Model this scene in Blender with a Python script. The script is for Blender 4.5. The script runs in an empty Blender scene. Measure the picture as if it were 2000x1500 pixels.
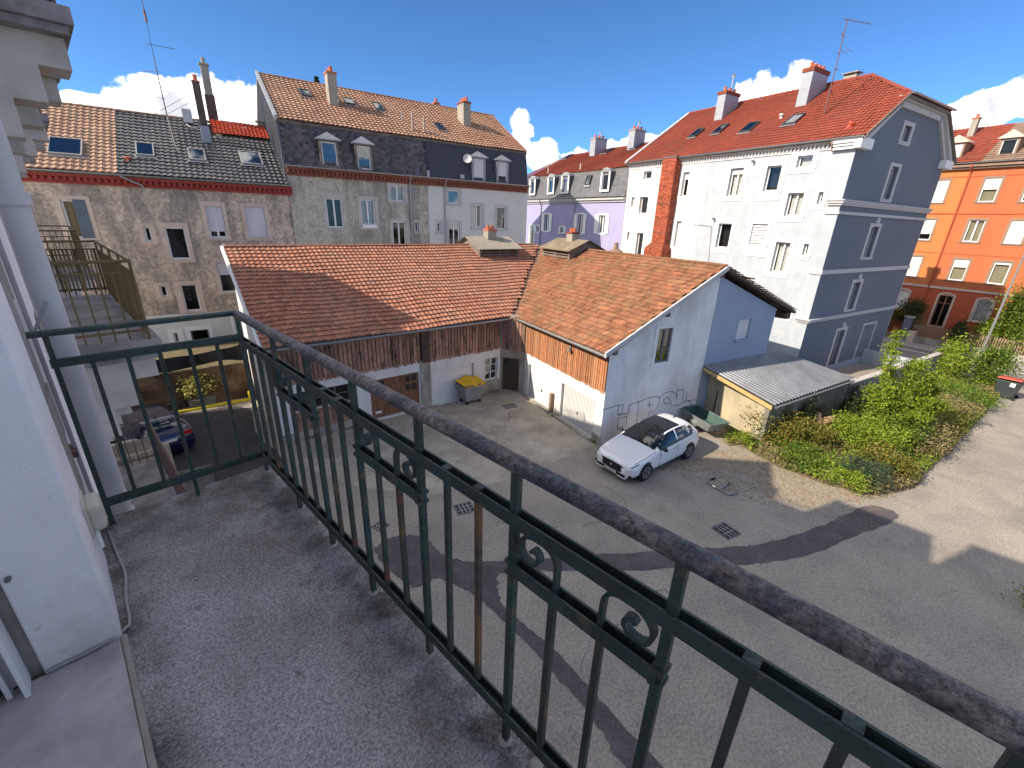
import bpy, bmesh, math, random
import numpy as np
from mathutils import Vector, Matrix
from mathutils.geometry import tessellate_polygon

random.seed(7)
rng = np.random.default_rng(11)
scene = bpy.context.scene
col = scene.collection
R = math.radians

# ------------------------------------------------------------------ camera
CAM = Vector((0.0, 0.0, 8.5))
cam_data = bpy.data.cameras.new('camera')
cam_data.sensor_width = 36.0
cam_data.lens = 36.0 * 842.34 / 2000.0
cam_data.clip_start = 0.03
cam_data.clip_end = 2000.0
cam = bpy.data.objects.new('camera', cam_data)
col.objects.link(cam)
_p, _r, _y = 0.363264746, 0.0345843288, 0.814757518          # pitch down, roll, heading from +Y
_f = Vector((math.sin(_y) * math.cos(_p), math.cos(_y) * math.cos(_p), -math.sin(_p)))
_r0 = Vector((math.cos(_y), -math.sin(_y), 0))
_u0 = _r0.cross(_f)
_rt = _r0 * math.cos(_r) + _u0 * math.sin(_r)
_up = -_r0 * math.sin(_r) + _u0 * math.cos(_r)
cam.matrix_world = Matrix(((_rt.x, _up.x, -_f.x, CAM.x), (_rt.y, _up.y, -_f.y, CAM.y), (_rt.z, _up.z, -_f.z, CAM.z), (0, 0, 0, 1)))
scene.camera = cam

# ------------------------------------------------------------------ sun, sky, exposure
SUN_EL, SUN_AZ = R(35.0), R(156.8)                             # azimuth counted from +X towards +Y
SUNV = Vector((math.cos(SUN_AZ) * math.cos(SUN_EL), math.sin(SUN_AZ) * math.cos(SUN_EL), math.sin(SUN_EL)))
sl = bpy.data.lights.new('sun', 'SUN')
sl.energy = 4.8
sl.angle = R(0.53)
sl.color = (1.0, 0.87, 0.69)
so = bpy.data.objects.new('sun', sl)
so.rotation_euler = SUNV.to_track_quat('Z', 'Y').to_euler()
so.location = (0, 0, 60)
col.objects.link(so)

world = bpy.data.worlds.new('World')
scene.world = world
world.use_nodes = True
wn, wl = world.node_tree.nodes, world.node_tree.links
wn.clear()
w_out = wn.new('ShaderNodeOutputWorld')
w_bg = wn.new('ShaderNodeBackground')
w_bg.inputs['Strength'].default_value = 0.15
sky = wn.new('ShaderNodeTexSky')
sky.sky_type = 'NISHITA'
sky.sun_disc = False
sky.sun_elevation = SUN_EL
sky.sun_rotation = math.atan2(SUNV.x, SUNV.y)
sky.altitude = 300
sky.air_density = 0.55
sky.dust_density = 0.1
sky.ozone_density = 4.0
tc = wn.new('ShaderNodeTexCoord')


def wmath(op, a, b=None, clamp=False):
    n = wn.new('ShaderNodeMath'); n.operation = op; n.use_clamp = clamp
    for i, v in enumerate((a, b)):
        if v is None: continue
        if isinstance(v, (int, float)): n.inputs[i].default_value = v
        else: wl.new(v, n.inputs[i])
    return n.outputs[0]


# cumulus clouds: (azimuth from +X, elevation, width, height) in degrees, soft ellipses broken up by noise
CL_OFF, CL_COV = (41.1, 3.3, 8.2), -0.22  # offset picked so the added overhead clouds leave the view nearly clear
CLOUDS = [(78.8, 8.6, 4.6, 2.7), (73.6, 9.6, 4.2, 3.0), (84.0, 7.8, 3.2, 1.3), (70.0, 9.2, 2.5, 2.8),
          (43.4, 9.2, 2.0, 2.5), (40.6, 7.3, 2.8, 2.0), (36.6, 6.9, 2.6, 1.4), (33.2, 7.9, 2.4, 1.2), (29.6, 8.5, 2.6, 1.1), (46.0, 6.6, 2.4, 2.2),
          (18.4, 12.6, 3.0, 2.2), (15.2, 13.4, 1.8, 1.9), (20.8, 11.6, 2.2, 1.2), (1.0, 9.6, 3.4, 1.7), (-3.6, 10.3, 4.2, 2.3), (-9, 9.5, 4, 2.4),
          (96, 8, 6, 2.4), (108, 9, 5, 3), (124, 8, 7, 3), (-22, 9, 6, 2.6), (-40, 8, 7, 3), (-62, 9, 6, 3), (-84, 8, 7, 2.6), (-105, 9, 6, 3), (-128, 8, 7, 3), (-150, 9, 6, 2.6), (-172, 8, 6, 2.4), (145, 8, 6, 2.2)]
noise = wn.new('ShaderNodeTexNoise'); noise.inputs['Scale'].default_value = 20.0; noise.inputs['Detail'].default_value = 9.0; noise.inputs['Roughness'].default_value = 0.58
wl.new(tc.outputs['Generated'], noise.inputs['Vector'])
acc = None
for (ca, ce, cw, ch) in CLOUDS:
    a, e = R(ca), R(ce)
    d = Vector((math.cos(a) * math.cos(e), math.sin(a) * math.cos(e), math.sin(e)))
    side = Vector((-math.sin(a), math.cos(a), 0)); upv = d.cross(side) * -1
    if upv.z < 0: upv = -upv
    dots = []
    for ax, sz in ((side, R(cw)), (upv, R(ch))):
        n = wn.new('ShaderNodeVectorMath'); n.operation = 'DOT_PRODUCT'
        wl.new(tc.outputs['Generated'], n.inputs[0]); n.inputs[1].default_value = ax / sz
        c0 = d.dot(ax) / sz
        s = wmath('SUBTRACT', n.outputs['Value'], c0)
        dots.append(wmath('MULTIPLY', s, s))
    nd = wn.new('ShaderNodeVectorMath'); nd.operation = 'DOT_PRODUCT'
    wl.new(tc.outputs['Generated'], nd.inputs[0]); nd.inputs[1].default_value = d
    front = wmath('GREATER_THAN', nd.outputs['Value'], 0.5)
    m = wmath('SUBTRACT', 1.0, wmath('ADD', dots[0], dots[1]))
    m = wmath('MULTIPLY', wmath('MAXIMUM', m, -0.6), front)
    m = wmath('ADD', m, wmath('MULTIPLY', wmath('SUBTRACT', front, 1.0), 0.6))
    acc = m if acc is None else wmath('MAXIMUM', acc, m)
# cumulus cover added overhead, out of view, to brighten the shaded areas: one noise field, thinned and thickened by a slow one
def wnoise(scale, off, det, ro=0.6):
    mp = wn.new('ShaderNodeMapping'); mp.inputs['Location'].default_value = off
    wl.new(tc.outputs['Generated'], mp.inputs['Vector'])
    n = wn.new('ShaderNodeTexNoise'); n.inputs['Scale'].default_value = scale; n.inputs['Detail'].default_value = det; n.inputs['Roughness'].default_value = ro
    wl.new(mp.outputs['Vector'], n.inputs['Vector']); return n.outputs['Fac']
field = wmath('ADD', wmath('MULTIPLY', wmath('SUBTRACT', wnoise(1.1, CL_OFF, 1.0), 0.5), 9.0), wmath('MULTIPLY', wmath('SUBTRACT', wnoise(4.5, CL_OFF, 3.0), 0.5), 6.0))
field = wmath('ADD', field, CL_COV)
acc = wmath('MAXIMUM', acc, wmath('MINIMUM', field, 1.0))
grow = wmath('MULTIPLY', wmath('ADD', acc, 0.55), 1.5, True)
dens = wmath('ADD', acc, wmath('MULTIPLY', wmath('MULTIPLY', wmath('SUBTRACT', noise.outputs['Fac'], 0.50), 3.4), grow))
ramp = wn.new('ShaderNodeMapRange'); ramp.interpolation_type = 'SMOOTHSTEP'
ramp.inputs['From Min'].default_value = 0.12; ramp.inputs['From Max'].default_value = 0.55
wl.new(dens, ramp.inputs['Value'])
# cloud body: bright crowns, greyer deep inside
noise2 = wn.new('ShaderNodeTexNoise'); noise2.inputs['Scale'].default_value = 13.0; noise2.inputs['Detail'].default_value = 7.0; noise2.inputs['Roughness'].default_value = 0.55
wl.new(tc.outputs['Generated'], noise2.inputs['Vector'])
shade = wn.new('ShaderNodeMapRange'); shade.interpolation_type = 'SMOOTHSTEP'
shade.inputs['From Min'].default_value = 0.45; shade.inputs['From Max'].default_value = 0.60
wl.new(noise2.outputs['Fac'], shade.inputs['Value'])
deep = wn.new('ShaderNodeMapRange'); deep.interpolation_type = 'SMOOTHSTEP'
deep.inputs['From Min'].default_value = 0.45; deep.inputs['From Max'].default_value = 1.15
wl.new(dens, deep.inputs['Value'])
ccol = wn.new('ShaderNodeMix'); ccol.data_type = 'RGBA'
ccol.inputs['A'].default_value = (10.2, 9.7, 9.1, 1); ccol.inputs['B'].default_value = (3.7, 3.8, 4.1, 1)
wl.new(wmath('MULTIPLY', shade.outputs['Result'], deep.outputs['Result']), ccol.inputs['Factor'])
tint = wn.new('ShaderNodeMix'); tint.data_type = 'RGBA'; tint.blend_type = 'MULTIPLY'
tint.inputs['Factor'].default_value = 1.0; tint.inputs['B'].default_value = (0.58, 0.86, 1.0, 1)
wl.new(sky.outputs['Color'], tint.inputs['A'])
mixc = wn.new('ShaderNodeMix'); mixc.data_type = 'RGBA'
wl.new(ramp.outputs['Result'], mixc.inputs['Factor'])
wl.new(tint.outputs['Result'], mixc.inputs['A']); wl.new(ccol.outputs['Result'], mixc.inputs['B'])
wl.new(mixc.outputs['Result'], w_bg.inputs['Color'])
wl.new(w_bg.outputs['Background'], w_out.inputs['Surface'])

scene.view_settings.view_transform = 'Standard'
scene.view_settings.look = 'None'
scene.view_settings.gamma = 1.0
scene.view_settings.use_curve_mapping = False
scene.view_settings.exposure = 0.63
scene.render.engine = 'CYCLES'
scene.cycles.max_bounces = 4
scene.cycles.transparent_max_bounces = 8

# ------------------------------------------------------------------ materials
MATS = {}


def mat(name, c, rough=0.85, var=0.12, scale=2.0, c2=None, f2=0.5, scale2=0.6, bump=0.0, bscale=30.0, metal=0.0, spec=0.4,
        stretch=None, lo2=0.45, hi2=0.65, speck=0.0, spscale=60.0, rnd=0.0, coat=0.0, stains=(), edges=()):
    """Principled material in world space: base colour c, fine variation var, a second colour c2 in noise patches."""
    m = bpy.data.materials.new(name); m.use_nodes = True
    nt = m.node_tree; N, L = nt.nodes, nt.links
    b = N['Principled BSDF']
    b.inputs['Roughness'].default_value = rough; b.inputs['Metallic'].default_value = metal
    b.inputs['Specular IOR Level'].default_value = spec
    if coat: b.inputs['Coat Weight'].default_value = coat; b.inputs['Coat Roughness'].default_value = 0.05
    g = N.new('ShaderNodeNewGeometry')
    vec = g.outputs['Position']
    if stretch:
        mp = N.new('ShaderNodeMapping'); mp.inputs['Scale'].default_value = stretch
        L.new(vec, mp.inputs['Vector']); svec = mp.outputs['Vector']
    else:
        svec = vec

    def noisef(sc, v, det=5.0, ro=0.6):
        n = N.new('ShaderNodeTexNoise'); n.inputs['Scale'].default_value = sc; n.inputs['Detail'].default_value = det; n.inputs['Roughness'].default_value = ro
        L.new(v, n.inputs['Vector']); return n.outputs['Fac']

    def mix(fac, a, bb, mode='MIX'):
        x = N.new('ShaderNodeMix'); x.data_type = 'RGBA'; x.blend_type = mode
        for key, v in (('Factor', fac), ('A', a), ('B', bb)):
            if isinstance(v, (int, float)): x.inputs[key].default_value = v
            elif isinstance(v, tuple): x.inputs[key].default_value = (*v[:3], 1)
            else: L.new(v, x.inputs[key])
        return x.outputs['Result']

    def rng_(v, a, bb, c0=0.0, c1=1.0):
        x = N.new('ShaderNodeMapRange'); x.inputs['From Min'].default_value = a; x.inputs['From Max'].default_value = bb
        x.inputs['To Min'].default_value = c0; x.inputs['To Max'].default_value = c1
        L.new(v, x.inputs['Value']); return x.outputs['Result']
    dark = tuple(max(0, v * (1 - var)) for v in c); light = tuple(min(1, v * (1 + var)) for v in c)
    cur = mix(rng_(noisef(scale, vec), 0.3, 0.7), dark, light)
    if c2:
        fac = rng_(noisef(scale2, svec, 7.0, 0.65), lo2, hi2, 0, f2)
        cur = mix(fac, cur, c2)
    for (sc, lo, hi, cc, ff) in stains:              # ragged spots and blotches
        cur = mix(rng_(noisef(sc, vec, 8.0, 0.68), lo, hi, 0, ff), cur, cc)
    for (ax, a0, a1, cc, ff) in edges:               # grime that gathers along one side
        sp = N.new('ShaderNodeSeparateXYZ'); L.new(vec, sp.inputs[0])
        e_ = rng_(sp.outputs[ax], a0, a1, 0, 1); mm = N.new('ShaderNodeMath'); mm.operation = 'MULTIPLY'; L.new(e_, mm.inputs[0]); L.new(rng_(noisef(5.0, vec, 8.0, 0.7), 0.32, 0.62, 0, ff), mm.inputs[1])
        cur = mix(mm.outputs[0], cur, cc)
    if rnd:
        at = N.new('ShaderNodeAttribute'); at.attribute_name = 'rnd'
        cur = mix(1.0, cur, mix(at.outputs['Fac'], (1 - rnd, 1 - rnd, 1 - rnd), (1 + rnd, 1 + rnd * .9, 1 + rnd * .8)), 'MULTIPLY')
    if speck:
        cur = mix(1.0, cur, mix(rng_(noisef(spscale, vec, 3.0, 0.8), 0.35, 0.65), (1 - speck,) * 3, (1 + speck,) * 3), 'MULTIPLY')
    L.new(cur, b.inputs['Base Color'])
    if bump:
        bn = N.new('ShaderNodeBump'); bn.inputs['Strength'].default_value = bump; bn.inputs['Distance'].default_value = 0.02
        L.new(noisef(bscale, vec, 4.0), bn.inputs['Height']); L.new(bn.outputs['Normal'], b.inputs['Normal'])
    MATS[name] = m
    return m


def leafmat(name, lo, hi, third=None, trans=0.35, hue=0.6):
    m = bpy.data.materials.new(name); m.use_nodes = True
    nt = m.node_tree; N, L = nt.nodes, nt.links; N.clear()
    out = N.new('ShaderNodeOutputMaterial')
    at = N.new('ShaderNodeAttribute'); at.attribute_name = 'rnd'
    rp = N.new('ShaderNodeValToRGB'); e = rp.color_ramp.elements
    e[0].position = 0; e[0].color = (*lo, 1); e[1].position = 0.75; e[1].color = (*hi, 1)
    if third: x = e.new(0.9); x.color = (*third, 1)
    L.new(at.outputs['Fac'], rp.inputs['Fac'])
    d = N.new('ShaderNodeBsdfPrincipled'); d.inputs['Roughness'].default_value = 0.55; d.inputs['Specular IOR Level'].default_value = 0.3
    t = N.new('ShaderNodeBsdfTranslucent')
    L.new(rp.outputs['Color'], d.inputs['Base Color']); L.new(rp.outputs['Color'], t.inputs['Color'])
    mx = N.new('ShaderNodeMixShader'); mx.inputs[0].default_value = trans
    L.new(d.outputs[0], mx.inputs[1]); L.new(t.outputs[0], mx.inputs[2]); L.new(mx.outputs[0], out.inputs['Surface'])
    MATS[name] = m
    return m


def glassmat(name, tint=(0.85, 0.86, 0.86), refl=0.0):
    """thin window pane: see-through, with a reflection that grows at grazing angles"""
    m = bpy.data.materials.new(name); m.use_nodes = True
    nt = m.node_tree; N, L = nt.nodes, nt.links; N.clear()
    out = N.new('ShaderNodeOutputMaterial')
    t = N.new('ShaderNodeBsdfTransparent'); t.inputs[0].default_value = (*tint, 1)
    g = N.new('ShaderNodeBsdfGlossy'); g.inputs['Roughness'].default_value = 0.02; g.inputs['Color'].default_value = (0.9, 0.93, 0.95, 1)
    f = N.new('ShaderNodeFresnel'); f.inputs['IOR'].default_value = 1.5
    a = N.new('ShaderNodeMath'); a.operation = 'MULTIPLY_ADD'; a.inputs[1].default_value = 0.6; a.inputs[2].default_value = refl
    a.use_clamp = True
    L.new(f.outputs[0], a.inputs[0])
    mx = N.new('ShaderNodeMixShader'); L.new(a.outputs[0], mx.inputs[0]); L.new(t.outputs[0], mx.inputs[1]); L.new(g.outputs[0], mx.inputs[2])
    L.new(mx.outputs[0], out.inputs['Surface'])
    MATS[name] = m
    return m


# ground and setting
mat('asphalt', (0.27, 0.245, 0.215), 0.92, 0.14, 0.8, c2=(0.36, 0.32, 0.265), f2=0.6, scale2=0.3, bump=0.35, bscale=40, speck=0.30, spscale=17, stains=((0.55, 0.52, 0.66, (0.19, 0.17, 0.155), 0.6), (2.6, 0.62, 0.70, (0.12, 0.105, 0.10), 0.55), (6.0, 0.66, 0.72, (0.42, 0.39, 0.35), 0.5)))
mat('asphalt_patch', (0.082, 0.074, 0.080), 0.9, 0.15, 2.0, bump=0.2, bscale=40, speck=0.25, spscale=18, stains=((1.2, 0.5, 0.68, (0.15, 0.135, 0.135), 0.6),))
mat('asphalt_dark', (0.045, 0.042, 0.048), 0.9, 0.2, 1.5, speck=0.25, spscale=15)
mat('concrete_yard', (0.37, 0.34, 0.285), 0.9, 0.18, 0.9, c2=(0.21, 0.19, 0.155), f2=0.75, scale2=0.7, bump=0.3, bscale=30, speck=0.2, spscale=14, stains=((0.9, 0.56, 0.68, (0.44, 0.42, 0.37), 0.6), (2.2, 0.62, 0.7, (0.12, 0.105, 0.09), 0.6)))
mat('road', (0.20, 0.195, 0.19), 0.92, 0.1, 1.5, c2=(0.15, 0.147, 0.145), f2=0.5, scale2=0.4, speck=0.1)
mat('pavement', (0.30, 0.285, 0.265), 0.9, 0.1, 1.5, speck=0.1)
mat('marking', (0.75, 0.75, 0.72), 0.8, 0.08, 4)
mat('litter', (0.29, 0.245, 0.19), 0.95, 0.2, 3, c2=(0.25, 0.215, 0.175), f2=0.9, scale2=1.5, speck=0.35, spscale=14, stains=((3.5, 0.52, 0.62, (0.22, 0.13, 0.075), 0.7),))
mat('soil', (0.14, 0.10, 0.065), 0.95, 0.3, 5, c2=(0.10, 0.12, 0.03), f2=0.7, scale2=1.6, speck=0.3, spscale=20)
mat('crack', (0.05, 0.047, 0.042), 0.95, 0.2, 5)
# facades
mat('render_brown', (0.49, 0.40, 0.315), 0.92, 0.2, 3.5, c2=(0.25, 0.22, 0.19), f2=0.9, scale2=1.1, stretch=(1, 1, 0.4), lo2=0.44, hi2=0.58, bump=0.4, bscale=14, speck=0.25, spscale=7, stains=((2.5, 0.58, 0.66, (0.20, 0.18, 0.16), 0.6), (0.5, 0.55, 0.7, (0.50, 0.36, 0.26), 0.5)))
mat('render_grey', (0.46, 0.425, 0.355), 0.92, 0.18, 3.0, c2=(0.24, 0.23, 0.205), f2=0.9, scale2=0.8, stretch=(1, 1, 0.2), lo2=0.44, hi2=0.60, bump=0.4, bscale=14, speck=0.22, spscale=7, stains=((2.2, 0.58, 0.66, (0.20, 0.19, 0.17), 0.55),))
mat('render_pale', (0.60, 0.61, 0.575), 0.9, 0.05, 1.0, bump=0.08, bscale=50)
mat('plaster_white', (0.62, 0.615, 0.60), 0.9, 0.05, 1.5, c2=(0.48, 0.48, 0.46), f2=0.65, scale2=0.6, stretch=(1.6, 1.6, 0.22), bump=0.15, bscale=30)
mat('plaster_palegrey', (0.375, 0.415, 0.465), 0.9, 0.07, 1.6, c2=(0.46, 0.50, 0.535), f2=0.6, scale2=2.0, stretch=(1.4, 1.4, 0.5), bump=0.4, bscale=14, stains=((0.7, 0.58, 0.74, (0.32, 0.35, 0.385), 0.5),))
mat('trim_white', (0.78, 0.78, 0.77), 0.8, 0.03, 3, bump=0.05)
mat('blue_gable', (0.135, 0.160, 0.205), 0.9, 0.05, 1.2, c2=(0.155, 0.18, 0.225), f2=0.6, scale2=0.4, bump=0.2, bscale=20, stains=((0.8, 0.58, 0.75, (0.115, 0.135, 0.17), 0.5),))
mat('blue_leanto', (0.31, 0.37, 0.49), 0.9, 0.05, 1.2, c2=(0.26, 0.31, 0.42), f2=0.5, scale2=0.5, bump=0.15, bscale=25)
mat('trim_grey', (0.47, 0.47, 0.48), 0.85, 0.05, 3)
mat('lilac', (0.33, 0.32, 0.50), 0.9, 0.05, 1.4, bump=0.08)
mat('orange_render', (0.46, 0.13, 0.052), 0.9, 0.07, 1.3, c2=(0.36, 0.105, 0.05), f2=0.65, scale2=0.6, stretch=(1.5, 1.5, 0.25), bump=0.08)
mat('orange_pale', (0.50, 0.17, 0.055), 0.9, 0.06, 1.3)
mat('orange_base', (0.42, 0.09, 0.042), 0.9, 0.07, 1.3)
mat('stone_brown', (0.26, 0.175, 0.13), 0.9, 0.12, 4, bump=0.1)
mat('stone_pink', (0.60, 0.48, 0.40), 0.9, 0.12, 4, c2=(0.42, 0.34, 0.29), f2=0.7, scale2=2, bump=0.15)
mat('stone_grey', (0.50, 0.47, 0.43), 0.9, 0.12, 4, c2=(0.34, 0.32, 0.30), f2=0.7, scale2=2, bump=0.15)
mat('garage_white', (0.70, 0.695, 0.68), 0.9, 0.06, 1.5, c2=(0.46, 0.43, 0.38), f2=0.7, scale2=1.2, stretch=(1, 1, 0.5), lo2=0.55, hi2=0.75, bump=0.15, bscale=30)
mat('garage_gable', (0.76, 0.76, 0.77), 0.92, 0.08, 1.2, c2=(0.52, 0.51, 0.51), f2=0.85, scale2=0.8, stretch=(1, 1, 0.4), lo2=0.46, hi2=0.68, bump=0.25, bscale=20)
mat('cement_old', (0.36, 0.345, 0.30), 0.92, 0.15, 2, c2=(0.19, 0.175, 0.145), f2=0.85, scale2=1.2, stretch=(1, 1, 0.4), bump=0.3, bscale=25)
mat('shed_wall', (0.47, 0.40, 0.27), 0.92, 0.12, 1.5, c2=(0.30, 0.27, 0.20), f2=0.7, scale2=1.0, stretch=(1, 1, 0.5), bump=0.25, bscale=25)
mat('garden_wall', (0.25, 0.24, 0.215), 0.92, 0.15, 1.5, c2=(0.13, 0.125, 0.10), f2=0.8, scale2=1.0, stretch=(1, 1, 0.4), bump=0.25)
mat('retaining', (0.16, 0.10, 0.06), 0.95, 0.3, 2.5, c2=(0.075, 0.052, 0.035), f2=0.85, scale2=1.2, bump=0.5, bscale=9)
mat('brick_red', (0.36, 0.09, 0.045), 0.9, 0.2, 9, c2=(0.24, 0.06, 0.04), f2=0.8, scale2=2.5, bump=0.3, bscale=25, rnd=0.4)
mat('brick_cornice', (0.24, 0.085, 0.06), 0.9, 0.2, 6, c2=(0.17, 0.055, 0.04), f2=0.7, scale2=2)
mat('brick_cornice_l', (0.30, 0.05, 0.038), 0.9, 0.2, 6)
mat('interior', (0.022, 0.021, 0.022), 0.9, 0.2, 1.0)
mat('curtain', (0.80, 0.80, 0.78), 0.9, 0.1, 3)
mat('curtain_warm', (0.42, 0.38, 0.27), 0.9, 0.1, 3)
mat('yellow_shade', (0.42, 0.29, 0.10), 0.8, 0.1, 3)
# roofs
mat('tile_orange', (0.36, 0.165, 0.105), 0.85, 0.16, 5, c2=(0.34, 0.125, 0.07), f2=0.7, scale2=0.45, rnd=0.22, bump=0.2, bscale=30, speck=0.22, spscale=14, stains=((1.1, 0.5, 0.66, (0.24, 0.165, 0.13), 0.55), (9.0, 0.62, 0.68, (0.42, 0.37, 0.30), 0.5)))
mat('tile_mossy', (0.29, 0.12, 0.065), 0.88, 0.18, 5, c2=(0.24, 0.175, 0.09), f2=0.6, scale2=1.4, rnd=0.34, bump=0.2, bscale=30, speck=0.28, spscale=12, stains=((0.9, 0.55, 0.7, (0.17, 0.125, 0.07), 0.6), (8.0, 0.63, 0.69, (0.36, 0.32, 0.2), 0.5)))
mat('tile_tan', (0.33, 0.195, 0.13), 0.6, 0.1, 4, c2=(0.39, 0.25, 0.165), f2=0.8, scale2=0.8, rnd=0.16, spec=0.5, stains=((2.0, 0.56, 0.68, (0.23, 0.14, 0.10), 0.5),))
mat('tile_grey', (0.34, 0.195, 0.125), 0.7, 0.12, 4, c2=(0.28, 0.13, 0.085), f2=0.7, scale2=0.35, rnd=0.18, spec=0.5, stains=((1.5, 0.56, 0.68, (0.20, 0.125, 0.09), 0.5),))
mat('tile_black', (0.06, 0.063, 0.07), 0.35, 0.12, 4, rnd=0.2, spec=0.5)
mat('tile_newred', (0.46, 0.065, 0.028), 0.5, 0.08, 4, rnd=0.06)
mat('tile_red', (0.275, 0.056, 0.032), 0.8, 0.12, 4, c2=(0.22, 0.06, 0.04), f2=0.6, scale2=0.6, rnd=0.16)
mat('slate', (0.075, 0.073, 0.078), 0.55, 0.25, 4, c2=(0.15, 0.12, 0.10), f2=0.55, scale2=1.0, rnd=0.55, bump=0.2)
mat('slate_new', (0.048, 0.054, 0.068), 0.6, 0.08, 6, bump=0.1)
mat('slate_purple', (0.115, 0.12, 0.135), 0.55, 0.1, 6, rnd=0.2)
mat('zinc', (0.33, 0.34, 0.36), 0.45, 0.08, 4, metal=0.6, spec=0.5)
mat('zinc_dark', (0.12, 0.125, 0.14), 0.5, 0.1, 4, metal=0.5)
mat('corrugated', (0.20, 0.215, 0.24), 0.38, 0.15, 1.5, c2=(0.13, 0.14, 0.155), f2=0.6, scale2=1.0, metal=0.2, spec=0.6)
mat('fibre_cement', (0.30, 0.27, 0.22), 0.9, 0.15, 3, c2=(0.20, 0.19, 0.15), f2=0.7, scale2=1.5, speck=0.15, spscale=15)
mat('felt_roof', (0.22, 0.175, 0.12), 0.9, 0.2, 3, c2=(0.13, 0.11, 0.075), f2=0.8, scale2=1.8)
mat('valley_metal', (0.20, 0.115, 0.085), 0.7, 0.12, 2, metal=0.1)
mat('terracotta', (0.46, 0.13, 0.065), 0.85, 0.12, 5)
mat('chimney_render', (0.32, 0.29, 0.245), 0.9, 0.12, 3, c2=(0.22, 0.20, 0.17), f2=0.7, scale2=1.5, bump=0.2)
mat('chimney_sooty', (0.11, 0.078, 0.068), 0.9, 0.25, 6, c2=(0.05, 0.042, 0.04), f2=0.8, scale2=2)
mat('chimney_lead', (0.30, 0.32, 0.36), 0.6, 0.1, 2, metal=0.3)
mat('steel', (0.55, 0.56, 0.58), 0.25, 0.05, 5, metal=1.0)
mat('mast_rust', (0.16, 0.10, 0.09), 0.7, 0.2, 6, metal=0.3)
mat('skylight_frame', (0.32, 0.31, 0.29), 0.5, 0.1, 4, metal=0.2)
mat('skylight_dark', (0.05, 0.05, 0.055), 0.4, 0.1, 4)
# timber
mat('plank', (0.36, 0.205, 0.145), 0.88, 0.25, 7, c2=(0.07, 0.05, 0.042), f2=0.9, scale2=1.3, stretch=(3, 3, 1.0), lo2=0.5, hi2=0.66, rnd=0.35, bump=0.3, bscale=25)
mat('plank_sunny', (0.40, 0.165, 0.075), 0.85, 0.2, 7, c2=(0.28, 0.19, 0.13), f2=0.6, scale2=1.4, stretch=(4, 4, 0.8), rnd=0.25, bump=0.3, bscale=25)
mat('wood_dark', (0.10, 0.065, 0.045), 0.85, 0.3, 6, c2=(0.05, 0.035, 0.03), f2=0.8, scale2=2)
mat('wood_grey', (0.27, 0.235, 0.20), 0.9, 0.2, 6, c2=(0.15, 0.125, 0.10), f2=0.8, scale2=2.0, rnd=0.25)
mat('wood_door', (0.27, 0.12, 0.06), 0.8, 0.25, 5, c2=(0.10, 0.055, 0.035), f2=0.8, scale2=1.5, stretch=(5, 5, 0.7))
mat('wood_new', (0.55, 0.36, 0.15), 0.8, 0.12, 4)
mat('wood_pale', (0.42, 0.36, 0.24), 0.85, 0.15, 4, c2=(0.25, 0.21, 0.15), f2=0.7, scale2=2)
mat('shutter_blue', (0.10, 0.135, 0.17), 0.8, 0.12, 3)
mat('picket', (0.30, 0.22, 0.15), 0.85, 0.2, 4, rnd=0.2)
# frames and small things
mat('white_pvc', (0.78, 0.78, 0.78), 0.45, 0.03, 3)
mat('roller', (0.66, 0.66, 0.66), 0.6, 0.04, 3)
mat('roller_cream', (0.74, 0.71, 0.65), 0.6, 0.04, 3)
mat('roller_lilac', (0.60, 0.59, 0.63), 0.6, 0.04, 3)
mat('grey_frame', (0.16, 0.15, 0.145), 0.7, 0.1, 3)
mat('door_white', (0.72, 0.72, 0.72), 0.5, 0.03, 2)
mat('rail_green', (0.034, 0.056, 0.050), 0.55, 0.3, 8, c2=(0.12, 0.095, 0.06), f2=0.8, scale2=11.0, lo2=0.57, hi2=0.66, bump=0.5, bscale=50, spec=0.4)
mat('rail_rusty', (0.048, 0.058, 0.05), 0.7, 0.3, 10, c2=(0.19, 0.105, 0.05), f2=0.9, scale2=9.0, lo2=0.53, hi2=0.62, stretch=(1, 1, 0.3), bump=0.5, bscale=50, stains=((7.0, 0.63, 0.68, (0.22, 0.05, 0.03), 0.8),))
mat('rail_top', (0.18, 0.155, 0.145), 0.42, 0.45, 24, c2=(0.06, 0.07, 0.09), f2=0.9, scale2=7.0, lo2=0.46, hi2=0.58, bump=1.0, bscale=80, spec=0.6, speck=0.7, spscale=60, stains=((5.0, 0.60, 0.68, (0.20, 0.085, 0.055), 0.7),))
mat('rail_mustard', (0.17, 0.115, 0.045), 0.75, 0.25, 6, c2=(0.08, 0.06, 0.035), f2=0.7, scale2=3)
mat('terrazzo', (0.47, 0.46, 0.46), 0.9, 0.14, 2.0, c2=(0.27, 0.25, 0.225), f2=0.7, scale2=1.3, lo2=0.5, hi2=0.72, bump=0.8, bscale=150, speck=0.5, spscale=120, stains=((4.5, 0.64, 0.70, (0.13, 0.12, 0.11), 0.7), (14.0, 0.70, 0.74, (0.75, 0.74, 0.72), 0.6)), edges=((0, 0.30, 0.60, (0.10, 0.09, 0.075), 1.0), (1, 1.9, 2.72, (0.13, 0.12, 0.10), 0.9), (0, 0.03, -0.12, (0.11, 0.105, 0.105), 1.0)))
mat('threshold', (0.44, 0.43, 0.435), 0.85, 0.15, 5, c2=(0.29, 0.275, 0.27), f2=0.75, scale2=3.0, bump=0.3, bscale=25, stains=((3.2, 0.52, 0.64, (0.24, 0.23, 0.23), 0.7), (7.0, 0.62, 0.68, (0.56, 0.55, 0.55), 0.6)))
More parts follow.
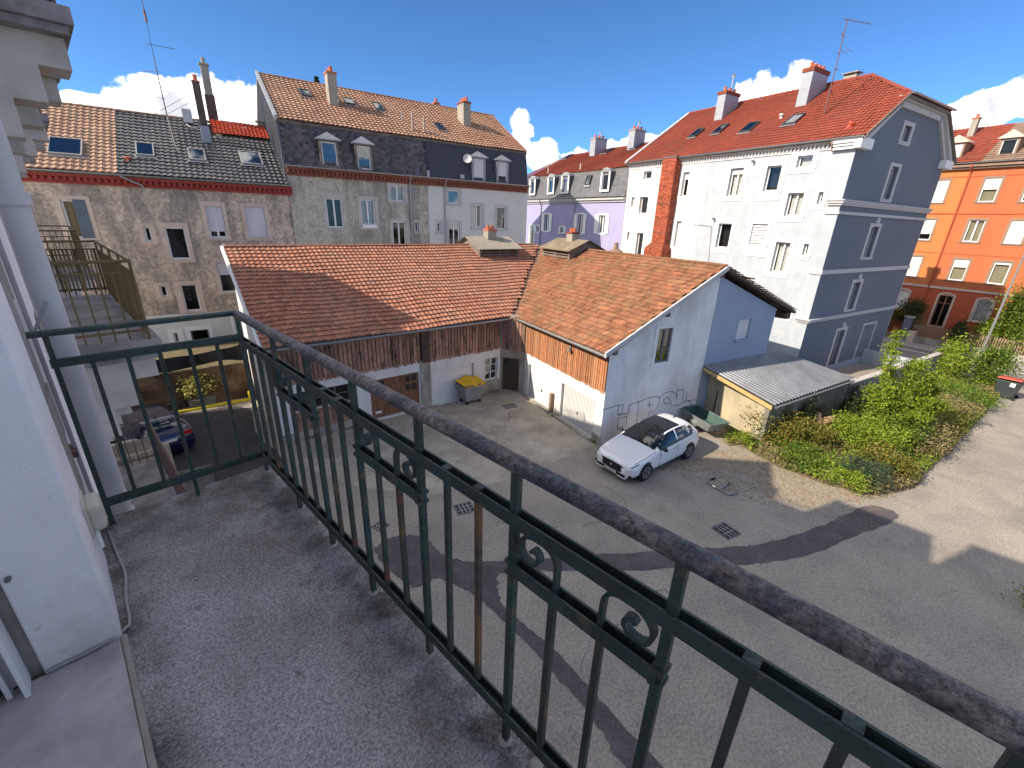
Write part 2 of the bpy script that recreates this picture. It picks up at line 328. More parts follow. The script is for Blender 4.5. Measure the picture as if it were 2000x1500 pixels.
mat('jamb_white', (0.84, 0.83, 0.84), 0.9, 0.05, 4, c2=(0.66, 0.64, 0.62), f2=0.7, scale2=1.6, lo2=0.54, hi2=0.70, bump=0.25, bscale=70, stains=((9.0, 0.66, 0.70, (0.42, 0.39, 0.35), 0.7), (2.5, 0.60, 0.72, (0.58, 0.55, 0.52), 0.6)), edges=((2, 7.45, 6.98, (0.40, 0.385, 0.37), 0.7),))
mat('own_wall', (0.84, 0.835, 0.83), 0.9, 0.06, 3, c2=(0.68, 0.66, 0.63), f2=0.6, scale2=1.2, stretch=(1, 1, 0.4), bump=0.25, bscale=50, stains=((4.0, 0.64, 0.70, (0.46, 0.43, 0.39), 0.6),))
mat('own_stone', (0.30, 0.285, 0.255), 0.92, 0.18, 6, bump=0.5, bscale=35)
mat('corbel', (0.52, 0.49, 0.44), 0.9, 0.08, 2.5, c2=(0.27, 0.25, 0.23), f2=0.75, scale2=1.3, lo2=0.5, hi2=0.72, bump=0.2)
mat('slab_dark', (0.30, 0.285, 0.28), 0.92, 0.2, 3, c2=(0.12, 0.11, 0.11), f2=0.85, scale2=1.6)
mat('pipe_white', (0.78, 0.77, 0.74), 0.45, 0.06, 4, c2=(0.62, 0.60, 0.54), f2=0.6, scale2=2)
mat('pipe_grey', (0.52, 0.52, 0.53), 0.45, 0.08, 4)
mat('box_cream', (0.50, 0.485, 0.41), 0.5, 0.04, 6)
mat('cable', (0.30, 0.295, 0.30), 0.6, 0.08, 8)
mat('car_white', (0.82, 0.83, 0.85), 0.22, 0.0, 1, coat=1.0, spec=0.5)
mat('car_black', (0.012, 0.012, 0.014), 0.3, 0.1, 3, spec=0.5)
mat('car_glass', (0.010, 0.012, 0.014), 0.04, 0.0, 1, spec=0.8)
mat('car_blue', (0.009, 0.011, 0.05), 0.25, 0.0, 1, coat=0.6)
mat('chrome', (0.7, 0.7, 0.72), 0.12, 0.0, 1, metal=1.0)
mat('tyre', (0.015, 0.015, 0.016), 0.85, 0.1, 6)
mat('lamp_lens', (0.65, 0.68, 0.72), 0.1, 0.0, 1, spec=0.8)
mat('tail_red', (0.50, 0.02, 0.015), 0.2, 0.0, 1)
mat('plate', (0.70, 0.70, 0.68), 0.5, 0.0, 1)
mat('ink', (0.03, 0.03, 0.035), 0.8, 0.0, 1)
mat('galvanised', (0.30, 0.325, 0.33), 0.45, 0.1, 4, metal=0.5)
mat('bin_grey', (0.235, 0.245, 0.26), 0.5, 0.08, 4, c2=(0.36, 0.36, 0.37), f2=0.6, scale2=2)
mat('bin_dark', (0.035, 0.045, 0.05), 0.5, 0.1, 4)
mat('lid_yellow', (0.74, 0.44, 0.015), 0.45, 0.06, 3)
mat('lid_red', (0.44, 0.07, 0.045), 0.5, 0.06, 3)
mat('rubbish', (0.5, 0.28, 0.13), 0.8, 0.3, 8, c2=(0.08, 0.07, 0.07), f2=0.9, scale2=5)
mat('green_bin', (0.06, 0.12, 0.10), 0.5, 0.12, 3)
mat('grate', (0.02, 0.02, 0.022), 0.7, 0.2, 6)
mat('graffiti', (0.10, 0.095, 0.11), 0.8, 0.1, 5)
mat('tarp', (0.012, 0.013, 0.018), 0.6, 0.2, 4)
mat('kerb_yellow', (0.72, 0.56, 0.03), 0.8, 0.15, 5)
mat('planter', (0.19, 0.20, 0.19), 0.8, 0.1, 4)
mat('log_brown', (0.42, 0.25, 0.17), 0.85, 0.2, 5)
mat('dish', (0.55, 0.55, 0.55), 0.5, 0.04, 4)
mat('pole_grey', (0.25, 0.26, 0.27), 0.5, 0.06, 4, metal=0.4)
mat('bark', (0.13, 0.10, 0.075), 0.9, 0.25, 8)
mat('twig', (0.34, 0.26, 0.15), 0.9, 0.2, 8)
leafmat('leaf_green', (0.045, 0.09, 0.014), (0.17, 0.27, 0.03), (0.30, 0.34, 0.05))
leafmat('leaf_bright', (0.085, 0.15, 0.014), (0.30, 0.40, 0.035), (0.46, 0.46, 0.07))
leafmat('leaf_autumn', (0.07, 0.10, 0.015), (0.27, 0.26, 0.045), (0.36, 0.15, 0.04))
leafmat('leaf_dark', (0.012, 0.028, 0.010), (0.045, 0.075, 0.02), (0.09, 0.11, 0.03))
leafmat('leaf_dry', (0.15, 0.12, 0.05), (0.40, 0.33, 0.15), (0.20, 0.27, 0.05))
leafmat('leaf_yellow', (0.34, 0.27, 0.04), (0.62, 0.50, 0.06), (0.20, 0.26, 0.05))
leafmat('leaf_blue', (0.03, 0.055, 0.035), (0.085, 0.135, 0.075), (0.12, 0.18, 0.08))
leafmat('leaf_potted', (0.16, 0.17, 0.03), (0.50, 0.46, 0.13), (0.62, 0.58, 0.25))
glassmat('glass')
glassmat('glass_sky', (0.42, 0.46, 0.5), 0.08)

# ------------------------------------------------------------------ object helpers
WM = {}          # world matrix of every thing (parts share their thing's matrix)


def reg(o, m):
    WM[o] = m
    return o


def thing(name, label, cat, loc=(0, 0, 0), rz=0.0, group=None):
    o = bpy.data.objects.new(name, None); o.empty_display_size = 0.2
    o.location = loc; o.rotation_euler = (0, 0, rz); col.objects.link(o)
    o['label'] = label; o['category'] = cat
    if group: o['group'] = group
    return reg(o, Matrix.Translation(loc) @ Matrix.Rotation(rz, 4, 'Z'))


def tag(o, label, cat, group=None):
    o['label'] = label; o['category'] = cat
    if group: o['group'] = group
    return o


class MB:
    """collects faces in world space (or in any space given by M)"""

    def __init__(s):
        s.v = []; s.f = []; s.mi = []; s.rn = []; s.cur = 0; s.r = 0.5

    def face(s, pts):
        n = len(s.v); s.v.extend(Vector(p) for p in pts); s.f.append(tuple(range(n, n + len(pts)))); s.mi.append(s.cur); s.rn.append(s.r)
        return s

    def hexa(s, p):      # 8 corners: bottom 0-3, top 4-7
        n = len(s.v); s.v.extend(Vector(q) for q in p)
        for q in ((3, 2, 1, 0), (4, 5, 6, 7), (0, 1, 5, 4), (1, 2, 6, 5), (2, 3, 7, 6), (3, 0, 4, 7)):
            s.f.append(tuple(n + i for i in q)); s.mi.append(s.cur); s.rn.append(s.r)
        return s

    def box(s, a, b, c, d, e, f, T=None):
        T = T or (lambda x, y, z: (x, y, z))
        return s.hexa([T(a, c, e), T(b, c, e), T(b, d, e), T(a, d, e), T(a, c, f), T(b, c, f), T(b, d, f), T(a, d, f)])

    def prism(s, pts, vec):
        pts = [Vector(p) for p in pts]; vec = Vector(vec); n = len(s.v); k = len(pts)
        s.v.extend(pts); s.v.extend(p + vec for p in pts)
        fs = [tuple(range(n, n + k)), tuple(range(n + 2 * k - 1, n + k - 1, -1))] + [(n + i, n + k + i, n + k + (i + 1) % k, n + (i + 1) % k) for i in range(k)]
        for q in fs: s.f.append(q); s.mi.append(s.cur); s.rn.append(s.r)
        return s

    def tube(s, path, r, n=8, caps=True, flat=None):
        P = [Vector(p) for p in path]; k = len(P); base = len(s.v)
        rr = r if isinstance(r, (list, tuple)) else [r] * k
        ref = Vector((0, 0, 1))
        for i, p in enumerate(P):
            t = (P[min(i + 1, k - 1)] - P[max(i - 1, 0)]).normalized()
            a = t.cross(ref)
            if a.length < 1e-3: a = t.cross(Vector((1, 0, 0)))
            a.normalize(); b = a.cross(t).normalized()
            for j in range(n):
                an = 2 * math.pi * (j + .5) / n
                s.v.append(p + a * (math.cos(an) * rr[i]) + b * (math.sin(an) * rr[i] * (flat or 1)))
        for i in range(k - 1):
            for j in range(n):
                s.f.append((base + i * n + j, base + i * n + (j + 1) % n, base + (i + 1) * n + (j + 1) % n, base + (i + 1) * n + j)); s.mi.append(s.cur); s.rn.append(s.r)
        if caps:
            s.f.append(tuple(base + j for j in range(n))[::-1]); s.mi.append(s.cur); s.rn.append(s.r)
            s.f.append(tuple(base + (k - 1) * n + j for j in range(n))); s.mi.append(s.cur); s.rn.append(s.r)
        return s

    def sweep(s, path, prof, up=(0, 0, 1), caps=True):
        """profile (a,b) pairs swept along path: a sideways, b along up"""
        P = [Vector(p) for p in path]; k = len(P); n = len(prof); base = len(s.v); up = Vector(up)
        for i, p in enumerate(P):
            t = (P[min(i + 1, k - 1)] - P[max(i - 1, 0)]).normalized()
            a = t.cross(up).normalized(); b = a.cross(t).normalized()
            for (x, y) in prof: s.v.append(p + a * x + b * y)
        for i in range(k - 1):
            for j in range(n):
                s.f.append((base + i * n + j, base + i * n + (j + 1) % n, base + (i + 1) * n + (j + 1) % n, base + (i + 1) * n + j)); s.mi.append(s.cur); s.rn.append(s.r)
        if caps:
            s.f.append(tuple(base + j for j in range(n))[::-1]); s.mi.append(s.cur); s.rn.append(s.r)
            s.f.append(tuple(base + (k - 1) * n + j for j in range(n))); s.mi.append(s.cur); s.rn.append(s.r)
        return s

    def lathe(s, prof, c, n=16, M=None):
        base = len(s.v); c = Vector(c)
        for (r, z) in prof:
            for j in range(n):
                an = 2 * math.pi * j / n; p = Vector((r * math.cos(an), r * math.sin(an), z))
                s.v.append((M @ p if M else p) + c)
        k = len(prof)
        for i in range(k - 1):
            for j in range(n):
                s.f.append((base + i * n + j, base + i * n + (j + 1) % n, base + (i + 1) * n + (j + 1) % n, base + (i + 1) * n + j)); s.mi.append(s.cur); s.rn.append(s.r)
        for i, rev in ((0, True), (k - 1, False)):
            if prof[i][0] > 1e-4:
                q = tuple(base + i * n + j for j in range(n)); s.f.append(q[::-1] if rev else q); s.mi.append(s.cur); s.rn.append(s.r)
        return s

    def build(s, name, m, parent=None, smooth=False, kind=None, bevel=0.0, normals=True):
        me = bpy.data.meshes.new(name)
        v = s.v
        if parent is not None:
            inv = WM[parent].inverted(); v = [inv @ p for p in s.v]
        me.from_pydata([tuple(p) for p in v], [], s.f)
        ms = m if isinstance(m, (list, tuple)) else [m]
        for x in ms: me.materials.append(MATS[x] if isinstance(x, str) else x)
        if len(ms) > 1: me.polygons.foreach_set('material_index', s.mi)
        if len(set(s.rn)) > 1:
            a = me.attributes.new('rnd', 'FLOAT', 'FACE'); a.data.foreach_set('value', s.rn)
        if normals:
            bm = bmesh.new(); bm.from_mesh(me)
            bmesh.ops.recalc_face_normals(bm, faces=bm.faces); bm.to_mesh(me); bm.free()
        if smooth: me.polygons.foreach_set('use_smooth', [True] * len(me.polygons))
        o = bpy.data.objects.new(name, me); col.objects.link(o)
        if parent is not None: o.parent = parent; WM[o] = WM[parent]
        else: WM[o] = Matrix()
        if bevel:
            b = o.modifiers.new('bevel', 'BEVEL'); b.width = bevel; b.segments = 2; b.limit_method = 'ANGLE'
        if kind: o['kind'] = kind
        return o


class Pl:
    """vertical plane: u along it, o outwards from it, z up -> world point"""

    def __init__(s, x, y, ang, out):
        a = R(ang); s.p = Vector((x, y, 0)); s.d = Vector((math.cos(a), math.sin(a), 0)); s.n = Vector((-math.sin(a), math.cos(a), 0)) * out; s.rz = a

    def __call__(s, u, o, z):
        q = s.p + s.d * u + s.n * o; return Vector((q.x, q.y, z))


def wall(root, T, outer, holes, m, name='wall', reveal=0.2, o=0.0):
    """wall sheet with real openings; outer is a list of (u, z), holes are (u0, u1, z0, z1)"""
    b = MB()
    polys = [[Vector((u, z, 0)) for u, z in outer]]
    for (a, c, d, e) in holes: polys.append([Vector(p) for p in ((a, d, 0), (a, e, 0), (c, e, 0), (c, d, 0))])
    flat = [p for q in polys for p in q]
    for t in tessellate_polygon(polys): b.face([T(flat[i].x, o, flat[i].y) for i in t])
    for (a, c, d, e) in holes:
        for (p, q) in (((a, d), (a, e)), ((a, e), (c, e)), ((c, e), (c, d)), ((c, d), (a, d))):
            b.face([T(p[0], o, p[1]), T(q[0], o, q[1]), T(q[0], o - reveal, q[1]), T(p[0], o - reveal, p[1])])
    return b.build(name, m, root, normals=False)


def window(root, T, op, sur=None, frame='white_pvc', sur_mat='trim_white', sashes=2, roller=0.0, roller_mat='roller', curtain=None,
           depth=0.12, sill=True, glass='glass', transom=0, proud=0.03, fw=0.075, sill_out=0.07, name='window', o=0.0, label=None, shutters=None, bars=0, sill_mat=None):
    """a window as a part (its frame) with panes, surround, sill, roller shutter and curtain as sub-parts"""
    a, c, d, e = op
    f = MB(); y0, y1 = o - depth - 0.05, o - depth + 0.02
    f.box(a, a + fw, y0, y1, d, e, T); f.box(c - fw, c, y0, y1, d, e, T)
    f.box(a + fw, c - fw, y0, y1, d, d + fw, T); f.box(a + fw, c - fw, y0, y1, e - fw, e, T)
    xs = [a + fw + (c - a - 2 * fw) * i / sashes for i in range(sashes + 1)]
    for x in xs[1:-1]: f.box(x - fw * .6, x + fw * .6, y0, y1 - .004, d + fw, e - fw, T)
    zs = [d + fw, e - fw]
    if transom: zs = [d + fw, d + transom * (e - d), e - fw]; f.box(a + fw, c - fw, y0, y1 - .008, zs[1] - fw * .5, zs[1] + fw * .5, T)
    for i in range(bars):
        zz = d + (e - d) * (i + 1) / (bars + 1); f.box(a + fw, c - fw, y0 + .01, y1 - .012, zz - .015, zz + .015, T)
    w = f.build(name, frame, root)
    if label: w['label'] = label
    for i in range(sashes):
        for k in range(len(zs) - 1):
            p = MB(); p.box(xs[i] + .01, xs[i + 1] - .01, o - depth - .02, o - depth - .012, zs[k] + .005, zs[k + 1] - .005, T); p.build('pane', glass, w)
    if sur:
        sa, sc, sd, se = sur; q = MB()
        q.box(sa, a, o - .02, o + proud, sd, se, T); q.box(c, sc, o - .02, o + proud, sd, se, T); q.box(a, c, o - .02, o + proud, e, se, T); q.box(a, c, o - .02, o + proud, sd, d, T)
        q.build('surround', sur_mat, w)
    if sill:
        q = MB(); sa, sc = (sur[0], sur[1]) if sur else (a - .05, c + .05)
        q.box(sa - .03, sc + .03, o - .02, o + sill_out, d - .07, d - .004, T); q.build('sill', sill_mat or sur_mat, w)
    if roller > 0:
        q = MB(); z = e; n = max(2, int((e - d) * roller / 0.055)); h = (e - d) * roller / n
        for i in range(n):
            q.r = random.random(); q.box(a + .01, c - .01, o - depth + .025, o - depth + .04 + .006 * (i % 2), z - h + .006, z, T); z -= h
        q.build('roller_shutter', roller_mat, w)
    if curtain:
        q = MB(); n = 14
        for i in range(n):
            u0 = a + fw + (c - a - 2 * fw) * i / n; u1 = a + fw + (c - a - 2 * fw) * (i + 1) / n
            j0 = .03 * math.sin(i * 2.1); j1 = .03 * math.sin((i + 1) * 2.1)
            q.face([T(u0, o - depth - .14 + j0, d + .05), T(u1, o - depth - .14 + j1, d + .05), T(u1, o - depth - .14 + j1, e - .05), T(u0, o - depth - .14 + j0, e - .05)])
        q.build('curtain', curtain, w, normals=False)
    if shutters:
        sw, sm = shutters
        for (u0, u1) in ((a - sw - .03, a - .03), (c + .03, c + sw + .03)):
            q = MB(); q.box(u0, u1, o + .03, o + .065, d - .05, e + .05, T)
            for k in range(9):
                zz = d + (e - d) * (k + .5) / 9; q.box(u0 + .05, u1 - .05, o + .064, o + .078, zz - .05, zz + .03, T)
            q.build('shutter', sm, w)
    return w


def prof_s(w, h, t=0.05, amp=0.035, n=6):
    """S-shaped interlocking tile: x across, y up the slope, z off the roof; the lower edge rides on the row below"""
    v = []; f = []
    for (y, lift) in ((0.0, 0.058), (h * 1.10, 0.004)):
        for i in range(n):
            x = w * i / (n - 1)
            z = amp * 0.5 * (1 + math.cos(2 * math.pi * (i / (n - 1)) )) * (1.0)
            v.append((x, y, z + lift))
    for i in range(n): v.append((v[i][0], 0.0, v[i][2] - t))
    for i in range(n - 1):
        f.append((i, i + 1, n + i + 1, n + i)); f.append((2 * n + i, 2 * n + i + 1, i + 1, i))
    return np.array(v), f


def prof_flat(w, h, t=0.022, rib=0.012, n=4):
    v = []; f = []
    zs = [rib, rib, 0, 0]; xs = [0, w * .18, w * .26, w * .985]
    for (y, lift) in ((0.0, 0.055), (h * 1.10, 0.004)):
        for x, z in zip(xs, zs): v.append((x, y, z + lift))
    for i in range(n): v.append((v[i][0], 0.0, v[i][2] - t))
    for i in range(n - 1):
        f.append((i, i + 1, n + i + 1, n + i)); f.append((2 * n + i, 2 * n + i + 1, i + 1, i))
    return np.array(v), f


def prof_slate(w, h, t=0.008):
    v = [(0.004, 0.0, .016), (w * .5, -h * .05, .017), (w - .004, 0.0, .016), (w - .004, h * 1.05, .003), (.004, h * 1.05, .003), (0.004, 0.0, .016 - t), (w * .5, -h * .05, .017 - t), (w - .004, 0, .016 - t)]
    return np.array(v), [(0, 1, 2, 3, 4), (5, 6, 1, 0), (6, 7, 2, 1)]


def tiles(parent, m, O, U, W, length, run, tw, th, prof, clip=None, singles=0, stagger=0.0, jit=0.006, piece='tile', field='tile_field', wob=None):
    """rows of tiles on a roof plane: O lower corner, U along the eave, W up the slope; the nearest ones are objects"""
    O, U, W = Vector(O), Vector(U).normalized(), Vector(W).normalized(); Nn = U.cross(W).normalized()
    if Nn.z < 0: Nn = -Nn
    nu = max(1, int(round(length / tw))); nv = max(1, int(round(run / th))); tw = length / nu; th = run / nv
    bv, bf = prof(tw, th)
    items = []
    for j in range(nv):
        for i in range(nu + (1 if stagger else 0)):
            u0 = i * tw - (stagger * tw if j % 2 else 0); v0 = j * th
            if stagger and (u0 < -0.01 or u0 + tw > length + 0.01):
                continue
            c = O + U * (u0 + tw / 2) + W * (v0 + th / 2)
            if clip and not clip(c): continue
            w_ = wob(u0, v0) if wob else 0.0
            items.append(((c - CAM).length, u0 + rng.normal(0, jit * .5), v0 + rng.normal(0, jit) + w_, rng.uniform(0, .004) + .016 + .014 * math.sin(u0 * .9 + v0 * .7) + .008 * math.sin(u0 * 2.3 - v0), rng.normal(0, .008), min(1, max(0, rng.normal(.5, .25)))))
    items.sort()
    inv = WM[parent].inverted()
    ns = min(singles, len(items))
    if ns:
        meshes = []
        for k in range(6):
            me = bpy.data.meshes.new(piece); me.from_pydata([tuple(p) for p in bv], [], bf); me.materials.append(MATS[m])
            a = me.attributes.new('rnd', 'FLOAT', 'FACE'); a.data.foreach_set('value', [k / 5.0] * len(bf)); meshes.append(me)
        for (d_, u0, v0, dz, rot, rr) in items[:ns]:
            o = bpy.data.objects.new(piece, meshes[min(5, int(rr * 6))]); col.objects.link(o)
            X = (U + W * rot).normalized(); Y = Nn.cross(X) if Nn.cross(X).dot(W) > 0 else X.cross(Nn)
            P = O + U * u0 + W * v0 + Nn * dz
            M = Matrix(((X.x, Y.x, Nn.x, P.x), (X.y, Y.y, Nn.y, P.y), (X.z, Y.z, Nn.z, P.z), (0, 0, 0, 1)))
            o.parent = parent; o.matrix_local = inv @ M
    rest = items[ns:]
    if rest:
        n = len(rest); a = np.array(rest); k = len(bv)
        Un, Wn, NN, On = (np.array(x) for x in (U, W, Nn, O))
        base = On + a[:, 1:2] * Un + a[:, 2:3] * Wn + a[:, 3:4] * NN
        loc = bv[:, 0:1] * Un + bv[:, 1:2] * Wn + bv[:, 2:3] * NN
        tilt = (bv[:, 0] - tw / 2)[None, :, None] * a[:, 4][:, None, None] * Wn[None, None, :]
        V = (base[:, None, :] + loc[None] + tilt).reshape(-1, 3)
        im = np.array(inv); V = V @ im[:3, :3].T + im[:3, 3]
        F = [tuple(x + q * k for x in f) for q in range(n) for f in bf]
        me = bpy.data.meshes.new(field); me.from_pydata(V.tolist(), [], F); me.materials.append(MATS[m])
        at = me.attributes.new('rnd', 'FLOAT', 'FACE'); at.data.foreach_set('value', np.repeat(a[:, 5], len(bf)).astype(np.float32))
        o = bpy.data.objects.new(field, me); col.objects.link(o); o.parent = parent; o['kind'] = 'stuff'
    return


def leaves_mesh(name, m, pts, size, parent=None, kind=None, up=0.3, aspect=0.55, rbias=None):
    """many small leaf faces around the given points"""
    n = len(pts); P = np.asarray(pts, dtype=float)
    nrm = rng.normal(size=(n, 3)); nrm[:, 2] = np.abs(nrm[:, 2]) + up; nrm /= np.linalg.norm(nrm, axis=1)[:, None]
    t = rng.normal(size=(n, 3)); t -= (t * nrm).sum(1)[:, None] * nrm; t /= np.linalg.norm(t, axis=1)[:, None]
    b = np.cross(nrm, t); L = size * rng.uniform(.6, 1.35, size=(n, 1))
    V = np.stack([P - t * L * .5, P + b * L * aspect * .5 + nrm * L * .08, P + t * L * .5, P - b * L * aspect * .5 + nrm * L * .08], 1).reshape(-1, 3)
    if parent is not None:
        im = np.array(WM[parent].inverted()); V = V @ im[:3, :3].T + im[:3, 3]
    me = bpy.data.meshes.new(name)
    me.vertices.add(4 * n); me.vertices.foreach_set('co', V.ravel().astype(np.float32))
    me.loops.add(4 * n); me.loops.foreach_set('vertex_index', np.arange(4 * n, dtype=np.int32))
    me.polygons.add(n); me.polygons.foreach_set('loop_start', np.arange(0, 4 * n, 4, dtype=np.int32)); me.polygons.foreach_set('loop_total', np.full(n, 4, dtype=np.int32))
    me.update(calc_edges=True)
    rv = np.clip(rng.normal(.45, .25, n) if rbias is None else rbias, 0, 1)
    a = me.attributes.new('rnd', 'FLOAT', 'FACE'); a.data.foreach_set('value', rv.astype(np.float32))
    me.materials.append(MATS[m])
    o = bpy.data.objects.new(name, me); col.objects.link(o)
    if parent is not None: o.parent = parent
    if kind: o['kind'] = kind
    return o


def clumps(c, rad, n, k=14, spread=0.42, seed=0):
    """n points gathered in k clumps on and inside an ellipsoid"""
    g = np.random.default_rng(seed); c = np.array(c, float); rad = np.array(rad, float)
    d = g.normal(size=(k, 3)); d /= np.linalg.norm(d, axis=1)[:, None]; q = d * (g.uniform(.35, 1.0, size=(k, 1)) ** .6)
    idx = g.integers(0, k, n); p = q[idx] + g.normal(size=(n, 3)) * spread * g.uniform(.4, 1, size=(k, 1))[idx]
    return c + p * rad
# ------------------------------------------------------------------ ground, road, pavements


def sheet(name, pts, z, m, kind='structure', parent=None):
    b = MB(); P = [Vector((x, y, 0)) for x, y in pts]
    for t in tessellate_polygon([P]): b.face([(P[i].x, P[i].y, z) for i in t])
    o = b.build(name, m, parent, normals=False)
    if kind: o['kind'] = kind
    return o


sheet('ground', [(-300, -300), (400, -300), (400, 400), (-300, 400)], 0.0, 'asphalt')


def smooth(pts, n=4, closed=True, amp=0.0, seed=1):
    g = np.random.default_rng(seed); out = []; k = len(pts)
    for i in range(k if closed else k - 1):
        p0, p1, p2, p3 = (Vector(pts[(i + d) % k]) if closed else Vector(pts[min(max(i + d, 0), k - 1)]) for d in (-1, 0, 1, 2))
        for j in range(n):
            t = j / n
            q = 0.5 * ((2 * p1) + (p2 - p0) * t + (2 * p0 - 5 * p1 + 4 * p2 - p3) * t * t + (3 * p1 - p0 - 3 * p2 + p3) * t ** 3)
            out.append((q.x + g.normal(0, amp), q.y + g.normal(0, amp)))
    if not closed: out.append(tuple(pts[-1]))
    return out


APRON = [(4.48, 14.93), (4.98, 13.32), (5.44, 12.03), (6.55, 10.39), (7.83, 9.58), (9.53, 8.83), (11.98, 8.46), (14.06, 8.15)]
sheet('yard_slab', smooth(APRON, 4, False, 0.03, 2) + [(14.2, 8.1), (18.5, 20), (3.5, 20), (4.2, 16.5)], 0.004, 'concrete_yard')
STRIP_A = [(4.25, 8.77), (4.6, 9.11), (5.23, 8.94), (5.58, 8.32), (5.57, 7.49), (5.92, 6.85), (6.73, 6.12), (8.37, 4.79), (11.26, 2.42), (12.58, 1.45), (14.5, 0.53), (16.69, -0.23), (17.27, -0.71),
           (16.9, -1.16), (14.38, -0.14), (12.52, 0.66), (10.52, 2.15), (7.91, 4.47), (6.34, 5.92), (5.86, 5.76), (5.54, 5.22), (5.53, 4.03), (5.43, 2.88), (5.23, 1.45), (5.1, -3), (4.55, -3),
           (4.7, 1.26), (4.93, 2.2), (5.17, 3.73), (5.28, 5.38), (5.19, 6.3), (4.89, 7.04), (4.41, 7.11), (4.25, 7.66)]
sheet('dark_drive', smooth([(-.1, 11.5), (2.2, 11.8), (3.6, 13.6), (4.3, 15.4), (4.3, 18.5), (4.9, 21.2), (2.9, 22.3), (-.1, 23.2)], 3, True, .05, 8), 0.007, 'asphalt_dark')  # drive sheet, much darker than the yard around it
sheet('asphalt_strip', smooth(STRIP_A, 9, True, 0.022, 3), 0.010, 'asphalt_patch')
LITTER = [(13.7, 6.35), (14.22, 5.37), (15.6, 5.0), (17.09, 4.54), (18.25, 4.53), (20.5, 6.2), (20.0, 2.0), (18.4, -1.3), (17.63, -0.47), (16.42, 0.29), (15.4, 1.2), (15.2, 2.26), (16.0, 3.0), (15.6, 3.9), (14.6, 4.8)]
sheet('leaf_litter', smooth(LITTER, 4, True, 0.12, 4), 0.006, 'litter', kind='stuff')
tagL = bpy.data.objects['leaf_litter']; tag(tagL, 'brown fallen leaves and dirt along the garden edge beside the white car', 'leaf litter')
GARDEN = [(18.77, 4.82), (17.9, 3.38), (17.55, 2.38), (17.45, 1.04), (17.6, 0.3), (18.0, -0.52), (19.69, -1.37), (21.97, -1.86), (26.17, -2.61), (31.27, -3.58), (35.84, -4.45), (37.83, -4.62), (38.2, -1.6), (19.4, 3.6)]
gb_ = MB(); gp = smooth(GARDEN, 3, True, 0.06, 5); P = [Vector((x, y, 0)) for x, y in gp]
cen = Vector((27, -0.6, 0)); inner = [cen + (p - cen) * 0.9 for p in P]
for i in range(len(P)):
    j = (i + 1) % len(P); gb_.face([(P[i].x, P[i].y, 0.0), (P[j].x, P[j].y, 0.0), (inner[j].x, inner[j].y, 0.14), (inner[i].x, inner[i].y, 0.14)])
for t in tessellate_polygon([inner]): gb_.face([(inner[i].x, inner[i].y, 0.14) for i in t])
gb_.build('garden_bed', 'soil', normals=False)['kind'] = 'structure'

# the street runs along the far side of the garden, parallel to the orange house
TS = Pl(44.6, -4.0, 75.27, 1)
b = MB(); b.face([TS(-60, 5.2, .012), TS(60, 5.2, .012), TS(60, -0.2, .012), TS(-60, -0.2, .012)]); b.build('road', 'road', normals=False)['kind'] = 'structure'
for nm, o0, o1 in (('pavement', -0.2, -2.6),):
    b = MB(); b.box(-60, 60, o1, o0, -0.1, 0.12, TS); b.build(nm, 'pavement')['kind'] = 'structure'
b = MB()
for k in range(-12, 14):
    b.box(k * 4.5, k * 4.5 + 2.2, 2.35, 2.5, 0.0, .018, TS)
b.box(-60, 60, 0.55, 0.67, 0, .0185, TS)
b.build('road_marking', 'marking')['kind'] = 'structure'

# cracks in the yard slab
b = MB()
g = np.random.default_rng(5)
for (x0, y0, dx, dy, n) in ((13.6, 12.9, -.35, -.28, 12), (12.0, 12.2, -.4, .1, 9), (9.5, 12.5, .12, -.35, 9), (11.5, 10.5, -.35, .25, 10), (8.0, 13.5, .2, -.38, 9), (10.5, 13.6, .4, -.1, 7), (7.2, 11.4, .35, .15, 7), (6.0, 13.2, .3, -.3, 8), (9.2, 5.6, .4, .1, 14), (8.2, 2.0, .35, .25, 12), (7.4, 7.4, .3, .3, 8)):
    p = np.array((x0, y0)); d = np.array((dx, dy)); pts = [p]
    for i in range(2 * n):
        d = d + g.normal(0, .09, 2); d = d / np.linalg.norm(d) * .2; p = p + d; pts.append(p)
    for i in range(2 * n):
        a, c = pts[i], pts[i + 1]; t = (c - a) / np.linalg.norm(c - a); w = np.array((-t[1], t[0])) * (.0065 * (1 - i / (2 * n)) + .002 + .002 * g.random())
        b.face([(*(a + w), .008), (*(c + w), .008), (*(c - w), .008), (*(a - w), .008)])
b.build('slab_crack', 'crack', normals=False)['kind'] = 'structure'

# ------------------------------------------------------------------ shared roof and facade pieces


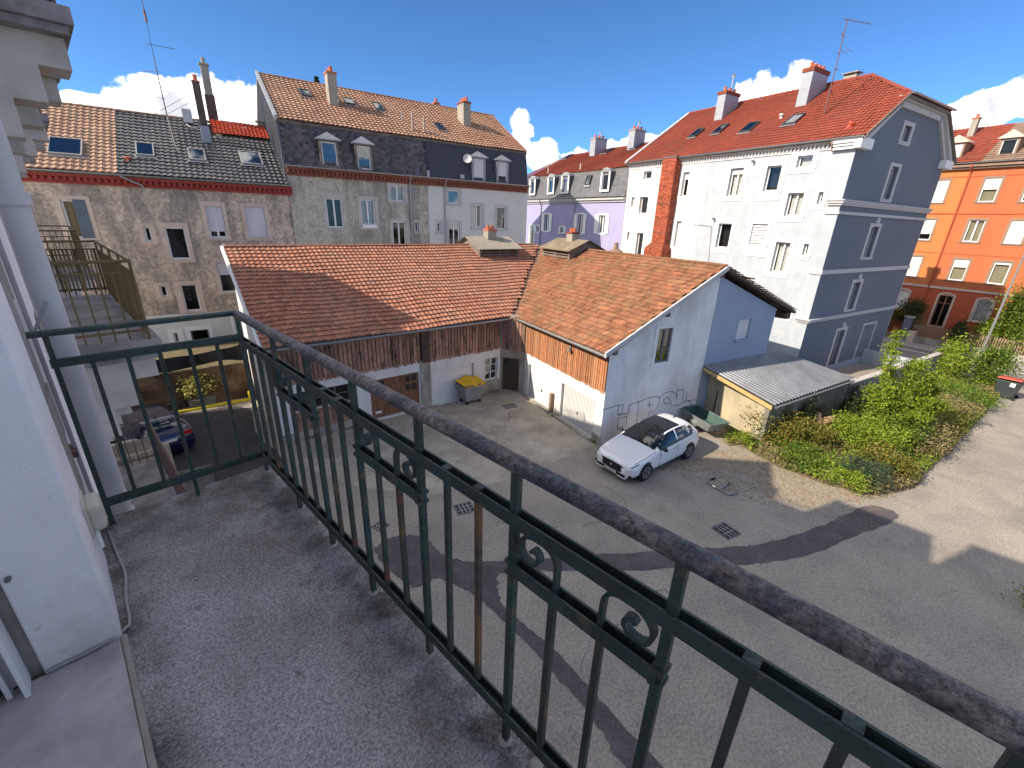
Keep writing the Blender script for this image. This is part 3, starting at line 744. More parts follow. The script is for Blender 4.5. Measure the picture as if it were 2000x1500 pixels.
def skylight(root, O, U, W, cu, cv, w, h, dark=True, name='skylight', open_=0.0):
    """roof window centred at (cu, cv) on the roof plane through O"""
    O, U, W = Vector(O), Vector(U).normalized(), Vector(W).normalized(); Nn = U.cross(W).normalized()
    if Nn.z < 0: Nn = -Nn
    T = lambda x, y, z: O + U * (cu + x) + W * (cv + y) + Nn * z
    q = MB(); t = .055; z0, z1 = .03, .20
    q.box(-w / 2, -w / 2 + t, -h / 2, h / 2, z0, z1, T); q.box(w / 2 - t, w / 2, -h / 2, h / 2, z0, z1, T)
    q.box(-w / 2 + t, w / 2 - t, -h / 2, -h / 2 + t, z0, z1, T); q.box(-w / 2 + t, w / 2 - t, h / 2 - t, h / 2, z0, z1, T)
    q.box(-w / 2 + t, w / 2 - t, -h / 2 + t, h / 2 - t, z0, .15, T)
    f = q.build(name, 'skylight_dark' if dark else 'skylight_frame', root)
    q = MB(); q.box(-w / 2 + t, w / 2 - t, -h / 2 + t, h / 2 - t, .165, .172, T); q.build('pane', 'glass_sky', f)
    q = MB(); q.box(-w / 2 - .08, w / 2 + .08, -h / 2 - .16, -h / 2, .10, .115, T); q.build('flashing', 'zinc', f)
    return f


def chimney(root, T, u, o, zb, zt, w, d, m, pots, pot_mat='terracotta', cap='terracotta', name='chimney', pot_h=0.28, pipe=0.0, capo=.05, cap_h=.1):
    """rendered stack with a cap and clay pots; u, o is its centre"""
    q = MB(); q.box(u - w / 2, u + w / 2, o - d / 2, o + d / 2, zb, zt, T); c = q.build(name, m, root, bevel=.01)
    q = MB(); q.box(u - w / 2 - capo, u + w / 2 + capo, o - d / 2 - capo, o + d / 2 + capo, zt, zt + cap_h, T); q.build('chimney_cap', cap, c, bevel=.01)
    for k in range(pots):
        if d > w: pu, po = u, o - d / 2 + d * (k + .5) / pots
        else: pu, po = u - w / 2 + w * (k + .5) / pots, o
        q = MB(); q.lathe([(.115, 0), (.10, pot_h * .8), (.115, pot_h * .86), (.11, pot_h), (.075, pot_h), (.075, pot_h * .5)], T(pu, po, zt + cap_h), 12); q.build('chimney_pot', pot_mat, c, smooth=False)
    if pipe:
        q = MB(); p0 = T(u, o - d * .1, zt + cap_h); q.lathe([(.07, 0), (.07, pipe), (.13, pipe), (.13, pipe + .03), (.09, pipe + .12), (.14, pipe + .14), (.10, pipe + .2), (0, pipe + .2)], p0, 12); q.build('flue_pipe', 'steel', c)
    return c


def gutter(root, p0, p1, r=.07, m='zinc', name='gutter'):
    """half-round gutter"""
    p0, p1 = Vector(p0), Vector(p1); q = MB()
    prof = [(r * math.cos(a), r * math.sin(a)) for a in np.linspace(math.pi, 2 * math.pi, 7)]
    prof += [(x * .82, y * .82) for x, y in prof[::-1]]
    q.sweep([p0, p1], prof); return q.build(name, m, root)


def dentils(root, T, u0, u1, z0, z1, o0, o1, m, step=.24, name='brick_cornice'):
    """corbelled brick cornice: two courses and a row of headers, one part"""
    q = MB(); h = z1 - z0
    q.box(u0, u1, o0, o0 + (o1 - o0) * .35, z0, z0 + h * .3, T)
    q.box(u0, u1, o0, o0 + (o1 - o0) * .45, z0 + h * .3, z0 + h * .7, T)
    n = int((u1 - u0) / step)
    for i in range(n): q.box(u0 + i * step + .03, u0 + i * step + .03 + step * .55, o0 + (o1 - o0) * .40, o1 - .03, z0 + h * .3, z0 + h * .68, T)
    q.box(u0, u1, o0, o1, z0 + h * .7, z1, T)
    return q.build(name, m, root)


def dormer(root, T, u0, u1, z0, z1, apex, of, back, wallm, roofm, framem, roller=0.0, curtain=None, hip=True, op=None, arch=False):
    """small roof dormer: cheeks and front as the part, its roof, frame and pane as sub-parts"""
    q = MB(); t = .12
    q.box(u0, u0 + t, of - back, of, z0, z1, T); q.box(u1 - t, u1, of - back, of, z0, z1, T)
    q.box(u0 + t, u1 - t, of - back, of - .01, z1 - .14, z1, T); q.box(u0 + t, u1 - t, of - back, of + .03, z0 - .05, z0 + .06, T)
    q.box(u0 + t, u1 - t, of - back, of - .35, z0 + .06, z1 - .14, T)
    dm = q.build('dormer', wallm, root)
    um = (u0 + u1) / 2; e = .16; q = MB()
    if arch:
        n = 8; pts = []
        for i in range(n + 1):
            a = math.pi * i / n; pts.append((um - math.cos(a) * ((u1 - u0) / 2 + .05), z1 + math.sin(a) * (apex - z1)))
        q.prism([T(x, of + .06, z) for x, z in pts], T(0, -back * 1.1, 0) - T(0, 0, 0))
    else:
        bk = T(um, of - back * 1.25, apex); ap = T(um, of + (-.22 if hip else e), apex)
        a0, a1, b0, b1 = T(u0 - e, of + e, z1), T(u1 + e, of + e, z1), T(u0 - e, of - back, z1), T(u1 + e, of - back, z1)
        lo = Vector((0, 0, -.05))
        for tri in ((a0, a1, ap), (a0, ap, bk, b0), (a1, b1, bk, ap)): q.face(tri)
        for (p, r_) in ((a0, a1), (b0, a0), (a1, b1)): q.face([p, r_, r_ + lo, p + lo])
        q.face([a0 + lo, a1 + lo, b1 + lo, b0 + lo])
    q.build('dormer_roof', roofm, dm)
    a, c, d, f = op or (u0 + t, u1 - t, z0 + .06, z1 - .14)
    q = MB(); fw = .055; y0, y1 = of - .13, of - .06
    q.box(a, a + fw, y0, y1, d, f, T); q.box(c - fw, c, y0, y1, d, f, T); q.box(a + fw, c - fw, y0, y1, d, d + fw, T); q.box(a + fw, c - fw, y0, y1, f - fw, f, T)
    q.build('window_frame', framem, dm)
    q = MB(); q.box(a + fw, c - fw, of - .105, of - .098, d + fw, f - fw, T); q.build('pane', 'glass_sky', dm)
    if roller:
        q = MB(); n = max(2, int((f - d) * roller / .06)); h = (f - d) * roller / n
        for i in range(n): q.box(a + .02, c - .02, of - .058, of - .05 + .006 * (i % 2), f - (i + 1) * h + .006, f - i * h, T)
        q.build('roller_shutter', 'roller', dm)
    if curtain:
        q = MB(); q.box(a + fw, c - fw, of - .2, of - .19, d + fw, f - fw, T); q.build('curtain', curtain, dm)
    return dm


def downpipe(root, pts, r=.05, m='zinc', name='downpipe', n_=8):
    q = MB(); q.tube(pts, r, n_)
    p, e = Vector(pts[-2]), Vector(pts[-1])
    n = int((p - e).length / 1.9)
    for i in range(1, n + 1):
        c = p + (e - p) * (i / (n + 1)); q.tube([c - Vector((0, 0, .025)), c + Vector((0, 0, .025))], r * 1.25, n_)
    return q.build(name, m, root)


# ------------------------------------------------------------------ the row behind: brown house (left) and grey mansard house
TR = Pl(7.338, 29.089, -12.5, -1)
brown = thing('row_house', 'brown rendered house with tan and black tiled roof behind the far-left balconies', 'house', TR(-5, 0, 0), TR.rz)
bh = {'a': (-6.45, -5.58, 7.0, 8.72), 'b': (-3.65, -3.37, 6.85, 7.56), 'c': (-2.80, -1.93, 5.94, 7.56), 'd': (-0.85, -0.06, 7.05, 8.69), 'e': (0.97, 1.97, 7.08, 8.75),
      'f': (-3.61, -3.30, 3.99, 4.59), 'g': (-2.71, -1.97, 3.12, 4.60), 'h': (-0.86, -0.08, 4.05, 5.74)}
wall(brown, TR, [(-15, 3.02), (3.4, 3.02), (3.4, 9.9), (-15, 9.9)], list(bh.values()), 'render_brown')
bg = {'s': (-3.52, -3.30, 1.40, 2.0), 'door': (-2.73, -1.87, 0.10, 2.04), 'j': (-0.55, -0.06, 1.5, 2.6)}
wall(brown, TR, [(-15, 0), (3.4, 0), (3.4, 3.02), (-15, 3.02)], list(bg.values()), 'plaster_white', o=.03, reveal=.22)
q = MB(); q.box(-15, 3.4, -10.5, -.5, 0, 9.8, TR); q.build('interior', 'interior', brown)
sp = dict(sur_mat='stone_pink')
window(brown, TR, bh['a'], (-6.69, -5.40, 6.9, 8.9), sashes=1, frame='white_pvc', curtain='yellow_shade', sur_mat='stone_pink')
q = MB(); q.box(-6.02, -5.58, .03, .07, 7.0, 8.74, TR)
for z in (7.3, 8.4): q.box(-6.02, -5.58, .068, .085, z - .05, z + .05, TR)
q.build('shutter', 'shutter_blue', brown)
window(brown, TR, bh['b'], (-3.86, -3.18, 6.68, 7.73), sashes=1, **sp); window(brown, TR, bh['c'], (-3.03, -1.76, 5.76, 7.79), sashes=1, **sp)
window(brown, TR, bh['d'], (-1.05, 0.10, 6.91, 8.9), roller=.80, roller_mat='roller_lilac', **sp); window(brown, TR, bh['e'], (0.82, 2.15, 6.92, 8.9), roller=1.0, roller_mat='roller_lilac', **sp)
window(brown, TR, bh['f'], (-3.82, -3.14, 3.80, 4.75), sashes=1, **sp); window(brown, TR, bh['g'], (-2.98, -1.74, 3.0, 4.77), sashes=1, **sp)
window(brown, TR, bh['h'], (-1.0, 0.06, 3.93, 5.9), roller=.42, roller_mat='roller_lilac', sashes=1, **sp)
window(brown, TR, bg['s'], (-3.75, -3.08, 1.3, 2.15), sashes=1, o=.03); window(brown, TR, bg['j'], (-.7, .1, 1.4, 2.75), roller=1.0, o=.03)
d = window(brown, TR, bg['door'], (-2.95, -1.70, 0.05, 2.25), sashes=1, frame='grey_frame', o=.03, sill=False, name='door', transom=.45)
for (u, z) in ((-0.3, 6.65), (0.0, 3.72)):
    q = MB(); q.lathe([(.11, 0), (.11, .03), (.05, .04), (.05, .01), (0, .01)], TR(u, .0, z), 12, Matrix.Rotation(TR.rz, 3, 'Z') @ Matrix.Rotation(R(90), 3, 'X')); q.build('wall_vent', 'trim_white', brown)
dentils(brown, TR, -15, 3.55, 9.42, 9.84, .0, .26, 'brick_cornice_l')
gutter(brown, TR(-15, .36, 9.95), TR(3.6, .36, 9.95))
downpipe(brown, [TR(-4.0, .36, 9.88), TR(-3.7, .34, 9.72), TR(-3.25, .18, 9.5), TR(-3.2, .1, 9.3)], .045, name='gutter_spout')
# roof
eL = lambda u: TR(u, .30, 9.95); WL = (TR(0, -5.4, 13.42) - TR(0, .30, 9.95)); runL = WL.length; WLn = WL.normalized()
q = MB(); q.prism([TR(-15, .28, 9.88), TR(-15, -5.4, 13.36), TR(-15, -11, 9.9), TR(-15, -11, 9.6), TR(-15, -.1, 9.62)], TR(18.5, 0, 0) - TR(0, 0, 0))
rfl = q.build('roof', 'wood_grey', brown)
tiles(rfl, 'tile_tan', eL(-15), TR.d, WL, 10.93, runL, .265, .345, lambda w, h: prof_s(w, h, amp=.042, t=.055), singles=190)
redclip = lambda c: not ((c - TR.p).dot(TR.d) > .30 and c.z > 12.52)
tiles(rfl, 'tile_black', eL(-4.07), TR.d, WL, 7.42, runL, .265, .345, lambda w, h: prof_s(w, h, amp=.042, t=.055), clip=redclip, singles=110)
q0 = eL(.30) + WLn * (runL * (12.60 - 9.95) / 3.47)
tiles(rfl, 'tile_newred', q0 + Vector((0, 0, .10)), TR.d, WL, 2.95, runL * (13.50 - 12.60) / 3.47, .21, .2, lambda w, h: prof_s(w, h, amp=.04, t=.05))
q = MB()
for i in range(46): q.tube([TR(-15 + i * .4, -5.4, 13.47), TR(-15 + i * .4 + .42, -5.4, 13.49)], .10, 8, flat=.8)
q.build('ridge_tiles', 'tile_tan', rfl)
LO = TR(0, .30, 9.95)
def lv(z): return (z - 9.95) / 3.47 * runL
for (u0, u1, z0, z1) in ((-6.5, -5.3, 10.57, 11.38), (-3.29, -2.54, 10.85, 11.53), (-1.1, -.32, 10.84, 11.46), (1.33, 2.42, 10.87, 11.61)):
    skylight(brown, LO, TR.d, WLn, (u0 + u1) / 2, (lv(z0) + lv(z1)) / 2, u1 - u0, lv(z1) - lv(z0), dark=False)
c1 = chimney(brown, TR, -.08, -3.3, 11.9, 15.05, .36, .36, 'chimney_sooty', 1, capo=.02, cap_h=.06)
q = MB(); q.box(-.30, .14, -3.52, -3.05, 11.9, 12.9, TR); q.build('lead_apron', 'chimney_lead', brown)
chimney(brown, TR, .55, -5.75, 13.3, 16.45, .40, .40, 'chimney_render', 1, pot_mat='chimney_render', cap='chimney_render', pot_h=.3)
q = MB(); q.box(.30, .80, -6.0, -5.5, 13.3, 14.95, TR); q.build('brick_shaft', 'chimney_sooty', brown)
q = MB()
for a, c in (((-.2, -5.75, 15.0), (-2.4, -5.45, 13.5)), ((-.1, -3.3, 14.3), (-1.9, -5.4, 13.5)), ((.75, -5.75, 14.9), (3.0, -5.45, 13.5)), ((-.1, -3.3, 14.1), (1.2, -5.4, 13.5))): q.tube([TR(*a), TR(*c)], .012, 5)
q.build('guy_wire', 'mast_rust', brown)
q = MB(); q.box(-1.0, -.55, -4.95, -4.7, 13.2, 13.9, TR); q.tube([TR(-.9, -4.6, 13.1), TR(-.75, -4.4, 12.95), TR(-.4, -4.4, 12.9)], .03, 6); q.build('vent_box', 'dish', brown)
q = MB(); q.lathe([(.09, 0), (.09, .3), (.16, .3), (.16, .36), (0, .40)], TR(-3.62, -.75, 10.45), 10); q.build('roof_vent', 'terracotta', brown)
q = MB(); q.box(2.9, 3.35, -6.0, -5.6, 13.3, 13.75, TR); q.box(2.8, 3.45, -6.1, -5.5, 13.85, 13.9, TR); q.build('vent_cowl', 'chimney_render', brown)

# antenna on the brown house
an = thing('tv_antenna', 'tall thin rusty television mast on the black-tiled roof, leftmost antenna', 'antenna', TR(-1.64, -1.9, 11.3), TR.rz)
q = MB(); q.tube([TR(-1.55, -1.9, 11.25), TR(-1.66, -1.9, 12.3), TR(-1.69, -1.9, 14.9), TR(-1.66, -1.9, 18.2)], [.035, .03, .024, .02], 6); q.build('mast', 'mast_rust', an)
q = MB(); q.tube([TR(-1.5, -1.86, 11.3), TR(-1.6, -1.85, 11.7), TR(-1.62, -1.86, 12.3), TR(-1.68, -1.86, 13.0)], .014, 5); q.build('cable', 'dish', an)
def yagi(root, c, ax, ln, n, el, vertical=False):
    c = Vector(c); ax = Vector(ax).normalized(); q = MB(); q.tube([c - ax * ln * .15, c + ax * ln * .85], .012, 5)
    sd = ax.cross(Vector((0, 0, 1))).normalized() if not vertical else Vector((0, 0, 1))
    for i in range(n):
        p = c + ax * ln * (-.12 + .95 * i / max(1, n - 1)); l = el * (1 - .3 * i / n); q.tube([p - sd * l / 2, p + sd * l / 2], .007, 5)
    return q.build('antenna_array', 'mast_rust', root)
yagi(an, TR(-1.68, -1.9, 16.1), TR.d, 1.15, 8, .28); yagi(an, TR(-1.7, -1.9, 14.95), -TR.d - TR.n * .6, .9, 2, .1); yagi(an, TR(-1.68, -1.9, 13.8), -TR.d, .6, 3, .1)
q = MB(); q.tube([TR(-1.67, -1.9, 17.0), TR(-1.67, -1.9, 17.5)], .05, 6); q.build('amplifier', 'mast_rust', an)

grey = thing('mansard_house', 'grey mansard house with brown tiled roof and four dormers behind the garage', 'house', TR(12, 0, 0), TR.rz)
gh = {'k': (5.34, 6.30, 7.70, 9.39), 'l': (7.42, 8.32, 7.88, 9.42), 'm': (9.39, 10.35, 9.42, 10.34), 'n': (9.40, 10.33, 5.9, 8.16), 'o': (11.0, 11.26, 7.48, 8.19)}
gp_ = {'p': (13.52, 14.42, 9.45, 10.33), 'q': (13.52, 14.39, 5.9, 8.20), 'r': (12.62, 12.92, 7.52, 8.18), 's': (15.46, 16.22, 7.88, 9.46), 't': (17.55, 18.39, 7.81, 9.41)}
wall(grey, TR, [(3.4, 0), (12.03, 0), (12.03, 10.62), (3.4, 10.62)], list(gh.values()), 'render_grey', o=.005)
wall(grey, TR, [(12.03, 0), (20.3, 0), (20.3, 10.62), (12.03, 10.62)], list(gp_.values()), 'render_pale', name='painted_wall', o=.02)
q = MB(); q.prism([TR(3.5, -.5, 0), TR(3.5, -.5, 10.9), TR(3.5, -1.0, 13.3), TR(3.5, -5.5, 16.3), TR(3.5, -10.2, 13.3), TR(3.5, -10.7, 0)], TR(16.7, 0, 0) - TR(0, 0, 0)); q.build('interior', 'interior', grey)
gpf = [(.0, 0), (.0, 10.9), (-.42, 13.42), (-5.5, 16.46), (-10.6, 13.42), (-11, 10.9), (-11, 0)]
for (u, w, m_, nm) in ((3.3, .1, 'zinc_dark', 'gable_cladding'), (20.25, .1, 'render_pale', 'gable_wall')):
    q = MB(); q.prism([TR(u, o, z) for o, z in gpf], TR.d * w)
    if u < 4:
        for i in range(26):
            o = -.4 - i * .4; zt = 13.42 + (16.46 - 13.42) * (1 - abs(o + 5.5) / 5.08); q.box(u - .03, u, o - .05, o, 9.0, zt - .1, TR)
    q.build(nm, m_, grey)
for k_, s in (('k', (5.16, 6.50, 7.52, 9.63)), ('l', (7.23, 8.54, 7.60, 9.60)), ('m', (9.21, 10.56, 9.28, 10.5)), ('n', (9.23, 10.57, 5.8, 8.33)), ('o', (10.9, 11.44, 7.38, 8.29))):
    window(grey, TR, gh[k_], s, sur_mat='stone_grey', curtain={'l': 'curtain', 'm': 'curtain'}.get(k_), sashes=1 if k_ == 'o' else 2)
for k_, s in (('p', (13.40, 14.60, 9.28, 10.5)), ('q', (13.35, 14.56, 5.8, 8.35)), ('r', (12.51, 13.08, 7.35, 8.35)), ('s', (15.31, 16.5, 7.76, 9.57)), ('t', (17.36, 18.58, 7.70, 9.55))):
    window(grey, TR, gp_[k_], s, sur_mat='trim_grey', o=.02, sashes=1 if k_ in 'rpt' else 2, glass='glass_sky', curtain='curtain' if k_ in 'sq' else None, proud=.02)
q = MB(); q.box(7.42, 8.32, .05, .2, 7.72, 7.9, TR)
for i in range(9): q.box(7.46 + i * .1, 7.48 + i * .1, .16, .19, 7.9, 8.05, TR)
q.build('flower_rail', 'white_pvc', grey)
dentils(grey, TR, 3.4, 20.3, 10.5, 10.93, .0, .27, 'brick_cornice')
gutter(grey, TR(3.35, .40, 11.0), TR(20.35, .40, 11.0), .08)
q = MB(); q.box(3.35, 20.35, -.1, .38, 10.93, 10.965, TR); q.build('eaves_board', 'zinc', grey)
for u in (10.72, 13.25): downpipe(grey, [TR(u, .36, 10.95), TR(u, .3, 10.8), TR(u, .1, 10.55), TR(u, .09, 10.2), TR(u, .09, 0.2)], .05)
# mansard
mO = TR(3.4, .12, 10.97); mW = TR(0, -.42, 13.42) - TR(0, .12, 10.97); mrun = mW.length
q = MB(); q.prism([TR(3.4, .10, 10.95), TR(3.4, -.44, 13.4), TR(3.4, -.7, 13.4), TR(3.4, -.3, 10.95)], TR.d * 16.9); ms = q.build('mansard', 'slate_new', grey)
tiles(ms, 'slate', mO, TR.d, mW, 8.6, mrun, .20, .155, prof_slate, stagger=.5, piece='slate', field='slate_field')
tiles(ms, 'slate_new', mO + TR.d * 8.62, TR.d, mW, 8.24, mrun, .22, .155, prof_slate, stagger=.5, piece='slate', field='slate_field', jit=.002)
q = MB(); q.box(11.93, 12.12, -.02, .20, 10.97, 11.4, TR); q.build('joint_flashing', 'zinc', grey)
rO = TR(3.3, -.25, 13.34); rW = TR(0, -5.5, 16.46) - TR(0, -.25, 13.34); rrun = rW.length; rWn = rW.normalized()
q = MB(); q.prism([TR(3.25, -.27, 13.30), TR(3.25, -5.5, 16.42), TR(3.25, -10.8, 13.30), TR(3.25, -10.8, 13.1), TR(3.25, -5.5, 16.2), TR(3.25, -.35, 13.2)], TR.d * 17.1); rfg = q.build('roof', 'wood_grey', grey)
tiles(rfg, 'tile_grey', rO, TR.d, rW, 17.05, rrun, .27, .315, lambda w, h: prof_s(w, h, amp=.04, t=.055), singles=300)
q = MB()
for i in range(43): q.tube([TR(3.25 + i * .4, -5.5, 16.50), TR(3.25 + i * .4 + .42, -5.5, 16.52)], .10, 8, flat=.8)
q.build('ridge_tiles', 'tile_grey', rfg)
q = MB(); q.prism([TR(3.2, -.2, 13.3), TR(3.2, -5.5, 16.46), TR(3.2, -5.5, 16.66), TR(3.2, -.2, 13.5)], TR.d * .16); q.build('verge_trim', 'zinc', grey)
def gv(z): return (z - 13.34) / 3.12 * rrun
for (u0, u1, z0, z1) in ((5.35, 5.85, 15.13, 15.6), (8.0, 8.4, 15.06, 15.52), (9.92, 10.3, 15.0, 15.54), (13.7, 14.1, 14.15, 14.57)):
    skylight(grey, rO - TR.d * 3.3, TR.d, rWn, (u0 + u1) / 2, (gv(z0) + gv(z1)) / 2, .62, gv(z1) - gv(z0))
chimney(grey, TR, 7.1, -3.1, 14.7, 16.6, .55, .75, 'chimney_render', 2, cap='terracotta', capo=.04)
chimney(grey, TR, 16.5, -3.2, 14.7, 16.4, .6, 1.0, 'chimney_render', 4, cap='brick_red', capo=.04)
chimney(grey, TR, 15.8, -6.6, 15.7, 16.85, .4, .4, 'brick_cornice', 1)
for u, z in ((11.5, 13.7), (12.3, 13.6)):
    q = MB(); q.tube([TR(u, -.9, z), TR(u, -.9, z + 1.15)], .07, 10); q.build('vent_pipe', 'chimney_render', grey)
q = MB(); q.tube([TR(11.2, -2.0, 14.4), TR(11.2, -2.0, 15.0)], .04, 8); q.build('vent_pipe', 'zinc', grey)
for (u0, u1, z0, z1, ap, wm_, rm_, fm, ro) in ((5.30, 6.38, 11.08, 12.55, 12.97, 'wood_grey', 'zinc', 'white_pvc', 0), (7.34, 8.36, 11.08, 12.55, 12.97, 'wood_grey', 'zinc', 'white_pvc', 0),
                                           (15.38, 16.45, 11.0, 12.58, 12.97, 'chimney_lead', 'zinc', 'white_pvc', .86), (17.41, 18.42, 11.0, 12.55, 12.93, 'chimney_lead', 'zinc', 'white_pvc', .68)):
    dormer(grey, TR, u0, u1, z0, z1, ap, .16, .75, wm_, rm_, fm, roller=ro, curtain=None if ro else 'curtain')
q = MB(); q.lathe([(.0, 0), (.14, .02), (.24, .07), (.29, .13), (.285, .14), (.2, .09), (0, .04)], TR(14.95, .22, 12.35), 16, Matrix.Rotation(R(-40), 3, 'Z') @ Matrix.Rotation(R(80), 3, 'X')); dsh = q.build('satellite_dish', 'dish', grey)
q = MB(); q.tube([TR(15.35, .05, 12.3), TR(14.95, .15, 12.35)], .025, 6); q.build('dish_arm', 'dish', dsh)
q = MB(); q.box(14.45, 14.75, .05, .14, 11.1, 11.35, TR); q.build('slate_vent', 'trim_grey', grey)
q = MB(); q.box(11.1, 11.4, .0, .16, 11.05, 11.5, TR); q.build('roof_hatch', 'zinc_dark', grey)
# top of a conifer rising behind the ridge
cf = thing('conifer_tree', 'dark conifer tip showing above the roof ridge beside the left chimney', 'tree', (18.75, 40.85, 0))
q = MB(); q.tube([(18.75, 40.85, 0), (18.75, 40.85, 19.0)], [.35, .02], 8); q.build('trunk', 'bark', cf)
pts = []
for z in np.arange(9, 18.95, .25):
    r_ = (19.2 - z) * .26
    for a in range(9):
        an_ = a * .7 + z * 2.3
        for t in np.linspace(.1, 1, 16): pts.append((18.75 + math.cos(an_) * r_ * t, 40.85 + math.sin(an_) * r_ * t, z - .25 * t * r_ + .15 * t * t))
pts = np.array(pts) + rng.normal(0, .05, (len(pts), 3)); leaves_mesh('crown', 'leaf_dark', pts, .22, cf, aspect=.3)
# ------------------------------------------------------------------ L-shaped garage building in the yard
FR = Pl(13.957, 8.122, 72.9, 1)        # right wing, front with the two white doors
GB = Pl(13.957, 8.122, -17.1, -1)      # right wing, gable towards the car
FL = Pl(8.427, 16.119, -8.1, -1)       # left wing, front with the timber doors
gar = thing('garage_building', 'L-shaped garage block with orange tiled roof and weathered timber cladding', 'garage', (13.957, 8.122, 0))
ZE, ZRG = 3.95, 6.97
def inter(T1, o1, T2, o2):
    """where the line o=o1 of plane T1 meets the line o=o2 of plane T2 (x, y)"""
    a = T1(0, o1, 0); c = T2(0, o2, 0); d1, d2 = T1.d, T2.d
    den = d1.x * d2.y - d1.y * d2.x; w = c - a; t = (w.x * d2.y - w.y * d2.x) / den
    return a + d1 * t
def hR(P):
    o = (P - FR.p).dot(FR.n); return ZE + (.35 - o) / 5.95 * 3.02 if o > -5.6 else ZRG - (-5.6 - o) * .37
def hL(P):
    o = (P - FL.p).dot(FL.n); return ZE + (.35 - o) / 6.15 * 3.02 if o > -5.8 else ZRG - (-5.8 - o) * .49
V0 = inter(FR, .35, FL, .35); V0.z = ZE
V1 = inter(FR, -5.6, FL, -5.8); V1.z = ZRG
vd = (V1 - V0); vd.z = 0; vd.normalize()
def vdist(P): w = P - V0; return abs(w.x * vd.y - w.y * vd.x)
# walls of the right wing
wall(gar, FR, [(0, 0), (6.15, 0), (6.15, 2.3), (0, 2.3)], [(3.45, 5.80, 0.02, 1.74), (.52, 2.88, 0.02, 1.72)], 'garage_white', reveal=.2)
wall(gar, FR, [(0, 2.3), (6.15, 2.3), (6.15, 4.1), (0, 4.1)], [], 'wood_dark', name='boarding_back', o=-.02)
gw = (2.45, 3.25, 3.18, 4.62)
wall(gar, GB, [(0, 0), (5.63, 0), (5.63, 6.84), (0, 4.0)], [gw], 'garage_gable', name='gable_wall', reveal=.2)
window(gar, GB, gw, (2.25, 3.45, 3.0, 4.78), frame='grey_frame', sur_mat='garage_gable', sill=False, proud=.025, transom=.38, fw=.07, depth=.06)
q = MB(); q.box(.45, 5.6, -5.5, -.45, 0, 3.9, lambda u, o, z: FR(u, o, z)); q.box(-3.4, 6.4, -5.5, -.4, 0, 3.9, FL); q.build('interior', 'interior', gar)
q = MB()
for s in [[(-0.03, 1.56), (0.73, 1.61), (1.04, 1.59), (1.04, 1.21), (0.81, 1.17), (0.81, 1.59)], [(0.81, 1.17), (1.39, 1.12), (1.39, 1.52), (1.91, 1.58), (1.95, 0.65)], [(0.91, 0.44), (0.86, 1.01), (1.33, 1.01), (1.37, 0.52)], [(1.92, 1.56), (2.38, 1.64), (2.88, 1.64), (3.15, 1.53), (3.15, 1.32), (3.06, 1.08), (2.99, 0.99)], [(2.55, 1.47), (2.57, 1.18)], [(2.42, 1.33), (2.73, 1.27)], [(2.62, 0.79), (2.63, 0.97), (2.84, 0.94)], [(3.13, 1.53), (3.27, 1.65), (3.46, 1.72), (3.7, 1.73), (3.92, 1.68), (4.15, 1.55), (4.24, 1.28)], [(3.96, 0.99), (3.91, 1.22), (3.72, 1.42), (3.51, 1.5), (3.4, 1.35), (3.54, 1.16), (3.83, 1.15)], [(4.24, 1.28), (4.18, 1.71), (4.6, 1.7), (4.62, 1.21)], [(4.05, 1.01), (4.36, 0.96), (4.56, 0.96), (4.74, 1.06), (4.93, 1.08), (5.21, 0.99), (5.34, 0.78)], [(4.93, 1.08), (5.54, 1.02)], [(4.88, 1.47), (4.89, 1.16)]]:
    for a, c in zip(s[:-1], s[1:]):
        t = Vector((c[0] - a[0], c[1] - a[1], 0)).normalized(); w = Vector((-t.y, t.x, 0)) * .016
        q.face([GB(p[0] + sx * w.x + e * t.x * .012, .004, p[1] + sx * w.y + e * t.y * .012) for p, sx, e in ((a, 1, -1), (c, 1, 1), (c, -1, 1), (a, -1, -1))])
q.build('graffiti', 'graffiti', gar, normals=False)['label'] = 'thin black outlined graffiti letters low on the gable wall'
# garage doors: ribbed steel up-and-over leaves
for (u0, u1, z1) in ((3.50, 5.75, 1.70), (.57, 2.83, 1.68)):
    q = MB(); q.box(u0, u1, -.17, -.13, .03, z1 - .02, FR)
    n = 24 if u0 < 2 else 1
    if n > 1:
        for i in range(n): q.box(u0 + .02 + i * (u1 - u0 - .04) / n, u0 + .02 + (i + .6) * (u1 - u0 - .04) / n, -.12, -.105, .06, z1 - .06, FR)
    d_ = q.build('garage_door', 'roller', gar)
    q = MB(); q.box(u0 - .02, u1 + .02, -.19, -.172, 0, z1 + .02, FR); q.build('door_gap', 'ink', d_)
    q = MB(); um = (u0 + u1) / 2; q.box(um - .03, um + .03, -.11, -.07, .62, .74, FR); q.build('handle', 'grey_frame', d_)
for u0, u1, h_ in ((-.05, .5, .35), (2.9, 3.43, .3)):
    q = MB(); q.box(u0, u1, .0, .03, 0, h_, FR); q.build('plinth', 'cement_old', gar)
q = MB(); q.box(.45, 5.9, .02, .22, 0, .06, FR); q.build('door_step', 'cement_old', gar)
# the yard lamp and the short rusty bollard against the pier
q = MB(); q.box(2.35, 2.47, .02, .06, 3.45, 3.62, FR); q.lathe([(.03, 0), (.09, .05), (.11, .16), (0, .17)], FR(2.41, .16, 3.5), 10, Matrix.Rotation(R(150), 3, 'X')); q.build('wall_lamp', 'grey_frame', gar)
q = MB(); q.box(3.36, 3.52, .04, .2, 0, 1.02, FR); q.build('door_stop', 'stone_brown', gar, bevel=.02)


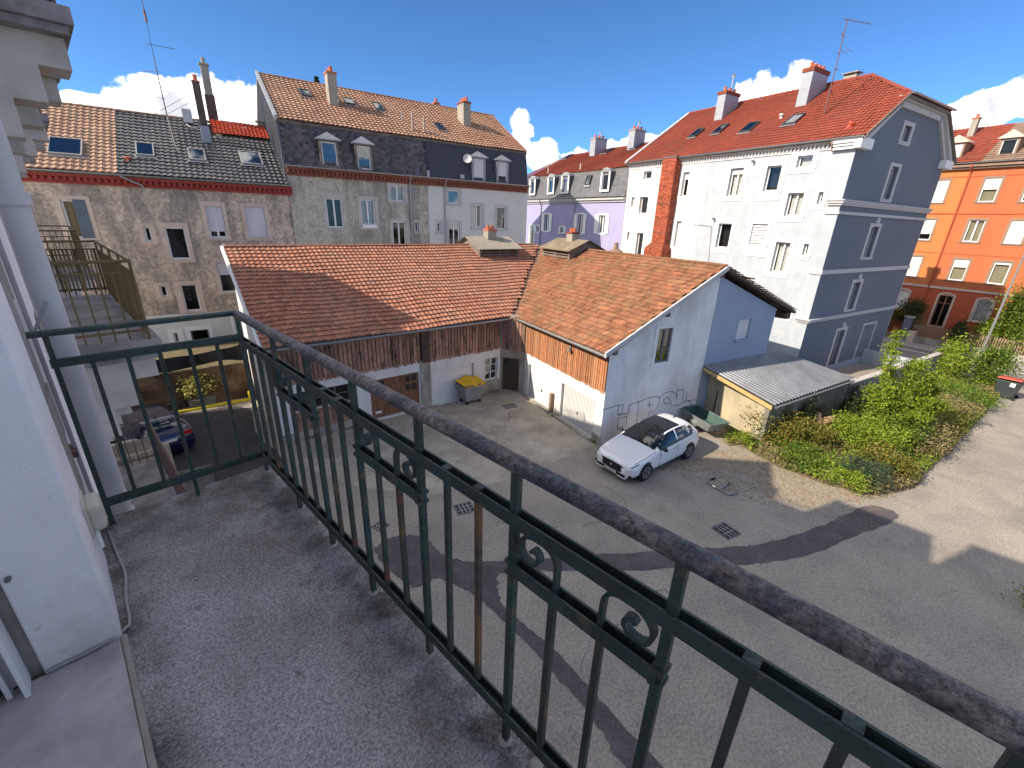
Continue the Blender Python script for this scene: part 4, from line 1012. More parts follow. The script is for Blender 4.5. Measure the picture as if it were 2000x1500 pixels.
def planks(T, u0, u1, z0, z1, pitch, w, m, o=.015, zr=.05, name='plank'):
    n = int((u1 - u0) / pitch)
    for i in range(n):
        q = MB(); u = u0 + i * (u1 - u0) / n + random.uniform(-.006, .006); q.r = random.random()
        a = z0 - random.random() * zr; t = random.uniform(-.004, .004); oo = o + random.uniform(0, .012)
        q.hexa([T(u, oo, a), T(u + w, oo + t, a + random.uniform(-.02, .02)), T(u + w, oo - .02, a), T(u, oo - .02, a), T(u, oo, z1), T(u + w, oo + t, z1), T(u + w, oo - .02, z1), T(u, oo - .02, z1)])
        me_r = q.r; ob = q.build(name, m, gar); at = ob.data.attributes.get('rnd') or ob.data.attributes.new('rnd', 'FLOAT', 'FACE'); at.data.foreach_set('value', [me_r] * len(ob.data.polygons))


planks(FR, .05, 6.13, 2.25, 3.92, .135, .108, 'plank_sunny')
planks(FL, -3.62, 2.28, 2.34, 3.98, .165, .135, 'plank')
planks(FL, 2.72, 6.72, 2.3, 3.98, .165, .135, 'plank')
# left wing front
fh = {'win': (-3.2, -.98, 1.2, 1.98), 'door': (-.15, 2.14, .08, 1.90), 'gdoor': (2.86, 5.14, .03, 1.80), 'w2': (5.83, 6.60, .70, 1.88)}
wall(gar, FL, [(-3.75, 0), (6.75, 0), (6.75, 2.4), (-3.75, 2.4)], list(fh.values()), 'garage_white', reveal=.2)
wall(gar, FL, [(-3.75, 2.4), (6.75, 2.4), (6.75, 4.1), (-3.75, 4.1)], [], 'wood_dark', name='boarding_back', o=-.02)
window(gar, FL, fh['win'], None, frame='wood_grey', sashes=4, sill=False, bars=1, fw=.05)
window(gar, FL, fh['w2'], None, frame='white_pvc', sashes=2, sill=True, sur_mat='cement_old', bars=2, fw=.04)
q = MB()
for i in range(13): q.r = random.random(); q.box(-3.2 + i * .171, -3.2 + i * .171 + .16, .01, .04 + .006 * (i % 2), .35, 1.18, FL)
q.build('apron_boards', 'plank', gar)
q = MB(); q.box(2.22, 2.72, .0, .06, 0, 2.4, FL); q.build('cement_pier', 'cement_old', gar)
q = MB(); q.box(2.30, 2.70, .0, .09, 2.3, 4.0, FL); q.build('corner_post', 'wood_dark', gar)
for u0, u1, h_ in ((-3.8, -.2, .36), (5.16, 6.75, .62)):
    q = MB(); q.box(u0, u1, .0, .05, 0, h_, FL); q.build('plinth', 'cement_old', gar)
# old timber double door with small panes in its upper half
for k, (u0, u1) in enumerate(((-.13, .60), (.62, 1.36), (1.38, 2.12))):
    q = MB(); q.box(u0, u1, -.12, -.07, .1, 1.0, FL)
    for i in range(5): q.box(u0 + i * .147 + .004, u0 + i * .147 + .138, -.07, -.055, .12, .98, FL)
    for (a, c) in ((u0, u0 + .09), (u1 - .09, u1)): q.box(a, c, -.12, -.06, 1.0, 1.88, FL)
    for z in (1.0, 1.40, 1.80): q.box(u0 + .09, u1 - .09, -.12, -.065, z, z + .08, FL)
    q.box((u0 + u1) / 2 - .025, (u0 + u1) / 2 + .025, -.115, -.07, 1.08, 1.8, FL)
    dl = q.build('door_leaf', 'wood_door', gar)
    for (a, c, z0, z1) in ((u0 + .09, (u0 + u1) / 2 - .025, 1.08, 1.40), ((u0 + u1) / 2 + .025, u1 - .09, 1.08, 1.40), (u0 + .09, (u0 + u1) / 2 - .025, 1.48, 1.8), ((u0 + u1) / 2 + .025, u1 - .09, 1.48, 1.8)):
        q = MB(); q.box(a, c, -.10, -.094, z0, z1, FL); q.build('pane', 'glass_sky' if random.random() > .4 else 'wood_door', dl)
q = MB(); q.box(0.02, .3, -.05, -.035, .3, .42, FL); q.box(.05, .27, -.037, -.03, .33, .39, FL); q.build('letter_slot', 'door_white', gar)
q = MB()
for i in range(7): q.box(2.88, 5.12, -.15, -.11 - .006 * (i % 2), .05 + i * .25, .05 + i * .25 + .243, FL)
q.build('garage_door', 'door_white', gar)
# chamfered inner corner with the old panelled door
PA, PB = FL(6.75, 0, 0), FR(6.15, 0, 0); dv = (PB - PA); CH = Pl(PA.x, PA.y, math.degrees(math.atan2(dv.y, dv.x)), -1); cl = dv.length
wall(gar, CH, [(0, 0), (cl, 0), (cl, 4.1), (0, 4.1)], [(.12, cl - .3, .05, 1.85)], 'cement_old', name='corner_wall', reveal=.15)
q = MB(); a, c = .12, cl - .3
q.box(a, c, -.14, -.10, .05, 1.85, CH); q.box(a, a + .1, -.10, -.07, .05, 1.85, CH); q.box(c - .1, c, -.10, -.07, .05, 1.85, CH); q.box(a + .1, c - .1, -.10, -.065, .85, .97, CH); q.box(a + .1, c - .1, -.10, -.07, .05, .16, CH); q.box(a + .1, c - .1, -.10, -.07, 1.75, 1.85, CH)
for i in range(3): q.box(a + .1 + i * .25, a + .3 + i * .25, -.10, -.085, .2, .82, CH)
dd = q.build('door', 'wood_dark', gar)
q = MB(); q.box(a + .1, c - .1, -.098, -.092, .97, 1.75, CH); q.build('pane', 'glass_sky', dd)
q = MB(); m_ = (a + c) / 2
for s in (-1, 1):
    q.tube([CH(m_, -.07, 1.05), CH(m_ + s * .25, -.07, 1.36), CH(m_, -.07, 1.68)], .012, 5); q.tube([CH(m_ + s * .3, -.07, 1.0), CH(m_ + s * .05, -.07, 1.36), CH(m_ + s * .3, -.07, 1.72)], .01, 5)
q.build('door_grille', 'mast_rust', dd)
planks(CH, .12, cl - .02, 2.3, 4.0, .15, .12, 'plank', o=.03)
# left gable end of the left wing, seen edge on
q = MB(); q.prism([FL(-3.75, 0, 0), FL(-3.75, 0, 4.0), FL(-3.75, -5.8, 6.85), FL(-3.75, -5.8, 0)], -FL.d * .02); q.build('end_wall', 'garage_white', gar)
q = MB(); q.prism([FL(-4.02, .45, 3.78), FL(-4.02, -5.85, 6.90), FL(-4.02, -5.85, 7.06), FL(-4.02, .45, 3.95)], FL.d * .12); q.build('verge_board', 'trim_white', gar)
q = MB(); q.box(-3.98, -3.78, .02, .14, .0, 3.85, FL); q.build('verge_post', 'cement_old', gar)
q = MB(); q.prism([FL(-3.7, -5.8, 0), FL(-3.7, -5.8, 6.85), FL(14.0, -5.8, 6.85), FL(14.0, -5.8, 0)], FL.n * -.1); q.build('back_wall', 'garage_white', gar)
# roofs
WRv = FR(0, -5.6, ZRG) - FR(0, .35, ZE); WLv = FL(0, -5.8, ZRG) - FL(0, .35, ZE)
q = MB(); th_ = Vector((0, 0, -.12)); k = 13.2
P0, P1, P2 = FR(-.22, .33, ZE - .02), FR(-.22, -5.6, ZRG - .02), FR(k, -5.6, ZRG - .02)
q.prism([P0, V0 + Vector((0, 0, -.02)), V1 + Vector((0, 0, -.02)), P2, P1], th_); rR = q.build('roof', 'wood_grey', gar)
q = MB(); P0, P1 = FL(-3.9, .33, ZE - .02), FL(-3.9, -5.8, ZRG - .02)
q.prism([P0, V0 + Vector((0, 0, -.025)), V1 + Vector((0, 0, -.025)), P1], th_); rL = q.build('roof', 'wood_grey', gar)
tiles(rR, 'tile_mossy', FR(-.2, .38, ZE), FR.d, WRv, 13.4, WRv.length, .205, .275, lambda w, h: prof_flat(w, h, t=.05), clip=lambda c: hR(c) > hL(c) + .05 and vdist(c) > .17, singles=300, stagger=.5)
tiles(rL, 'tile_orange', FL(-3.92, .38, ZE), FL.d, WLv, 18.0, WLv.length, .215, .29, lambda w, h: prof_s(w, h, amp=.03, t=.06), clip=lambda c: hL(c) > hR(c) + .05 and vdist(c) > .17, singles=300, wob=lambda u, v: .035 * math.sin(u * .8 + .5 * v) + .02 * math.sin(u * 1.9))
q = MB(); wv = Vector((vd.y, -vd.x, 0))
q.face([V0 + wv * .3 + Vector((0, 0, .02)), V1 + wv * .3 + Vector((0, 0, .02)), V1 + Vector((0, 0, -.005)), V0 + Vector((0, 0, -.005))]); q.face([V0 - wv * .3 + Vector((0, 0, .02)), V0 + Vector((0, 0, -.005)), V1 + Vector((0, 0, -.005)), V1 - wv * .3 + Vector((0, 0, .02))])
for p in (q.v): p.z = max(hR(p), hL(p)) + .006
q.build('valley', 'valley_metal', gar, normals=False)
q = MB()
for i in range(44): q.tube([FL(-3.9 + i * .4, -5.8, ZRG + .05), FL(-3.9 + i * .4 + .42, -5.8, ZRG + .07)], .10, 8, flat=.7)
q.build('ridge_tiles', 'tile_orange', rL)
q = MB()
for i in range(33): q.tube([FR(-.2 + i * .4, -5.6, ZRG + .05), FR(-.2 + i * .4 + .42, -5.6, ZRG + .07)], .10, 8, flat=.7)
q.build('ridge_tiles', 'tile_mossy', rR)
gutter(gar, FR(-.2, .46, ZE - .02), V0 + Vector((-.1, -.1, -.02)), .075); gutter(gar, V0 + Vector((-.1, -.1, -.02)), FL(-3.9, .46, ZE - .02), .075)
q = MB(); q.prism([FR(-.30, .45, ZE - .10), FR(-.30, -5.65, ZRG - .10), FR(-.30, -5.65, ZRG + .09), FR(-.30, .45, ZE + .09)], FR.d * .08); q.build('verge_board', 'trim_grey', gar)
for o in (-.1, -2.6, -5.4):
    q = MB(); q.box(-.25, .02, o - .08, o + .08, hR(FR(0, o, 0)) - .30, hR(FR(0, o, 0)) - .14, FR); q.build('purlin_end', 'wood_grey', gar)
# ventilation lanterns astride the ridges, each with a small brick stack
def lantern(T, u0, u1, of, zb, ze, orr, roofm, hfun):
    q = MB(); t = .1; ob_ = 2 * orr - of; zt = ze + (of - orr) * .42
    q.box(u0, u0 + t, of - t, of, zb, ze, T); q.box(u1 - t, u1, of - t, of, zb, ze, T); q.box((u0 + u1) / 2 - .05, (u0 + u1) / 2 + .05, of - t, of, zb, ze, T)
    n = 4
    for i in range(n): z = zb + (ze - zb) * i / n; q.box(u0 + t, u1 - t, of - .09, of - .02, z + .03, z + (ze - zb) / n * .72, T)
    for u in (u0, u1 - .05):
        q.prism([T(u, of - .1, zb), T(u, of - .1, ze), T(u, orr, zt), T(u, ob_, ze), T(u, ob_, zb)], T.d * .05)
    for u in (u0 - .012, u1):
        for i in range(7):
            z = zb + .02 + i * .13
            if z + .12 < zt - .1: q.prism([T(u, of - max(0, (z + .11 - ze)) / .42, z), T(u, of - max(0, (z + .11 - ze)) / .42, z + .11), T(u, orr, z + .11), T(u, orr, z)], T.d * .014)
    L = q.build('roof_lantern', 'wood_grey', gar)
    q = MB(); q.box(u0 + .06, u1 - .06, ob_ + .1, of - .12, zb, ze - .02, T); q.build('lantern_core', 'wood_dark', L)
    q = MB(); n = 30; e = .22
    for s in (1, -1):
        for i in range(n):
            a = u0 - e + (u1 - u0 + 2 * e) * i / n; c = u0 - e + (u1 - u0 + 2 * e) * (i + 1) / n; h = .025 if roofm == 'fibre_cement' else 0
            za, zc = (h if i % 2 else 0), (0 if i % 2 else h)
            oe = orr + s * (of - orr + .22); zE = ze - .22 * .42 + .02
            for dz in (0, -.03): q.face([T(a, oe, zE + za + dz), T(c, oe, zE + zc + dz), T(c, orr, zt + .03 + zc + dz), T(a, orr, zt + .03 + za + dz)])
    q.build('lantern_roof', roofm, L, normals=False)
    return L, zt
L1, zt1 = lantern(FL, 8.5, 11.35, -4.5, 6.30, 6.93, -5.8, 'fibre_cement', hL)
L2, zt2 = lantern(FR, 9.05, 11.85, -4.4, 6.32, 7.02, -5.6, 'felt_roof', hR)
chimney(gar, FL, 9.95, -5.6, 7.2, 7.85, .62, .5, 'chimney_render', 2, cap='terracotta', capo=.03, pot_h=.2)
chimney(gar, FR, 10.35, -5.5, 7.3, 7.85, .6, .5, 'chimney_render', 2, cap='brick_red', capo=.04, pot_h=.22)
q = MB(); q.lathe([(.36, 0), (.36, .1), (.42, .12), (.42, .22), (.3, .3), (.2, .34), (.14, .36), (.11, .62), (.13, .64), (.12, .68), (.0, .66)], FR(6.95, -5.95, 6.85), 14); q.build('chimney_pot', 'stone_brown', gar)

# blue lean-to behind the gable
lean = thing('lean_to', 'blue painted lean-to wall joined to the garage gable above the shed roof', 'outbuilding', GB(5.66, 0, 0))
bw = (7.54, 8.44, 3.66, 4.58)
wall(lean, GB, [(5.66, 0), (10.25, 0), (10.25, 4.92), (5.66, 6.58)], [bw], 'blue_leanto', o=-.01)
window(lean, GB, bw, None, curtain='curtain', sur_mat='blue_leanto', sashes=1, sill_out=.09, roller=.9, roller_mat='roller')
q = MB(); q.prism([GB(10.25, -.02, 0), GB(10.25, -.02, 4.92), GB(10.25, -13, 4.92), GB(10.25, -13, 0)], -GB.d * .05); q.build('back_wall', 'blue_leanto', lean)
q = MB(); q.prism([GB(5.55, .28, 6.98), GB(11.45, .28, 4.78), GB(11.45, .28, 4.66), GB(5.55, .28, 6.86)], GB.n * -13); rl = q.build('roof', 'wood_dark', lean)
bwv = GB(5.55, 0, 7.0) - GB(11.45, 0, 4.80)
tiles(rl, 'tile_mossy', GB(11.45, .3, 4.80), -GB.n, bwv, 13.0, bwv.length, .21, .3, lambda w, h: prof_flat(w, h, t=.03))
q = MB(); q.box(10.9, 11.3, -.5, .15, 4.40, 4.7, GB); q.build('rafter_end', 'wood_dark', lean)

# shed with a corrugated roof
SF = Pl(19.227, 3.889, 72.9, 1); SW = Pl(19.091, 3.447, -15.1, -1)
shed = thing('shed', 'low rendered lean-to shed with grey corrugated metal roof beside the white car', 'shed', SW(0, 0, 0))
wall(shed, SF, [(-.42, 0), (2.95, 0), (2.95, 2.42), (-.42, 1.72)], [], 'shed_wall', o=0)
q = MB(); q.prism([SW(0, 0, 0), SW(0, 0, 1.72), SW(6.9, 0, 1.72), SW(6.9, 0, 0)], SW.n * -.2); q.build('side_wall', 'garden_wall', shed)
q = MB(); q.prism([SW(6.9, 0, 0), SW(6.9, 0, 1.74), GB(11.3, .1, 2.6), GB(11.3, .1, 0)], SW.d * -.1); q.build('back_wall', 'garden_wall', shed)
A0, A1, B0, B1 = Vector((19.32, 6.48, 2.66)), Vector((24.86, 4.77, 2.68)), Vector((19.0, 3.32, 1.84)), Vector((25.75, 1.55, 1.88))
q = MB(); n = 27 * 6
for i in range(n):
    t0, t1 = i / n, (i + 1) / n
    hz = [.0, .0, .0, .05, .055, .05, .0]
    z0, z1 = hz[i % 6], hz[i % 6 + 1]
    a, c, d, e = A0.lerp(A1, t0), A0.lerp(A1, t1), B0.lerp(B1, t1), B0.lerp(B1, t0)
    q.face([a + Vector((0, 0, z0)), c + Vector((0, 0, z1)), d + Vector((0, 0, z1)), e + Vector((0, 0, z0))])
q.build('corrugated_roof', 'corrugated', shed, normals=False)
q = MB(); q.prism([B0 + Vector((.02, .05, -.05)), A0 + Vector((.02, -.05, -.05)), A0 + Vector((.02, -.05, -.2)), B0 + Vector((.02, .05, -.22))], SF.n * .05); q.build('fascia_board', 'wood_new', shed)
gutter(shed, B0 + Vector((0, -.07, -.05)), B1 + Vector((0, -.07, -.06)), .06)
q = MB(); q.box(1.95, 2.0, .0, .02, .25, 1.55, SF); q.build('wall_slot', 'ink', shed)
q = MB(); q.box(2.85, 2.95, .0, .05, 0, 2.3, SF); q.build('corner_strip', 'wood_dark', shed)

# free-standing garden wall continuing the shed's side to the street
gw_ = thing('garden_wall', 'weathered grey boundary wall with pale coping running from shed to street', 'wall', SW(13, 0, 0))
q = MB()
for i in range(5):
    u0, u1 = 6.95 + i * 2.46, 6.95 + (i + 1) * 2.46; q.box(u0, u1 - .008, -.22, 0, 0, 1.5 + .01 * (i % 2), SW)
q.build('wall', 'garden_wall', gw_)
q = MB(); q.box(6.92, 19.3, -.26, .04, 1.51, 1.58, SW); q.build('coping', 'stone_grey', gw_)
lw = thing('yard_wall', 'low pale wall of the blue house forecourt beyond the garden wall', 'wall', (36.5, .6, 0))
q = MB(); TY = Pl(36.9, -1.2, 75.27, 1); q.box(0.2, 4.4, -.2, 0, 0, .95, TY); q.build('wall', 'plaster_palegrey', lw)
# ------------------------------------------------------------------ pale blue and white house with the red roof
TG = Pl(29.089, 4.575, -14.73, -1)      # gable, u to the right
TS2 = Pl(29.089, 4.575, 75.27, 1)       # long side, u away from the gable
blue = thing('apartment_house', 'white and blue-grey apartment house with red tiled half-hipped roof', 'house', (29.089, 4.575, 0), R(-14.73))
SIDE = [((1.92, 2.71, 11.68, 12.26), (1.68, 3.08, 11.39, 12.49), 'c'), ((3.46, 4.30, 10.55, 11.88), (3.23, 4.72, 10.05, 12.13), ''), ((5.73, 6.60, 10.33, 11.92), (5.50, 6.87, 10.05, 12.17), 'cr'),
        ((1.90, 2.76, 9.21, 10.42), (1.66, 3.10, 8.90, 10.64), 'c'), ((.93, 1.17, 9.82, 10.42), (.76, 1.38, 9.55, 10.65), ''), ((5.79, 6.70, 7.24, 8.74), (5.55, 6.95, 6.93, 8.97), ''), ((3.48, 4.45, 7.61, 8.76), (3.26, 4.72, 6.91, 8.92), 'v'),
        ((1.96, 2.79, 6.12, 7.81), (1.70, 3.18, 5.83, 8.05), 'c'), ((.98, 1.24, 7.21, 7.80), (.80, 1.46, 6.93, 8.03), ''), ((3.52, 4.39, 4.2, 5.66), (3.26, 4.72, 3.9, 5.86), 'r'), ((1.07, 1.29, 3.70, 4.11), (.9, 1.45, 3.45, 4.25), ''),
        ((9.62, 10.13, 10.41, 11.93), (9.42, 10.30, 10.08, 12.13), 'r'), ((9.62, 10.05, 7.1, 8.8), (9.42, 10.25, 6.95, 8.92), 'R'),
        ((12.96, 13.74, 11.68, 12.22), (12.74, 14.07, 11.39, 12.51), ''), ((14.33, 14.68, 9.75, 10.47), (14.2, 14.88, 9.60, 10.55), ''), ((12.97, 13.80, 9.26, 10.47), (12.78, 14.07, 8.98, 10.65), ''), ((14.41, 14.70, 7.23, 7.90), (14.25, 14.88, 7.05, 7.97), ''), ((12.97, 13.64, 5.9, 7.89), (12.72, 13.9, 5.8, 8.02), '')]
holes_a = [s[0] for s in SIDE if s[0][0] < 8.2]; holes_b = [s[0] for s in SIDE if s[0][0] > 8.3]
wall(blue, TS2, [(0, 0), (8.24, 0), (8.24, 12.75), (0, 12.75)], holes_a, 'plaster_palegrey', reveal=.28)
wall(blue, TS2, [(8.24, 0), (15.3, 0), (15.3, 12.75), (8.24, 12.75)], holes_b, 'plaster_white', name='white_wall', reveal=.28)
for op, sur, f in SIDE:
    w_ = op[1] - op[0]
    window(blue, TS2, op, sur, sashes=2 if w_ > .8 and f not in ('',) else 1, curtain='curtain' if 'c' in f else None, roller={'cr': .22, 'v': .0, 'r': .3, 'R': 1.0}.get(f, 0.0), depth=.2, proud=.035, sur_mat='trim_white', sill_out=.06)
    if f == 'v':
        q = MB()
        for i in range(7): z = op[2] + .06 + i * .15; q.hexa([TS2(op[0], -.08, z), TS2(op[1], -.08, z), TS2(op[1], -.12, z + .02), TS2(op[0], -.12, z + .02), TS2(op[0], -.08, z + .09), TS2(op[1], -.08, z + .09), TS2(op[1], -.12, z + .11), TS2(op[0], -.12, z + .11)])
        q.build('louvre_shutter', 'white_pvc', blue)
GBL = [((4.60, 5.50, 13.19, 13.93), (4.34, 5.80, 13.01, 14.12)), ((4.56, 5.48, 10.29, 11.95), (4.30, 5.74, 10.12, 12.12)), ((4.36, 5.30, 7.12, 8.82), (4.08, 5.56, 6.98, 8.99)), ((4.28, 5.2, 4.02, 5.66), (4.03, 5.45, 3.88, 5.84)), ((4.12, 5.10, .16, 2.72), (3.87, 5.35, .1, 2.89))]
gout = [(0, 0), (11.9, 0), (11.9, 12.75), (8.75, 15.05), (3.15, 15.05), (0, 12.75)]
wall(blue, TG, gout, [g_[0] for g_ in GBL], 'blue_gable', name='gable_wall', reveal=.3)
for i, (op, sur) in enumerate(GBL):
    w_ = window(blue, TG, op, sur, sashes=1, depth=.22, proud=.04, sur_mat='trim_grey', sill=i < 4, name='door' if i == 4 else 'window', frame='trim_grey')
    if i in (2, 3, 4):
        um = (sur[0] + sur[1]) / 2; q = MB(); q.prism([TG(um + a, .0, sur[3] + z) for a, z in ((-.14, 0), (.14, 0), (.18, .22), (0, .34), (-.18, .22))], TG.n * .1); q.build('keystone', 'trim_grey', w_)
q = MB(); a, c, d, e = 7.6, 9.6, .1, 2.86; t = .12
q.box(a, a + t, 0, .045, d, e, TG); q.box(c - t, c, 0, .045, d, e, TG); q.box(a + t, c - t, 0, .045, e - t, e, TG); q.box(a + t, c - t, 0, .045, d, d + t, TG); q.build('blind_window_frame', 'trim_grey', blue)
q = MB(); q.box(0.01, 11.9, 0, .06, 0, .42, TG); q.build('plinth', 'blue_leanto', blue)
q = MB(); q.box(.5, 11.4, -1, -.5, 0, 12.6, TG); q.box(.5, 11.4, -14.8, -1, 0, 12.6, TG); q.prism([TG(.6, -.5, 12.6), TG(11.3, -.5, 12.6), TG(8.7, -.5, 14.9), TG(3.2, -.5, 14.9)], TG.n * -.5); q.build('interior', 'interior', blue)
for (u, nm, m_) in ((15.25, 'end_wall', 'plaster_white'),):
    q = MB(); q.prism([TS2(u, 0, 0), TS2(u, 0, 12.8), TS2(u, -6, 16.9), TS2(u, -12, 12.8), TS2(u, -12, 0)], TS2.d * .06); q.build(nm, m_, blue)
q = MB(); q.prism([TG(11.9, 0, 0), TG(11.9, 0, 12.75), TG(11.9, -15.3, 12.75), TG(11.9, -15.3, 0)], TG.d * -.1); q.build('far_wall', 'plaster_white', blue)
# string courses on the gable, returning a little way round the corner
for (z0, z1, pr) in ((9.76, 10.04, .16), (9.33, 9.48, .07), (6.26, 6.49, .06), (3.57, 3.78, .14)):
    q = MB()
    if pr > .1:
        q.box(-pr, 11.95, 0, pr, z0 + .1, z1 - .06, TG); q.box(-pr * 1.35, 12.0, 0, pr * 1.35, z1 - .06, z1, TG); q.box(-pr * .6, 11.93, 0, pr * .6, z0, z0 + .1, TG)
        q.box(.0, .62, .0, pr, z0 + .1, z1 - .06, TS2); q.box(0, .66, 0, pr * 1.35, z1 - .06, z1, TS2); q.box(0, .58, 0, pr * .6, z0, z0 + .1, TS2)
    else:
        q.box(-pr, 11.93, 0, pr, z0, z1, TG); q.box(0, .6, 0, pr, z0, z1, TS2)
    q.build('string_course', 'trim_grey' if pr > .1 else 'trim_grey', blue)
# eaves cornice with dentils along the side
q = MB(); q.box(1.0, 15.3, 0, .06, 12.42, 12.5, TS2); q.box(1.0, 15.3, 0, .2, 12.66, 12.78, TS2); n = 70
for i in range(n): u = 1.05 + i * 14.2 / n; q.box(u, u + .1, 0, .13, 12.5, 12.66, TS2)
q.build('dentil_cornice', 'trim_white', blue)
q = MB(); q.box(-.05, 1.0, 0, .22, 12.35, 12.5, TS2); q.box(-.1, 1.0, 0, .3, 12.5, 12.62, TS2); q.box(-.16, 1.0, 0, .38, 12.62, 12.8, TS2); q.box(-.38, .9, 0, .32, 12.35, 12.8, TG); q.build('cornice_block', 'trim_white', blue)
q = MB(); q.box(11.0, 12.3, 0, .32, 12.35, 12.8, TG); q.build('cornice_block', 'trim_white', blue)
q = MB()     # grey raking trim under the verge and the half hip
for off, pr in ((.0, .28), (.26, .14)):
    for (p, r_) in (((-.25, 12.75), (3.05, 15.12)), ((3.05, 15.12), (8.85, 15.12)), ((8.85, 15.12), (12.15, 12.75))):
        t = Vector((r_[0] - p[0], r_[1] - p[1], 0)).normalized(); dn = Vector((t.y, -t.x, 0))
        a = [(p[0] + dn.x * off, p[1] + dn.y * off), (r_[0] + dn.x * off, r_[1] + dn.y * off), (r_[0] + dn.x * (off + .28), r_[1] + dn.y * (off + .28)), (p[0] + dn.x * (off + .28), p[1] + dn.y * (off + .28))]
        q.prism([TG(x, 0, z) for x, z in a], TG.n * pr)
q.build('raking_cornice', 'trim_grey', blue)
gutter(blue, TS2(-.35, .42, 12.86), TS2(15.4, .42, 12.86), .08); gutter(blue, TG(2.95, .55, 15.12), TG(8.95, .55, 15.12), .08)
# roof
zr, ou = 16.96, .36
eB = TS2(0, ou, 12.84); WB = TS2(0, -6, zr) - TS2(0, ou, 12.84); runB = WB.length; WBn = WB.normalized()
hipP = TS2(2.9, -6, zr)                                     # where the half hip meets the ridge
h0, h1 = TG(3.05, .5, 15.04), TG(8.85, .5, 15.04)
q = MB(); lo = Vector((0, 0, -.14)); up_ = Vector((0, 0, -.03))
e0, e1, e2, e3 = TS2(-.42, ou, 12.84), TS2(15.4, ou, 12.84), TS2(15.4, -6, zr), TS2(-.42, -12 - ou, 12.84)
e4 = TS2(15.4, -12 - ou, 12.84)
hl = TG(3.05, .42, 15.04); hr = TG(8.85, .42, 15.04)
for pts in ((e0, e1, e2, hipP, hl), (hl, hipP, hr), (hr, hipP, e2, e4, e3)):
    q.face([p + up_ for p in pts]); q.face([p + lo for p in pts])
for a, c in ((e0, hl), (hl, hr), (hr, e3), (e0, e1), (e1, e2), (e2, e4)): q.face([a + up_, c + up_, c + lo, a + lo])
rb = q.build('roof', 'wood_grey', blue)
pf = lambda w, h: prof_flat(w, h, t=.03, rib=.02)
hipd = (hipP - hl); hn = Vector((hipd.y, -hipd.x, 0)).normalized()
clipB = lambda c: (c - hl).dot(TS2.d) > 0 and True
def clip_side(c):
    w = c - hl; s = hipd.x * w.y - hipd.y * w.x; s2 = hipd.x * (e1 - hl).y - hipd.y * (e1 - hl).x
    if c.z < 15.04: return True
    return s * s2 > 0
tiles(rb, 'tile_red', TS2(-.42, ou + .02, 12.84), TS2.d, WB, 15.8, runB, .23, .335, pf, clip=clip_side)
Wh = hipP - (hl + hr) / 2
def clip_hip(c):
    w = c - hl; s = hipd.x * w.y - hipd.y * w.x; s2 = hipd.x * (hr - hl).y - hipd.y * (hr - hl).x
    hd2 = hipP - hr; w2 = c - hr; t = hd2.x * w2.y - hd2.y * w2.x; t2 = hd2.x * (hl - hr).y - hd2.y * (hl - hr).x
    return s * s2 > 0 and t * t2 > 0
tiles(rb, 'tile_red', hl + TG.n * .05, TG.d, Wh, (hr - hl).length, Wh.length, .23, .335, pf, clip=clip_hip)
q = MB()
def ridge_run(q, a, c, n):
    for i in range(n): p = a.lerp(c, i / n); r_ = a.lerp(c, (i + 1.06) / n); q.tube([p + Vector((0, 0, .05)), r_ + Vector((0, 0, .075))], .11, 8, flat=.75)
ridge_run(q, hipP, e2, 34); ridge_run(q, hl, hipP, 9); ridge_run(q, hr, hipP, 9)
q.build('ridge_tiles', 'tile_red', rb)
q = MB(); q.prism([TS2(15.3, ou, 12.82), TS2(15.3, -6, zr - .02), TS2(15.3, -6, zr + .14), TS2(15.3, ou, 13.0)], TS2.d * .22); q.build('verge_trim', 'trim_grey', blue)
q = MB(); q.prism([e0 + Vector((0, 0, -.02)), hl + Vector((0, 0, -.02)), hl + Vector((0, 0, .10)), e0 + Vector((0, 0, .10))], TG.n * .05); q.build('verge_trim', 'stone_brown', blue)
def bv(z): return (z - 12.84) / (zr - 12.84) * runB
BO = TS2(0, ou, 12.84)
for (u, z0, z1, w_) in ((11.45, 14.3, 14.9, .6), (9.57, 14.3, 14.93, .6), (7.2, 14.03, 14.68, .72), (4.55, 14.1, 14.72, .72)):
    skylight(blue, BO, TS2.d, WBn, u, (bv(z0) + bv(z1)) / 2, w_, bv(z1) - bv(z0))
chimney(blue, TS2, 11.0, -4.55, 15.3, 17.2, .62, 1.55, 'chimney_lead', 3, cap='brick_red', pipe=.95, capo=.05, cap_h=.2)
chimney(blue, TS2, 5.3, -4.55, 15.3, 17.3, .62, 1.75, 'chimney_lead', 4, cap='brick_red', capo=.05, cap_h=.22)
q = MB(); q.lathe([(.13, 0), (.13, .25), (.17, .3), (.17, .38), (0, .42)], TS2(.85, -.45, 13.3), 10, Matrix.Rotation(R(25), 3, 'X')); q.build('roof_vent', 'tile_newred', blue)
q = MB(); q.lathe([(.08, 0), (.08, .2), (.14, .22), (.14, .3), (0, .32)], TS2(5.7, -2.6, 14.75), 10); q.build('roof_vent', 'dish', blue)
q = MB(); q.box(3.9, 4.6, -6.9, -6.4, 16.6, 17.35, TS2); q.box(3.8, 4.7, -7.0, -6.3, 17.45, 17.5, TS2); q.box(3.98, 4.08, -6.85, -6.45, 17.35, 17.45, TS2); q.box(4.42, 4.52, -6.85, -6.45, 17.35, 17.45, TS2); q.build('chimney', 'chimney_render', blue)
for (u, z) in ((5.2, 12.2), (7.1, 9.0)):
    q = MB(); q.tube([TS2(u, .0, z), TS2(u, .16, z + .02)], .04, 8); q.lathe([(.05, 0), (.08, .1), (0, .12)], TS2(u, .18, z - .06), 8); q.build('wall_lamp', 'grey_frame', blue)
